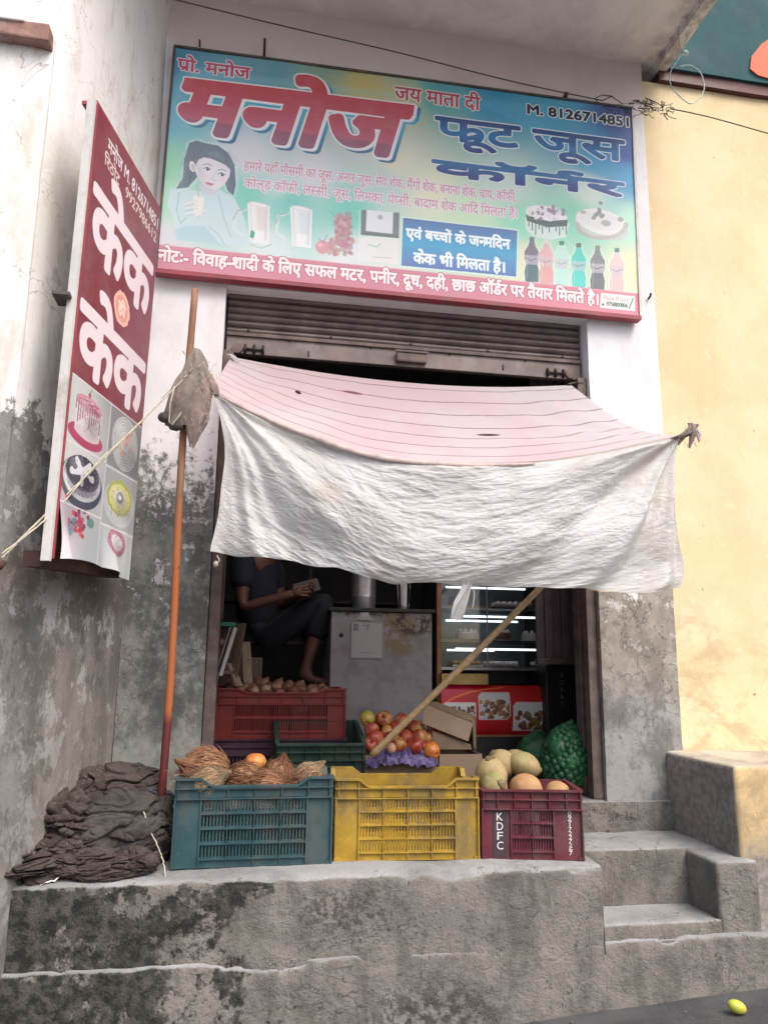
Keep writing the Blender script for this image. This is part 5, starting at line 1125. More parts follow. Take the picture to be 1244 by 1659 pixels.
def on(x0, x1, y, Z, d, h=None, zoff=0):
    """stand a crate with its front foot line between two measured points of a level Z"""
    a, b = at(x0, y[0], Z=Z), at(x1, y[1], Z=Z); c = (a + b) / 2; rz = math.atan2(b.y - a.y, b.x - a.x); n = Vector((-math.sin(rz), math.cos(rz), 0))
    return (b - a).length, (c.x + n.x * d / 2, c.y + n.y * d / 2, Z + zoff), rz
W_, L_, r_ = on(275, 536, (1411, 1403), .72, .36); BC = crate('teal blue plastic crate heaped with hairy brown coconuts', MT['blue'], W_, .36, .325, (L_[0], L_[1], .726), (0, 0, r_ + R(.8)))
W_, L_, r_ = on(541, 777, (1399, 1395), .72, .37); YC = crate('empty yellow plastic crate between the teal and the maroon crate', MT['yellow_pl'], W_, .37, .312, (L_[0], L_[1], .726), (0, 0, r_), .03)
W_, L_, r_ = on(781, 947, (1395, 1397), .72, .30)
RD = crate('maroon plastic crate lettered KDFC and filled with pale tender coconuts', MT['maroon'], W_, .30, .268, (L_[0], L_[1], .726), (0, 0, r_), .0, 2, 3, .29, lettering=(('KDFC', -W_ * .32, .163, .030, .037), ('09917227267', W_ * .37, .178, .016, .0152)))
for s_, x_ in ((0, -.32),): MB().box(W_ * x_ - .028, W_ * x_ + .028, -.1415, -.1403, .006, .185).build('lettering_field', simple('dark_lettering_field', (.05, .03, .04), .6), RD)

# ------------------------------------------------------------------ coconuts
MT['husk'] = wood_mat('coconut_husk', (.30, .17, .085), (.17, .09, .05), (14, 14, 3)); MT['fibre'] = simple('coconut_fibre', (.24, .115, .062), .9, .35, 5, .2, .002); MT['fibre_pale'] = simple('pale_coconut_fibre', (.33, .24, .15), .9, .3, 5, .2, .002)
def coconut(label, c, r, seed, fib, axis=(0, -.5, 1), n=300, grp='hairy coconuts in the teal crate', L=.10):
    rd = random.Random(seed); t = thing('coconut', label, 'coconut', c, (0, 0, 0), grp); q = Vector(axis).normalized().to_track_quat('Z', 'Y').to_matrix().to_4x4()
    def f(p): p = p * (1 + .10 * fbm(p * 1.8 + Vector((seed, 0, 0)), 3)); p.z *= 1 + .12 * max(0, p.z); return p
    MB().blob((0, 0, 0), (r, r * .95, r * 1.12), f, 3, q).build('shell', MT['husk'], t, True)
    m = MB()
    for k in range(n):
        th, ph = rd.uniform(0, 6.283), math.acos(rd.uniform(-1, 1)); d0 = Vector((math.sin(ph) * math.cos(th), math.sin(ph) * math.sin(th), math.cos(ph))); pts = []
        ln = rd.uniform(.5, 1.3) * L / r; fl = rd.uniform(0, .22) if rd.random() < .86 else rd.uniform(.2, .55); tw = rd.uniform(-.5, .5)
        for j in range(5):
            s_ = j / 4; a = ph - ln * s_; b_ = th + tw * s_; rr_ = r * (1.02 + fl * s_ * s_ + .05 * mn.noise(Vector((k, j * .6, seed))))
            if a < .05: a = .05; rr_ = r * (1.1 + s_ * .55)
            v = Vector((math.sin(a) * math.cos(b_), math.sin(a) * math.sin(b_), math.cos(a) * 1.12)) * rr_; pts.append(q @ v)
        m.tube(pts, [.0022, .0022, .0018, .0013, .0006], 3, False)
    tag(m.build('fibre', fib, t, True, fixn=False), kind='stuff')
    return t
ORD = ['first', 'second', 'third', 'fourth', 'fifth', 'sixth', 'seventh', 'eighth', 'ninth']
def pt_(x, y, Y): return at(x, y, Y=Y)
coconut('largest hairy coconut, leftmost and highest in the teal crate', pt_(335, 1250, -.33), .088, 1, MT['fibre'], (-.75, -.6, .35), 420)
coconut('pale fibred coconut at the front left of the teal crate', pt_(330, 1268, -.40), .066, 2, MT['fibre_pale'], (.9, -.3, .4), 260)
coconut('brown coconut at the front middle of the teal crate', pt_(392, 1262, -.37), .064, 3, MT['fibre'], (.8, -.6, .2), 260)
coconut('dark hairy coconut right of the orange fruit in the teal crate', pt_(450, 1260, -.33), .064, 4, MT['fibre'], (.2, -.5, 1), 300)
coconut('pale tufted coconut at the right end of the teal crate', pt_(498, 1258, -.34), .052, 5, MT['fibre_pale'], (.8, -.2, .7), 240)
coconut('brown coconut lying low behind the front rim of the teal crate', pt_(438, 1272, -.40), .052, 7, MT['fibre'], (-.8, -.4, .3), 200)
m = MB(); rd = random.Random(31)
for k in range(520):
    p = pt_(rd.uniform(288, 520), rd.uniform(1246, 1276), rd.uniform(-.44, -.30)); a_ = rd.uniform(0, 6.28); q = [p]
    for j in range(4):
        a_ += rd.uniform(-.7, .7); p = p + Vector((math.cos(a_) * .016, math.sin(a_) * .010, rd.uniform(-.007, .009))); q.append(p)
    m.tube(q, [.0014, .0014, .0012, .0010, .0005], 3, False)
o = m.build('loose_fibre', MT['fibre'], None, True, fixn=False); tag(o, 'matted loose coconut fibre filling the gaps in the teal crate', 'fibre', kind='stuff')
# one orange fruit among them
n = NT('orange_pumpkin_skin'); P = n.obj(); MT['orangefruit'] = n.fin(n.mix((.46, .13, .03), (.50, .24, .06), n.ss(n.noise(P, 14, 5), .4, .65)), .55, n.noise(P, 60, 3), .2, .001)
o = MB().blob((0, 0, 0), (.047, .047, .042), lambda p: p * (1 - .12 * math.exp(-((p.x ** 2 + p.y ** 2) * 10))), 3).build('orange_fruit', MT['orangefruit'], None, True); o.location = pt_(414, 1236, -.25); tag(o, 'single orange fruit behind the coconuts of the teal crate', 'fruit')

# ------------------------------------------------------------------ tender coconuts in the maroon crate
def tender_mat():
    n = NT('tender_coconut_skin'); P = n.obj(); r = n.rnd(); a = n.noise(P, 12, 6, .65, .5); st = n.noise(n.mapv(P, (14, 14, 2)), 4, 5, .6)
    g = n.mix((.31, .24, .115), (.19, .215, .07), n.ss(r, .45, .9)); c = n.mix(g, tuple((.36, .26, .14)), n.ss(a, .40, .60)); c = n.mix(c, (.10, .06, .03), n.m('MULTIPLY', n.ss(n.noise(P, 26, 5, .7), .60, .70), .7)); c = n.mix(c, (.20, .15, .07), n.m('MULTIPLY', n.ss(st, .55, .7), .5))
    return n.fin(c, .6, n.m('ADD', a, st), .35, .003, spec=.3)
MT['tender'] = tender_mat(); MT['cutflesh'] = simple('cut_coconut_husk', (.36, .20, .09), .8, .15, 18, .5, .002, dirt=(.36, .24, .13)); MT['cap'] = simple('coconut_cap', (.16, .11, .06), .9, .3, 20, .4, .002)
def tender(label, x, y, Y, r, axis, seed, cut=False, el=1.15):
    t = thing('tender_coconut', label, 'coconut', pt_(x, y, Y), (0, 0, 0), 'tender coconuts'); q = Vector(axis).normalized().to_track_quat('Z', 'Y').to_matrix().to_4x4()
    def f(p):
        a = math.atan2(p.y, p.x); k = 1 + .045 * math.cos(3 * a + seed) * (1 - abs(p.z) ** 3) + .03 * fbm(p * 2 + Vector((seed, 0, 0)), 2)
        z = p.z * (1 - .10 * max(0, p.z)); return Vector((p.x * k * (1 - .12 * max(0, p.z)), p.y * k * (1 - .12 * max(0, p.z)), z))
    MB().blob((0, 0, 0), (r, r, r * el), f, 4, q).build('husk', MT['cutflesh'] if cut else MT['tender'], t, True)
    if not cut: MB().lathe([(0, .004), (.010, .004), (.020, 0), (.022, -.006)], 10, q @ Matrix.Translation((0, 0, r * el * .915)), lambda v, a: v * (1 + .2 * math.sin(a * 3))).build('stem_cap', MT['cap'], t, True)
    return t
tender('large pale tender coconut at the left of the maroon crate', 796, 1254, -.32, .070, (-.2, -.2, 1), 1)
tender('pale rounded tender coconut low beside the yellow crate', 800, 1272, -.42, .056, (.3, -.8, .2), 2)
tender('green tender coconut at the back left', 812, 1236, -.22, .060, (-.7, 0, .7), 3)
tender('bright green tender coconut lying on its side at the back', 850, 1240, -.26, .058, (.9, -.1, -.35), 4, el=1.35)
tender('small yellow green tender coconut behind, highest of the heap', 832, 1232, -.16, .050, (.6, .2, .6), 5)
tender('shaved tan coconut dome at the centre of the maroon crate', 851, 1277, -.40, .070, (0, -.1, 1), 6, True, .95)
tender('shaved tan coconut dome at the right of the maroon crate', 902, 1283, -.37, .056, (0, -.1, 1), 7, True, .9)

# ------------------------------------------------------------------ boxes of fruit on the shop floor behind
MT['card'] = simple('brown_cardboard', (.22, .155, .10), .85, .12, 6, .2, .002, dirt=(.24, .17, .12)); MT['cardlight'] = simple('light_cardboard', (.27, .19, .13), .85, .1, 6, .2, .002); MT['cardyellow'] = simple('yellow_cardboard', (.46, .32, .12), .8, .2, 9, .2, .002)
def carton(label, x0, x1, y0, y1, z0, z1, th=.006, mat=None, cat='box', rz=0):
    L = Vector(((x0 + x1) / 2, (y0 + y1) / 2, z0)); t = thing('cardboard_box', label, cat, L, (0, 0, rz)); w, d, h = x1 - x0, y1 - y0, z1 - z0; mat = mat or MT['card']
    MB().box(-w / 2, w / 2, -d / 2, d / 2, 0, th).build('base', mat, t)
    for k in ((-w / 2, w / 2, -d / 2, -d / 2 + th), (-w / 2, w / 2, d / 2 - th, d / 2), (-w / 2, -w / 2 + th, -d / 2 + th, d / 2 - th), (w / 2 - th, w / 2, -d / 2 + th, d / 2 - th)):
        MB().box(k[0], k[1], k[2], k[3], th + .001, h).build('side', mat, t)
    return t
a0, a1 = at(590, 1230, Y=.04), at(712, 1232, Y=.04)
carton('low cardboard box lined with purple tissue holding the apples', a0.x, a1.x + .01, .04, .38, FL + .002, 1.075)
b0, b1 = at(716, 1222, Y=-.02), at(786, 1226, Y=-.02)
carton('tan cardboard tray wedged between the apples and the tender coconuts', b0.x, b1.x, -.02 + .05, .26, FL + .002, at(740, 1222, Y=.03).z, mat=MT['cardlight'])
def tissue(u, v):
    A, B_ = at(594, 1215, Y=.00), at(708, 1215, Y=.00); x = A.x + (B_.x - A.x) * u; s_ = .075 * math.sin(math.pi * min(1, u * 1.02)) ** .5
    y = -.01 + .13 * v; z = at(650, 1246, Y=0).z + s_ * (math.sin(math.pi * min(1, v * .9)) ** .7) * 1.0; k = .022 * ridged((u * 5, v * 3, 3), 3) + .010 * mn.noise(Vector((u * 17, v * 9, 1)))
    return Vector((x, y - k * .8, z + k))
n = NT('purple_tissue'); P = n.obj(); MT['tissue'] = n.fin(n.mix((.07, .055, .15), (.15, .12, .26), n.ss(n.noise(P, 16, 4), .4, .6)), .7, n.noise(P, 50, 4), .4, .002)
o = MB().grid(tissue, 46, 26).build('tissue_wrap', MT['tissue'], None, False); base_at(o, at(650, 1240, Y=.05)); tag(o, 'crumpled purple wrapping tissue in front of the apples', 'tissue')
def apple_mat():
    n = NT('apple_skin'); P = n.obj(); r = n.rnd(); x, y, z = n.sep(P); st = n.noise(n.mapv(P, (30, 30, 4)), 2.2, 5, .6, .4); a = n.noise(P, 14, 4)
    red = n.mix((.24, .022, .018), (.36, .07, .035), n.ss(st, .42, .66)); ye = (.40, .22, .06); c = n.mix(red, ye, n.m('MULTIPLY', n.ss(n.m('ADD', a, n.m('MULTIPLY', r, .22)), .58, .74), .9))
    c = n.mix(c, (.50, .40, .25), n.m('MULTIPLY', n.ss(n.noise(P, 130, 2), .70, .75), .6)); return n.fin(c, .34, n.noise(P, 70, 3), .08, .001, spec=.45)
MT['apple'] = apple_mat(); n = NT('green_apple_skin'); P = n.obj(); MT['appleg'] = n.fin(n.mix((.30, .32, .04), (.42, .26, .06), n.ss(n.noise(P, 14), .45, .65)), .35, None); MT['applo'] = simple('orange_apple_skin', (.52, .16, .035), .35, .2, 14, .08, .001); MT['stem'] = simple('stem', (.08, .05, .03), .8)
prof = [(0, -.030), (.008, -.036), (.018, -.039), (.030, -.030), (.039, -.010), (.041, .008), (.036, .024), (.024, .034), (.012, .034), (.004, .027), (0, .024)]
def apple(label, x, y, Y, s_=1.0, mat=None, seed=0, grp='loose red apples in the purple lined box'):
    rd = random.Random(seed * 7 + 1); t = thing('apple', label, 'apple', pt_(x, y, Y), (rd.uniform(-.9, .9), rd.uniform(-.9, .9), rd.uniform(0, 6)), grp)
    t.scale = (s_, s_, s_ * rd.uniform(.9, 1.05)); a = MB().lathe(prof, 20, None, lambda v, a: v * (1 + .03 * math.cos(5 * a + seed))).build('flesh', mat or MT['apple'], t, True)
    MB().tube([(0, 0, .024), (.002, 0, .036), (.006, .002, .045)], .0016, 5).build('stem', MT['stem'], t, True); return t
apple('yellow green apple at the upper left of the apple pile', 595, 1164, .16, .90, MT['appleg'], 1, None); apple('orange apple at the lower right end of the pile', 699, 1216, .02, .98, MT['applo'], 2, None); apple('dark red apple at the top of the pile behind the bamboo', 622, 1166, .17, 1.02, None, 3, None)
spots = [(650, 1168, .16, .95), (676, 1180, .14, .95), (602, 1182, .10, .9), (627, 1186, .13, .8), (608, 1198, .07, 1.06), (634, 1199, .08, 1.0), (657, 1196, .10, 1.0), (680, 1194, .11, .95), (646, 1207, .04, .95), (672, 1208, .04, 1.05), (640, 1182, .14, .9), (664, 1178, .20, 1.0), (693, 1198, .12, .9),
         (600, 1207, .05, .85), (622, 1212, .06, .95), (700, 1190, .2, .9), (640, 1190, .26, 1), (610, 1180, .26, 1), (684, 1212, .09, .9), (655, 1185, .28, 1)]
ROWS = {}
for x, y, Y, s_ in spots: ROWS.setdefault('back' if Y >= .2 else ('upper' if y < 1190 else ('middle' if y < 1203 else 'lower')), []).append(x)
for i, (x, y, Y, s_) in enumerate(spots):
    row = 'back' if Y >= .2 else ('upper' if y < 1190 else ('middle' if y < 1203 else 'lower'))
    apple('red and yellow streaked apple, %s from the left in the %s row of the pile' % (ORD[sorted(ROWS[row]).index(x)], row), x, y, Y, s_, None, i + 5)
o = MB().blob((0, 0, 0), (.022, .018, .024), lambda p: p, 3).build('garlic_bulb', simple('peach_skin', (.52, .28, .17), .5), None, True); o.location = pt_(634, 1212, -.02); tag(o, 'small pale peach coloured fruit before the apples', 'fruit')
# open carton tilted behind the apples
c0 = at(730, 1180, Y=.20); t = thing('cardboard_box', 'open brown cardboard box with a raised flap behind the apples', 'box', c0, (0, 0, R(-8)))
for P4, nm, mt in (([at(688, 1141, Y=.10), at(766, 1172, Y=.06), at(758, 1201, Y=.04), at(684, 1172, Y=.08)], 'flap', 'cardlight'), ([at(690, 1145, Y=.32), at(768, 1160, Y=.30), at(768, 1215, Y=.24), at(692, 1200, Y=.26)], 'back_side', 'card'),
                   ([at(766, 1170, Y=.06), at(770, 1160, Y=.30), at(770, 1216, Y=.26), at(768, 1212, Y=.06)], 'side', 'card'), ([at(704, 1137, Y=.30), at(762, 1158, Y=.28), at(768, 1170, Y=.08), at(690, 1142, Y=.12)], 'top_flap', 'card'),
                   ([at(700, 1184, Y=.09), at(762, 1206, Y=.06), at(764, 1214, Y=.06), at(702, 1214, Y=.09)], 'front_side', 'card')):
    v = [p - c0 for p in P4]; v = [Matrix.Rotation(R(8), 4, 'Z') @ p for p in v]; nn = (v[1] - v[0]).cross(v[3] - v[0]).normalized() * .003
    MB().add([p + nn for p in v] + [p - nn for p in v], [(0, 1, 2, 3), (4, 7, 6, 5), (0, 4, 5, 1), (1, 5, 6, 2), (2, 6, 7, 3), (3, 7, 4, 0)]).build(nm, MT[mt], t)

# ------------------------------------------------------------------ crates further in
W_ = at(592, 1213, Y=-.02).x - at(447, 1213, Y=-.02).x
cx = (at(592, 1213, Y=.02).x + at(447, 1213, Y=.02).x) / 2
crate('dark green shallow empty crate tilted behind the teal and yellow crates', MT['dkgreen'], W_, .34, .17, (cx, .20, 1.005), (R(14), 0, 0), .0, 4, 2, .1)
crate('dark green crate supporting the tilted empty crate', MT['dkgreen'], W_ * .98, .34, .135, (cx + .005, .215, FL + .003), (0, 0, 0), .0, 4, 2, .1)
x0, x1 = at(352, 1112, Y=.30).x, at(561, 1112, Y=.30).x; zt = at(455, 1116, Y=.30).z; zb = at(455, 1190, Y=.30).z
crate('bright red crate of onions standing on a plum crate inside the door', MT['redpl'], x1 - x0, .34, zt - zb + .02, ((x0 + x1) / 2, .47, zb - .02), (0, 0, 0), .018, 5, 2, .14)
RZ = zb - .02
crate('dark plum crate under the red crate at the left jamb', MT['dkpurple'], at(450, 1180, Y=.28).x - at(312, 1180, Y=.28).x + .30, .34, RZ - FL - .006, ((x0 + x1) / 2 - .04, .47, FL + .003), (0, 0, 0), .0, 4, 2, .12)
ORD = ['first', 'second', 'third', 'fourth', 'fifth', 'sixth', 'seventh', 'eighth', 'ninth']; MT['onion'] = simple('onion_skin', (.21, .095, .06), .5, .35, 14, .2, .001, dirt=(.46, .36, .24)); rd = random.Random(5)
for i in range(34):
    x = x0 + .05 + (x1 - x0 - .10) * ((i % 9) + rd.random() * .5) / 9; y = .36 + .075 * (i // 9) + rd.uniform(-.01, .01); z = zt - .035 + .022 * math.sin(math.pi * (x - x0) / (x1 - x0)) + rd.uniform(-.012, .016) + .006 * (i // 9)
    o = MB().lathe([(0, -.026), (.015, -.024), (.028, -.010), (.031, .004), (.024, .020), (.009, .030), (.004, .040), (0, .041)], 12).build('onion', MT['onion'], None, True) if i == 0 else dup(OB)
    if i == 0: OB = o
    o.location = (x, y, z); o.rotation_euler = (rd.uniform(-1.4, 1.4), rd.uniform(-1.4, 1.4), 0); o.scale = (1.0 + rd.uniform(-.12, .12),) * 3
    tag(o, 'brown onion, %s from the left in the front row of the bright red crate' % ORD[i] if i < 9 else 'brown skinned onion behind the front row in the bright red crate', 'onion', 'onions in the red crate')

# ------------------------------------------------------------------ burlap sacks at the left end of the pavement
MT['sack'] = burlap('dirty_burlap', (.060, .046, .044), (.095, .078, .072), (.018, .013, .014)); MT['sackgrey'] = burlap('grey_burlap', (.088, .082, .076), (.055, .047, .045), (.02, .017, .017)); MT['sackblue'] = burlap('blue_grey_cloth', (.075, .08, .105), (.06, .055, .06))
def sack(label, x, y, Y, r, seed, mat, rz=0, fold=.16, name='burlap_sack', sag=0):
    c = pt_(x, y, Y); c.z = max(c.z, .722 + r[2] * .4)
    q = Matrix.Rotation(rz, 4, 'Z') @ Matrix.Rotation(sag, 4, 'Y')
    def f(p):
        w_ = p + Vector((mn.noise(p * 1.3 + Vector((seed, 0, 0))), mn.noise(p * 1.3 + Vector((0, seed, 5))), mn.noise(p * 1.3 + Vector((7, 0, seed))))) * .55
        n1 = mn.noise(Vector((w_.x * 1.5, w_.y * 1.5, w_.z * 2.4)) + Vector((seed * 3, 0, 0))); n2 = mn.noise(Vector((w_.x * 3.4, w_.y * 3.4, w_.z * 4.6)) + Vector((0, seed * 2, 3))); n3 = mn.noise(w_ * 8 + Vector((seed, 1, 1)))
        k = 1.04 + fold * .9 * fbm(p * 1.1 + Vector((seed, 3, 0)), 3) - fold * 1.15 * math.exp(-(n1 / .09) ** 2) - fold * .24 * math.exp(-(n2 / .13) ** 2) - fold * .07 * math.exp(-(n3 / .14) ** 2) + .014 * mn.noise(p * 16)
        return p * k
    m = MB().blob((0, 0, 0), r, f, 6 if r[0] < .15 else 7, q); m.v = [(a + c.x, b + c.y, max(d + c.z, .7225 + .004 * mn.noise(Vector((a * 9, b * 9, 0))))) for a, b, d in m.v]
    o = m.build(name, mat, None, True); base_at(o, (c.x, c.y, .722)); return tag(o, label, 'sack', 'sacks heaped at the left wall')
sack('dark sack at the back top of the heap against the wall', 182, 1278, -.17, (.20, .12, .10), 1, MT['sack'], .1, .22)
sack('blue grey cloth roll lying across the top of the heap', 232, 1288, -.22, (.13, .06, .045), 2, MT['sackblue'], .0, .2, sag=.2)
sack('big stuffed sack in the middle of the heap', 188, 1345, -.36, (.215, .13, .145), 3, MT['sackgrey'], .05, .15)
sack('brown sack crumpled at the left against the side wall', 105, 1335, -.36, (.14, .11, .13), 4, MT['sack'], -.5, .3)
sack('narrow grey sack standing beside the teal crate and the pole', 258, 1350, -.32, (.060, .09, .13), 5, MT['sackgrey'], 0, .2)
sack('brown sack folded low at the front under the big one', 150, 1402, -.52, (.17, .075, .055), 6, MT['sack'], .1, .3)
sack('small knotted sack end at the front next to the teal crate', 222, 1400, -.50, (.085, .07, .052), 7, MT['sack'], .3, .34)
sack('flat dark sack spilling to the left end of the pavement', 30, 1412, -.50, (.25, .14, .075), 8, MT['sack'], .2, .34)
sack('dark sack fold in front of the crumpled left one', 92, 1378, -.45, (.12, .08, .06), 9, MT['sack'], -.3, .34)
sack('small dark bundle on the very top of the heap', 215, 1256, -.14, (.055, .05, .045), 10, MT['sackgrey'], 0, .4)
sack('flattened sack edge lying before the heap on the pavement', 178, 1418, -.56, (.10, .035, .022), 11, MT['sack'], .12, .35)
L = line3([(224, 1304, -.42), (236, 1322, -.44), (246, 1350, -.45), (258, 1376, -.46), (266, 1402, -.50), (268, 1425, -.55), (266, 1436, -.60)]); rope('twine', 'loose pale twine running down the sacks beside the teal crate', L, .003, MT['string'], 0, 'string', 40, .006)
L = line3([(0, 1428, -.62), (14, 1416, -.61), (28, 1404, -.60), (42, 1404, -.60), (40, 1412, -.61), (26, 1412, -.61)]); rope('twine', 'short curl of twine on the flat sack at far left', L, .003, MT['string'], 0, 'string', 40, .002)
P4 = line3([(66, 1437, -.60), (84, 1428, -.58), (98, 1418, -.56), (110, 1412, -.55), (128, 1420, -.56)]); m = MB(); m.grid(lambda u, v: cr(P4, u) + Vector((0, .0, .004)) + Vector((.003, -.016, .006 * math.sin(u * 12))) * (v - .5) * 2 * (.4 + math.sin(math.pi * u)) * (1 if 1 else 0) + Vector((0, 0, .008 * mn.noise(Vector((u * 8, v * 3, 0))))), 24, 6)
o = m.build('paper_scrap', simple('white_scrap', (.62, .60, .58), .8), None, True); base_at(o, P4[2]); tag(o, 'twisted white plastic scrap lying before the sacks', 'litter')
# mango on the road
g = at(1193, 1631, Z=road_z(1.95) + .022); n = NT('yellow_lime_skin'); P = n.obj(); mt = n.fin(n.mix((.44, .46, .05), (.55, .42, .06), n.ss(n.sep(P)[0], .0, .03)), .4, n.noise(P, 60, 3), .15, .001)
o = MB().blob((0, 0, 0), (.034, .024, .023), lambda p: p * (1 + .10 * max(0, p.x - .6)), 3).build('lime', mt, None, True); o.location = g; o.rotation_euler = (0, R(18), R(-12)); tag(o, 'yellow green lime lying on the dark road at lower right', 'fruit')
rd = random.Random(8); m = MB()
for k in range(70):
    x = rd.uniform(-.6, 2.6); y = -.66 - abs(rd.gauss(0, .06)); z = road_z(x); r = rd.uniform(.003, .010); m.blob((x, y, z + r * .4), (r, r * .8, r * .6), lambda p: p * (1 + .3 * mn.noise(p * 2 + Vector((k, 0, 0)))), 1)
tag(m.build('pebbles', simple('grit', (.12, .115, .11), .9), None), 'small grit and pebbles along the foot of the pavement', 'grit', kind='stuff')
# ------------------------------------------------------------------ counter with drum and cup
def cab_mat():
    n = NT('peeling_grey_paint'); P = n.pos(); x, y, z = n.sep(P); a = n.noise(P, 9, 7, .7, .4); f = n.noise(P, 34, 5, .7)
    c = n.mix((.27, .25, .27), (.19, .175, .19), n.ss(a, .4, .65)); e = n.m('ADD', z, n.m('MULTIPLY', n.m('SUBTRACT', f, .5), .22)); c = n.mix(c, (.035, .025, .025), n.ss(e, 1.765, 1.80))
    c = n.mix(c, (.20, .16, .10), n.m('MULTIPLY', n.ss(n.near(P, (.86, .75, 1.67), 0, 0, (1, .3, .8)), .13, .08), n.ss(a, .40, .5))); c = n.mix(c, (.05, .035, .03), n.m('MULTIPLY', n.ss(n.near(P, (.95, .75, 1.74), 0, 0, (.6, .3, 1)), .10, .06), n.ss(f, .46, .54)))
    c = n.mix(c, (.03, .02, .02), n.ss(n.noise(n.mapv(P, (1, 1, 1), (2, 1, 4)), 19, 2), .74, .76)); return n.fin(c, .5, a, .2, .002)
MT['cab'] = cab_mat(); MT['black'] = simple('black_plastic', (.018, .018, .018), .45, .2, 20, .1, .001); MT['steel'] = simple('steel', (.40, .38, .40), .35, .15, 14, .1, .001, metal=.8); MT['steelb'] = simple('polished_steel', (.6, .58, .56), .18, .1, 10, .05, .001, metal=1)
YC_ = .72; tl, tr_ = at(537, 990, Y=YC_), at(700, 990, Y=YC_)
CT = thing('counter', 'grey painted steel counter with peeling dark top edge and a paper notice', 'counter', ((tl.x + tr_.x) / 2, YC_ + .2, FL))
MB().rbox(tl.x, tr_.x, YC_, YC_ + .42, FL + .002, tl.z, .008).build('body', MT['cab'], CT, False, True); MB().rbox(tl.x - .015, tr_.x + .015, YC_ - .012, YC_ + .43, tl.z + .001, tl.z + .022, .005).build('top', MT['black'], CT, False, True)
p = at(553, 1029, Y=YC_ - .002); MB().lathe([(0, .004), (.010, .004), (.013, 0)], 12, Matrix.Translation(p) @ Matrix.Rotation(R(90), 4, 'X')).build('lock', MT['black'], CT, True, True)
na, nb_ = at(569, 1007, Y=YC_ - .006), at(620, 1067, Y=YC_ - .006); P_ = Print(200, 236); P_.img[:] = np.array((150, 148, 152)) / 255
P_.put(P_.poly([(8, 8), (192, 8), (192, 228), (8, 228)], None, True), (164, 163, 166)); P_.put(P_.poly([(14, 14), (44, 14), (44, 60), (14, 60)], None, True), (120, 116, 124)); P_.put(P_.line([(70, 24), (110, 20), (96, 56)], 5, None, True), (110, 104, 112))
P_.put(P_.line([(60, 200), (140, 200)], 3, None, True), (130, 126, 130))
MT['notice'] = printmat('notice_print', P_.image('notice_print'), .6)
quadmesh('notice', [Vector((na.x, na.y, na.z)), Vector((nb_.x, na.y, na.z)), Vector((nb_.x, na.y, nb_.z)), Vector((na.x, na.y, nb_.z))], MT['notice'], CT, 6, lambda u, v: Vector((0, -.004 * math.sin(u * 3), 0)))
ta = at(590, 998, Y=YC_ - .008); m = MB(); m.prism([(ta.x - .035, ta.z - .02), (ta.x - .02, ta.z + .018), (ta.x + .02, ta.z + .022), (ta.x + .05, ta.z - .025)], YC_ - .0085, YC_ - .0065); m.build('torn_tape', MT['steel'], CT, False, True)
def pot(name, label, x0, x1, yb, ytop, Y, mat, prof, cat):
    a, b = at(x0, yb, Y=Y), at(x1, yb, Y=Y); r = (b.x - a.x) / 2; h = at(x0, ytop, Y=Y).z - (tl.z + .022); c = Vector(((a.x + b.x) / 2, Y, tl.z + .023))
    t = thing(name, label, cat, c); MB().lathe([(q * r, z * h) for q, z in prof], 32).build('body', mat, t, 40); MB().lathe([(r * 1.0, h * .96), (r * 1.06, h * .97), (r * 1.06, h), (r * .98, h)], 32).build('rim', MT['steelb'], t, 40); return t
pot('steel_drum', 'tall grey steel drum standing on the counter under the awning edge', 569, 608, 984, 925, YC_ + .16, MT['steel'], [(0, 0), (.96, 0), (1, .03), (1, .30), (1.03, .32), (1, .34), (1, 1), (.95, 1), (.95, .05), (0, .05)], 'drum')
pot('steel_cup', 'shiny steel tumbler on the counter beside the display case', 640, 666, 984, 945, YC_ + .12, MT['steelb'], [(0, 0), (.8, 0), (.82, .02), (1, 1), (.96, 1), (.78, .04), (0, .04)], 'cup')

# ------------------------------------------------------------------ lit cake display case
YD_ = .86
def dx(x, y=1050): return at(x, y, Y=YD_).x
def dz(y, x=790): return at(x, y, Y=YD_).z
n = NT('case_glass'); n.b.inputs['Transmission Weight'].default_value = 1; n.fin((.86, .93, .92), .02, None); n.b.inputs['IOR'].default_value = 1.2
gl = n.n('ShaderNodeBsdfTransparent'); x_ = n.n('ShaderNodeMixShader'); x_.inputs[0].default_value = .82; n.t.links.new(n.b.outputs[0], x_.inputs[1]); n.t.links.new(gl.outputs[0], x_.inputs[2]); n.t.links.new(x_.outputs[0], n.out.inputs[0])
gs = n.n('ShaderNodeBsdfGlossy'); gs.inputs['Roughness'].default_value = .05; gs.inputs['Color'].default_value = (.8, .9, .95, 1); x_.inputs[0].default_value = .90; n.t.links.new(gs.outputs[0], x_.inputs[1]); MT['glass'] = n.mat
MT['copper'] = simple('orange_brown_post', (.34, .13, .06), .45, .3, 12, .2, .001, dirt=(.16, .10, .06)); MT['tan'] = simple('tan_shelf', (.34, .27, .17), .6, .2, 9, .1, .001); MT['caseback'] = simple('case_back', (.26, .31, .33), .5, .2, 5); MT['casedark'] = simple('case_dark', (.03, .03, .032), .4, .2, 8)
def lamp_mat(s):
    n = NT('cool_tube_light'); e = n.n('ShaderNodeEmission'); e.inputs[0].default_value = (.82, .92, 1, 1); e.inputs[1].default_value = s; n.t.links.new(e.outputs[0], n.out.inputs[0]); return n.mat
MT['tube'] = lamp_mat(1.7)
X0c, X1c = dx(708), dx(893, 1000); ZT, ZBc = dz(925), dz(1192)
DC = thing('display_case', 'glass cake display case with lit shelves above a red printed snack panel', 'display case', ((X0c + X1c) / 2, YD_ + .2, FL))
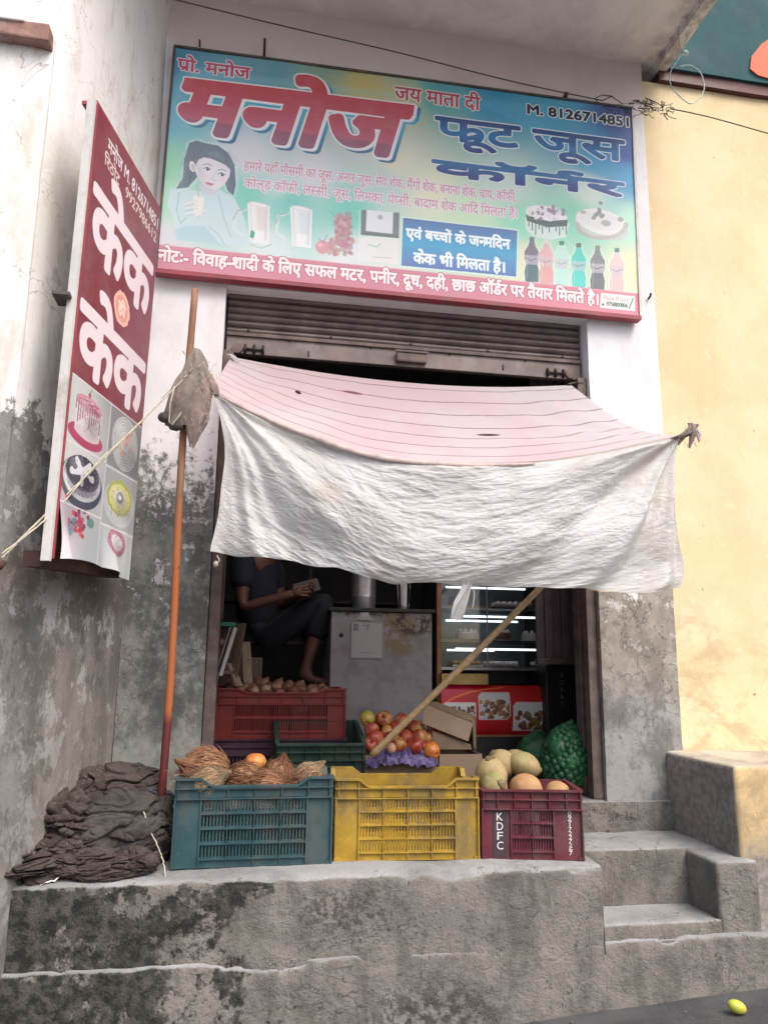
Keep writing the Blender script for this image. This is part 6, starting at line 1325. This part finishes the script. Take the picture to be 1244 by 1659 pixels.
MB().box(X0c, X0c + .026, YD_, YD_ + .03, dz(1140), ZT).build('post', MT['copper'], DC, False, True); MB().box(X1c - .02, X1c, YD_, YD_ + .03, ZBc, ZT).build('post', MT['casedark'], DC, False, True)
MB().box(X0c, X1c, YD_ + .46, YD_ + .48, ZBc, ZT).build('back_panel', MT['caseback'], DC, False, True); MB().box(X0c - .002, X0c + .006, YD_ + .031, YD_ + .459, ZBc, ZT).box(X1c - .006, X1c + .002, YD_ + .031, YD_ + .459, ZBc, ZT).build('side_panel', MT['casedark'], DC, False, True)
MB().rbox(X0c - .006, X1c + .006, YD_ - .01, YD_ + .49, ZT, ZT + .05, .006).build('top_cover', MT['copper'], DC, False, True)
zs_ = [dz(y) for y in (983, 1037, 1082)]
for i, z in enumerate(zs_):
    MB().box(X0c + .028, X1c - .022, YD_ + .02, YD_ + .455, z - .010, z).build('shelf', MT['glass'] if 0 else MT['casedark'], DC, False, True); MB().box(X0c + .028, X0c + .028 + (.32, .30, .60)[i], YD_ + .012, YD_ + .019, z - .014, z + .003).build('shelf_edge', MT['tan'] if i < 2 else MT['steel'], DC, False, True)
for (xa, xb, y, Yo) in ((740, 869, 998, .05), (722, 838, 1005, .26), (738, 871, 1051, .05), (724, 800, 1053, .26), (722, 850, 951, .05)):
    a, b = at(xa, y, Y=YD_ + Yo), at(xb, y, Y=YD_ + Yo); MB().tube([(a.x, YD_ + Yo, a.z), (b.x, YD_ + Yo, a.z)], .0058, 8).build('light_tube', MT['tube'], DC, True, True)
MB().box(X0c + .027, X1c - .021, YD_ + .004, YD_ + .008, zs_[2] + .0, ZT - .001).build('front_glass', MT['glass'], DC, False, True)
for xx in (790,): x = dx(xx, 1020); MB().box(x - .004, x + .004, YD_ + .0085, YD_ + .014, zs_[2] + .004, ZT - .002).build('glass_joint', MT['steel'], DC, False, True)
# red printed lower panel, bulging forward
P_ = Print(720, 330); P_.img[:] = np.array((196, 22, 26)) / 255; P_.put(P_.poly([(0, 0), (260, 0), (130, 60), (0, 90)], None, True), (196, 20, 70), 1, 14); P_.put(P_.line([(10, 126), (90, 80), (200, 44), (300, 26), (420, 14)], 9, None, True), (236, 120, 50))
def photo(rect, n_, tilt=0):
    x0, y0, x1, y1 = rect; r = 22; M = P_.poly([(x0 + r, y0), (x1, y0), (x1, y1 - r), (x1 - r, y1), (x0, y1), (x0, y0 + r)], None, True); P_.put(P_.grow(M, 7), (226, 200, 200)); S_ = print_snacks(n_).img; hh, ww = S_.shape[:2]
    F = np.zeros_like(P_.img); ys = (np.arange(y0, y1) - y0) * hh // (y1 - y0); xs = (np.arange(x0, x1) - x0) * ww // (x1 - x0); F[y0:y1, x0:x1] = S_[ys][:, xs]; P_.put(M, F)
photo((6, 120, 220, 320), 0); photo((250, 52, 450, 222), 1); photo((480, 116, 690, 296), 2)
MT['redprint'] = printmat('snack_panel_print', P_.image('snack_panel_print'), .3, .05, .1)
zt_, zb_ = dz(1110), dz(1190)
def redp(u, v): return Vector((X0c + .012 + (dx(884, 1150) - X0c - .012) * u, YD_ - .012 - .045 * math.sin(math.pi * min(1, v * 1.0 + .0)) ** .6, zt_ + (zb_ - zt_) * (1 - v)))
MB().grid(redp, 20, 16).build('printed_panel', MT['redprint'], DC, True, True); MB().box(X0c + .012, dx(884, 1150), YD_ - .012, YD_ + .02, zb_ - .012, zb_ - .001).build('panel_trim', MT['copper'], DC, False, True); MB().box(X0c + .004, X1c - .021, YD_ + .001, YD_ + .45, FL + .002, zt_ - .001).build('base_cabinet', MT['casedark'], DC, False, True)
# cakes and sweets on the shelves, each its own
MT['cream'] = simple('whipped_cream', (.70, .66, .64), .6, .08, 20, .2, .002); MT['choc'] = simple('chocolate_glaze', (.10, .045, .03), .3, .2, 14, .1, .001); MT['sponge'] = simple('sponge', (.40, .25, .12), .8, .2, 24, .3, .002); MT['doily'] = simple('cake_board', (.46, .42, .38), .6, .1, 10); MT['cherry'] = simple('cherry', (.42, .03, .04), .25)
def cake(label, x, y, r, h, top, body, n_, Yo=.16):
    z = min(zs_, key=lambda q: abs(q - dz(y, x))); c = Vector((at(x, y, Y=YD_ + Yo).x, YD_ + Yo, z + .001)); t = thing('cake', label, 'cake', c)
    MB().lathe([(0, 0), (r * 1.15, 0), (r * 1.15, .006), (0, .006)], 28).build('board', MT['doily'], t, 40); MB().lathe([(0, .007), (r, .007), (r, h), (r * .92, h + .006), (0, h + .007)], 28).build('cake_body', MT[body], t, 40)
    m = MB()
    for k in range(n_): a = 2 * math.pi * k / n_; m.lathe([(.013, 0), (.014, .007), (.009, .015), (.004, .020), (0, .023)], 8, Matrix.Translation((r * .74 * math.cos(a), r * .74 * math.sin(a), h + .005)))
    m.build('cream_rosettes', MT[top], t, True); MB().blob((0, 0, h + .014), (.010, .010, .010), None, 2).build('cherry', MT['cherry'], t, True)
cake('white cream topped cake at the left of the middle shelf', 757, 1034, .072, .045, 'cream', 'cream', 9); cake('chocolate cake with cherries at the centre of the middle shelf', 812, 1035, .060, .045, 'cream', 'choc', 8); cake('pale round cake at the right of the middle shelf', 864, 1036, .075, .040, 'cream', 'doily', 9)
cake('small dark cake at the left of the top shelf', 738, 980, .05, .045, 'choc', 'choc', 7)
def tray(label, x0, x1, y, kind, n_, Yo=.12):
    z = min(zs_, key=lambda q: abs(q - dz(y, (x0 + x1) / 2))); a, b = at(x0, y, Y=YD_ + Yo).x, at(x1, y, Y=YD_ + Yo).x; t = thing('sweet_tray', label, 'tray', ((a + b) / 2, YD_ + Yo, z + .001)); w_ = b - a
    MB().rbox(-w_ / 2, w_ / 2, -.07, .07, 0, .016, .004).build('tray', MT['steel'], t); m = MB(); rd_ = random.Random(n_ + x0)
    for k in range(n_):
        for j in range(3): m.blob((-w_ / 2 + w_ * (k + .5) / n_, -.048 + .045 * j, .026), (w_ / n_ * .42, .019, .015), lambda p: p * (1 + .12 * mn.noise(p * 3 + Vector((k, j, 0)))), 2)
    m.build('sweets', MT[kind], t, True)
tray('tray of pale cream rolls on the lower lit shelf', 784, 835, 1080, 'cream', 9); tray('tray of brown pastries at the left of the lower shelf', 728, 778, 1080, 'sponge', 5); tray('tray of white sweets at the right of the lower shelf', 862, 890, 1078, 'cream', 4); tray('row of small white cakes on the top shelf', 798, 846, 982, 'cream', 5); tray('tray of brown pastries on the top shelf right', 850, 882, 984, 'sponge', 3)
bx0, bx1 = dx(712, 1100), dx(786, 1100); t = carton('yellow cardboard box on the ledge of the display case', bx0, bx1, YD_ - .055, YD_ - .003, zt_ + .004, zt_ + .066, .004, MT['cardyellow']); MB().box(-(bx1 - bx0) / 2 + .005, (bx1 - bx0) / 2 - .005, -.021, .021, .056, .061).build('lid', MT['cardyellow'], t)

# ------------------------------------------------------------------ right side: hanging boards, black cooler, green net sack
MT['plum'] = simple('plum_painted_boards', (.055, .034, .045), .7, .3, 9, .3, .002, dirt=(.12, .09, .10)); YL = .34
zl0, zl1 = at(910, 1066, Y=YL).z, 3.25; xl0, xl1 = at(868, 1000, Y=YL).x, at(948, 1000, Y=YL).x; t = thing('folding_door', 'dark plum folding door leaf of narrow vertical boards inside the right jamb', 'door', ((xl0 + xl1) / 2, YL, zl0))
for k in range(6):
    a = xl0 + (xl1 - xl0) * k / 6; MB().rbox(a + .001, a + (xl1 - xl0) / 6 - .002, YL - (.008 if k % 2 else .0), YL + .02, zl0, zl1, .003).build('board', MT['plum'], t, False, True)
MB().rbox(xl0 - .004, xl1 + .004, YL - .02, YL + .03, zl0 - .035, zl0 - .001, .004).build('bottom_rail', MT['irondark'], t, False, True)
YK = .74; kx0, kx1 = at(884, 1120, Y=YK).x, at(944, 1120, Y=YK).x; kz1 = at(910, 1078, Y=YK).z
CK = thing('black_cooler', 'tall black cooler cabinet with white vertical letters at the right of the shop', 'cooler', ((kx0 + kx1) / 2, YK + .15, FL)); MB().rbox(kx0, kx1 + .03, YK, YK + .30, FL + .002, kz1, .012).build('body', MT['black'], CK, False, True)
for i, ch in enumerate('BOBBY'):
    c = at(910, 1094 + i * 11.5, Y=YK - .002); tr = _raw_tris(ch); cx_, cy_ = (tr[..., 0].min() + tr[..., 0].max()) / 2, (tr[..., 1].min() + tr[..., 1].max()) / 2; vs = [(c.x + (q[0] - cx_) * .030, YK - .0022, c.z + (q[1] - cy_) * .036) for T in tr for q in T]
    MB().add(vs, [(k, k + 1, k + 2) for k in range(0, len(vs), 3)]).build('letter', simple('dull_letter_paint', (.26, .26, .26), .6), CK, False, True, fixn=False)
n = NT('green_net'); P = n.obj(); v = n.vor(P, 34, 'DISTANCE_TO_EDGE'); MT['net'] = n.fin(n.mix((.008, .055, .02), (.015, .11, .04), n.ss(n.noise(P, 12), .4, .6)), .5, v, .4, .003)
nc = at(921, 1225, Y=.24); bot = FL + .003; ntop = at(912, 1174, Y=.24).z; hh = (ntop - bot) / 2; rd = random.Random(2); t = thing('net_sack', 'bulging green net sack of round vegetables at the right jamb', 'sack', (nc.x, .24, bot)); fs = [Vector((rd.gauss(0, 1), rd.gauss(0, 1), rd.gauss(0, 1))).normalized() for _ in range(150)]
def nf(p): b = max((p.normalized().dot(q) for q in fs)); return p * (.86 + .17 * max(0, (b - .955) / .045) ** .5 + .10 * fbm(p * 1.3, 2))
m = MB().blob((0, 0, hh), (.125, .12, hh), nf, 5); m.v = [(a * (1 + .3 * (1 - c / (2 * hh))), b, max(c, 0)) for a, b, c in m.v]; m.build('filled_net', MT['net'], t, True)
MT['pepper'] = simple('green_pepper_skin', (.008, .070, .024), .55, .3, 20, .1, .001); m = MB()
for q in range(230):
    z = 1 - 2 * (q + .5) / 230; a_ = q * 2.39996; r_ = math.sqrt(1 - z * z); k_ = .98 + rd.uniform(-.03, .02); zz_ = hh + hh * .96 * z * k_; sx = (1 + .3 * (1 - zz_ / (2 * hh))) * k_
    m.blob(((.118 + .008 * fbm((q * .3, 1, 1), 2)) * r_ * math.cos(a_) * sx, .115 * r_ * math.sin(a_) * k_, max(.02, zz_)), [rd.uniform(.015, .024)] * 3, None, 2)
tag(m.build('netted_peppers', MT['pepper'], t, True), kind='stuff')
MB().tube([(0, 0, 2 * hh - .03), (.0, 0, 2 * hh + .0), (.03, -.01, 2 * hh + .015)], [.012, .016, .02], 8).build('tied_neck', MT['net'], t, True)
nc = at(880, 1225, Y=.46); m = MB().blob((0, 0, .12), (.13, .1, .14), nf, 4); o = m.build('net_sack', MT['net'], None, True); o.location = (nc.x, .52, FL + .02); tag(o, 'dark low green net bundle left of the big net sack', 'sack')

# ------------------------------------------------------------------ left side: shelf with packets, frames and planks
MT['oldwood'] = wood_mat('old_dark_wood', (.16, .10, .07), (.09, .06, .045)); MT['palewood'] = wood_mat('pale_plank', (.30, .22, .15), (.20, .15, .10)); MT['packet'] = simple('orange_red_packet', (.50, .075, .02), .35, .4, 22, .4, .004, dirt=(.60, .28, .10)); MT['greentray'] = simple('green_plastic_strip', (.02, .16, .10), .5); MT['whitepl'] = simple('dull_white_plastic', (.42, .40, .40), .5, .1, 8)
YQ = .32
def lb(name, x0, x1, y0, y1, Y, dep, mat, root): a, b = at(x0, y1, Y=Y), at(x1, y0, Y=Y); return MB().rbox(a.x, b.x, Y, Y + dep, a.z, b.z, .003).build(name, mat, root, False, True)
t = thing('side_rack', 'brown wooden rack behind the left jamb holding packets and produce', 'rack', at(350, 1110, Y=YQ))
lb('post', 358, 368, 880, 1004, YQ, .03, MT['oldwood'], t); lb('post', 330, 337, 880, 1105, YQ, .03, MT['oldwood'], t); lb('top_shelf', 336, 382, 1008, 1014, YQ - .02, .25, MT['greentray'], t); lb('shelf', 332, 380, 1086, 1092, YQ, .25, MT['oldwood'], t); lb('back', 338, 386, 1016, 1085, YQ + .24, .01, MT['oldwood'], t)
t2 = at(348, 962, Y=YQ - .02)
for i, (ya, yb) in enumerate(((930, 964), (966, 1000))):
    a, b = at(338, yb, Y=YQ - .03), at(358, ya, Y=YQ - .03); c = (a + b) / 2; w_, h_ = (b.x - a.x) / 2, (b.z - a.z) / 2
    o = MB().grid(lambda u, v: Vector(((u - .5) * 2 * w_ * (1 - .1 * math.sin(math.pi * v)), -.016 * math.sin(math.pi * u) * math.sin(math.pi * v) + .004 * mn.noise(Vector((u * 6, v * 9, i))), (v - .5) * 2 * h_)), 14, 20).grid(lambda u, v: Vector(((u - .5) * 2 * w_ * (1 - .1 * math.sin(math.pi * v)), .001 + .016 * math.sin(math.pi * u) * math.sin(math.pi * v), (v - .5) * 2 * h_)), 10, 10).build('snack_packet', MT['packet'], None, True); o.location = c; tag(o, ('upper' if i == 0 else 'lower') + ' orange red packet hanging behind the left jamb', 'packet')
rd = random.Random(12)
for i, (x, y) in enumerate(((344, 1036), (358, 1040), (350, 1056), (364, 1062), (344, 1070), (356, 1076))):
    o = MB().blob((0, 0, 0), (.024, .022, .021), lambda p: p * (1 + .12 * fbm(p * 2 + Vector((i, 0, 0)), 2)), 2).build('potato', MT['onion'], None, True); o.location = at(x, y, Y=YQ + .06); tag(o, 'small brown root vegetable piled in the dim left rack', 'vegetable', 'vegetables in the left rack')
def lean(name, label, x0, y0, x1, y1, w_, Y0, Y1, mat, edge=None, cat='board'):
    a, b = at(x0, y0, Y=Y0), at(x1, y1, Y=Y1); t = thing(name, label, cat, b); ax = (a - b); L_ = ax.length; M_ = ax.normalized().to_track_quat('Z', 'Y').to_matrix().to_4x4(); MB().rbox(-w_ / 2, w_ / 2, -.006, .006, 0, L_, .002, M_).build('board', mat, t)
    if edge:
        for sgn in (-1, 1): MB().rbox(sgn * w_ / 2 - .005, sgn * w_ / 2 + .005, -.010, .010, -.002, L_ + .004, .002, M_).build('edging', edge, t)
    return t
lean('picture_frame', 'thin white edged frame leaning against the left rack', 378, 1018, 354, 1094, .035, .30, .26, MT['oldwood'], MT['whitepl'], 'frame'); lean('plank', 'dark brown plank leaning behind the white edged frame', 392, 1010, 376, 1104, .05, .40, .34, MT['oldwood']); lean('plank', 'pale wooden plank standing behind the red crate', 398, 1040, 402, 1112, .05, .62, .55, MT['palewood']); lean('plank', 'short pale plank slanting at the back corner of the red crate', 372, 1075, 388, 1112, .05, .36, .32, MT['palewood'])
c = at(342, 1112, Y=.26); o = MB().lathe([(0, 0), (.028, 0), (.036, .055), (.040, .058), (.034, .055), (.026, .004), (0, .004)], 20).build('plastic_pot', MT['whitepl'], None, 40); o.location = c; tag(o, 'small dull white plastic pot on the plum crate by the left jamb', 'pot')

# ------------------------------------------------------------------ the shopkeeper
def skin(name, pts, edges, mat, parent, sub=2, root=0):
    me = bpy.data.meshes.new(name); me.from_pydata([p[0] for p in pts], edges, []); me.update(); o = bpy.data.objects.new(name, me); COL.objects.link(o); o.parent = parent
    md = o.modifiers.new('s', 'SKIN'); md.use_smooth_shade = True; md.branch_smoothing = .6
    sv = me.skin_vertices[0].data
    for i, p in enumerate(pts): sv[i].radius = (p[1], p[2] if len(p) > 2 else p[1]); sv[i].use_root = (i == root)
    sb = o.modifiers.new('b', 'SUBSURF'); sb.levels = sub; sb.render_levels = sub
    bpy.context.view_layer.update(); ev = o.evaluated_get(bpy.context.evaluated_depsgraph_get()); nm = bpy.data.meshes.new_from_object(ev); o.modifiers.clear(); o.data = nm; nm.name = name; nm.materials.clear(); nm.materials.append(mat); return o
MT['skin'] = simple('brown_skin', (.11, .042, .030), .55, .1, 14, .1, .001); MT['navy'] = simple('navy_cloth', (.009, .010, .026), .9, .25, 16, .3, .002); MT['navydk'] = simple('dark_trouser_cloth', (.007, .008, .018), .9, .25, 16, .3, .002); MT['hair'] = simple('black_hair', (.012, .010, .010), .6, .3, 40, .5, .002)
O = at(400, 1100, Y=1.0); O.z = 1.36; PS = thing('person', 'person in navy shirt and cropped trousers sitting barefoot, looking down at a phone', 'person', O)
V = lambda x, y, z: Vector((x, y, z)) - O
hip = V(.05, 1.02, 1.66); knee = V(.455, .86, 1.875); ank = V(.335, .88, 1.445); kneeB = V(.42, 1.12, 1.86); ankB = V(.36, 1.16, 1.44)
chest = V(.03, .98, 1.90); neck0 = V(.06, .95, 2.10); neck1 = V(.10, .91, 2.17); head0 = V(.135, .875, 2.235); head1 = V(.125, .885, 2.32)
shL = V(-.05, .84, 2.05); elL = V(-.035, .80, 1.80); wrL = V(.215, .74, 1.875); shR = V(.14, 1.10, 2.05); elR = V(.20, 1.10, 1.83); wrR = V(.30, .86, 1.90)
P_ = [(hip, .125, .11), (chest, .13, .10), (neck0, .075, .07), (neck1, .048), (head0, .075, .085), (head1, .080, .09),
      (shL, .055), (elL, .037), (wrL, .026), (shR, .055), (elR, .037), (wrR, .026),
      (hip + Vector((.06, -.05, -.03)), .085), (knee, .058), (knee.lerp(ank, .35), .052), (ank, .034), (ank + Vector((.05, -.02, -.045)), .034, .026), (ank + Vector((.16, -.055, -.062)), .036, .018), (ank + Vector((.185, -.062, -.064)), .028, .014), (ank + Vector((-.03, .01, -.05)), .028),
      (hip + Vector((.06, .09, -.03)), .085), (kneeB, .058), (kneeB.lerp(ankB, .35), .052), (ankB, .034), (ankB + Vector((.06, -.0, -.045)), .034, .024), (ankB + Vector((.17, -.0, -.062)), .036, .016)]
E_ = [(0, 1), (1, 2), (2, 3), (3, 4), (4, 5), (2, 6), (6, 7), (7, 8), (2, 9), (9, 10), (10, 11), (0, 12), (12, 13), (13, 14), (14, 15), (15, 16), (16, 17), (17, 18), (15, 19), (0, 20), (20, 21), (21, 22), (22, 23), (23, 24), (24, 25)]
def hand(w_, d_, side, curl=1.0):
    d_ = d_.normalized(); s_ = side.normalized(); nrm = d_.cross(s_).normalized(); i0 = len(P_); src = P_.index(w_)
    pm_ = w_[0] + d_ * .055; P_.append((pm_, .036, .016)); E_.append((src, i0))
    for k in range(4):
        off = (k - 1.5) * .019; ln = (.030, .036, .034, .026)[k]; b = pm_ + d_ * .030 + s_ * off; a = len(P_)
        P_.append((b, .0095)); P_.append((b + d_ * ln + nrm * .010 * curl, .0085)); P_.append((b + d_ * ln * 1.3 + nrm * .030 * curl, .0075)); P_.append((b + d_ * ln * 1.1 + nrm * .046 * curl, .0065)); E_.extend([(i0, a), (a, a + 1), (a + 1, a + 2), (a + 2, a + 3)])
    a = len(P_); b = w_[0] + d_ * .03 + s_ * -.03; P_.extend([(b + nrm * .008, .011), (b + d_ * .028 - s_ * .012 + nrm * .022, .010), (b + d_ * .05 - s_ * .006 + nrm * .034, .008)]); E_.extend([(i0, a), (a, a + 1), (a + 1, a + 2)])
hand(P_[8], Vector((.9, -.1, .25)), Vector((.1, -.35, -.9))); hand(P_[11], Vector((.55, -.75, .1)), Vector((.3, .25, .9)))
for k in range(4): a = len(P_); tb = ank + Vector((.170, -.045 - .0 * k, -.064)) + Vector((.0, .016 * (1.5 - k), 0)); P_.extend([(tb, .009), (tb + Vector((.030 - .004 * k, -.006, -.003)), .008)]); E_.extend([(17, a), (a, a + 1)])
skin('body', P_, E_, MT['skin'], PS)
def grown(idx, g, extra=()):
    return [(P_[i][0],) + tuple(r + g for r in P_[i][1:]) for i in idx] + list(extra)
arm = lambda a, b, t, r: (a.lerp(b, t), r)
skin('shirt', grown([0, 1, 2, 6, 9], .026, [(neck0.lerp(neck1, .45), .066), arm(shL, elL, .6, .066), arm(shR, elR, .6, .066), (neck0.lerp(shL, .55) + Vector((0, 0, .022)), .085), (neck0.lerp(shR, .55) + Vector((0, 0, .022)), .085)]), [(0, 1), (1, 2), (2, 5), (2, 8), (8, 3), (3, 6), (2, 9), (9, 4), (4, 7)], MT['navy'], PS)
skin('trousers', [(hip, .156, .140), (hip + Vector((.07, -.05, -.03)), .105), (knee + Vector((.0, 0, .0)), .080), (knee.lerp(ank, .25), .074), (knee.lerp(ank, .58), .066), (hip + Vector((.07, .09, -.03)), .105), (kneeB, .080), (kneeB.lerp(ankB, .25), .074), (kneeB.lerp(ankB, .60), .066), (hip + Vector((0, 0, .09)), .13, .12)], [(0, 1), (1, 2), (2, 3), (3, 4), (0, 5), (5, 6), (6, 7), (7, 8), (0, 9)], MT['navydk'], PS)
hd = head0.lerp(head1, .5); fwd = Vector((.72, -.45, -.52)).normalized(); sd_ = fwd.cross(Vector((0, 0, 1))).normalized(); upv = sd_.cross(fwd)
MB().blob(hd - fwd * .022 + upv * .030, (.094, .094, .088), lambda p: p * (1 + .05 * fbm(p * 5, 2)), 3).build('hair', MT['hair'], PS, True)
m = MB(); m.blob(hd + fwd * .098 - upv * .012, (.013, .013, .018), None, 2); m.build('nose', MT['skin'], PS, True)
for sgn in (-1, 1):
    MB().blob(hd + fwd * .082 + sd_ * .030 * sgn + upv * .012, (.012, .012, .008), None, 2).build('eye', MT['hair'], PS, True); MB().blob(hd + sd_ * .084 * sgn - fwd * .004, (.014, .018, .026), None, 2).build('ear', MT['skin'], PS, True)
MB().blob(hd + fwd * .086 - upv * .048, (.016, .016, .006), None, 2).build('mouth', simple('lips', (.24, .09, .08), .5), PS, True)
pc = V(.325, .775, 1.925); o = MB().rbox(-.037, .037, -.004, .004, -.075, .075, .004).build('mobile_phone', MT['black'], None); o.location = pc + O; o.rotation_euler = (R(-35), R(70), R(-30)); tag(o, 'black mobile phone held in the hands of the seated person', 'phone')
m = MB(); m.rbox(-.22, .25, .80 - .0, 1.30, 0, .001 + 1.52 - FL, .01); o = m.build('wooden_box', MT['oldwood'], None); o.location = (-.16, 0, FL + .002); tag(o, 'dark wooden box used as a seat behind the red crate', 'box')
m = MB(); m.rbox(-.17, .25, -.2, .22, 0, 1.352 - FL, .008); o = m.build('wooden_box', MT['palewood'], None); o.location = (.36, 1.0, FL + .002); tag(o, 'low wooden box under the bare foot behind the red crate', 'box')
lb2 = thing('back_rack', 'dark metal rack with thin shelves behind the seated person', 'rack', (.55, 1.7, FL))
for z in (1.35, 1.62, 1.9): MB().box(-.3, 1.1, 1.6, 1.9, z, z + .015).build('shelf', MT['irondark'], lb2, False, True)
for x in (-.3, .4, 1.08): MB().box(x, x + .02, 1.6, 1.62, FL + .002, 2.6).build('upright', MT['irondark'], lb2, False, True)

# pieces that belong to a part
def under(child, part):
    for o in [c for c in bpy.data.objects if c.name.split('.')[0] == child and c.parent is not None]:
        q = [c for c in o.parent.children if c.name.split('.')[0] == part and c is not o]
        if q and o.parent.parent is None: o.parent = q[0]
for c_, p_ in (('lock_bolt', 'bottom_bar'), ('lock_plate', 'bottom_bar'), ('pull_handle', 'bottom_bar'), ('keyhole', 'bottom_bar'), ('rivet', 'bottom_bar'), ('bottom_rail', 'bottom_bar'), ('fibre', 'shell'), ('cream_rosettes', 'cake_body'), ('cherry', 'cake_body'), ('sweets', 'tray'), ('stem_cap', 'husk'), ('painted_letter', 'teal_band'),
               ('lettering_field', 'front_panel'), ('letter', 'front_panel'), ('rolled_seam', 'white_sheet'), ('hem_layer', 'white_sheet'), ('torn_strip', 'white_sheet'), ('string_tassel', 'white_sheet'), ('shelf_edge', 'shelf'), ('plaster_patch', 'front_wall'), ('clamp', 'backing_panel'), ('panel_trim', 'printed_panel'), ('glass_joint', 'front_glass'), ('lock', 'body'), ('notice', 'body'), ('torn_tape', 'body')):
    under(c_, p_)
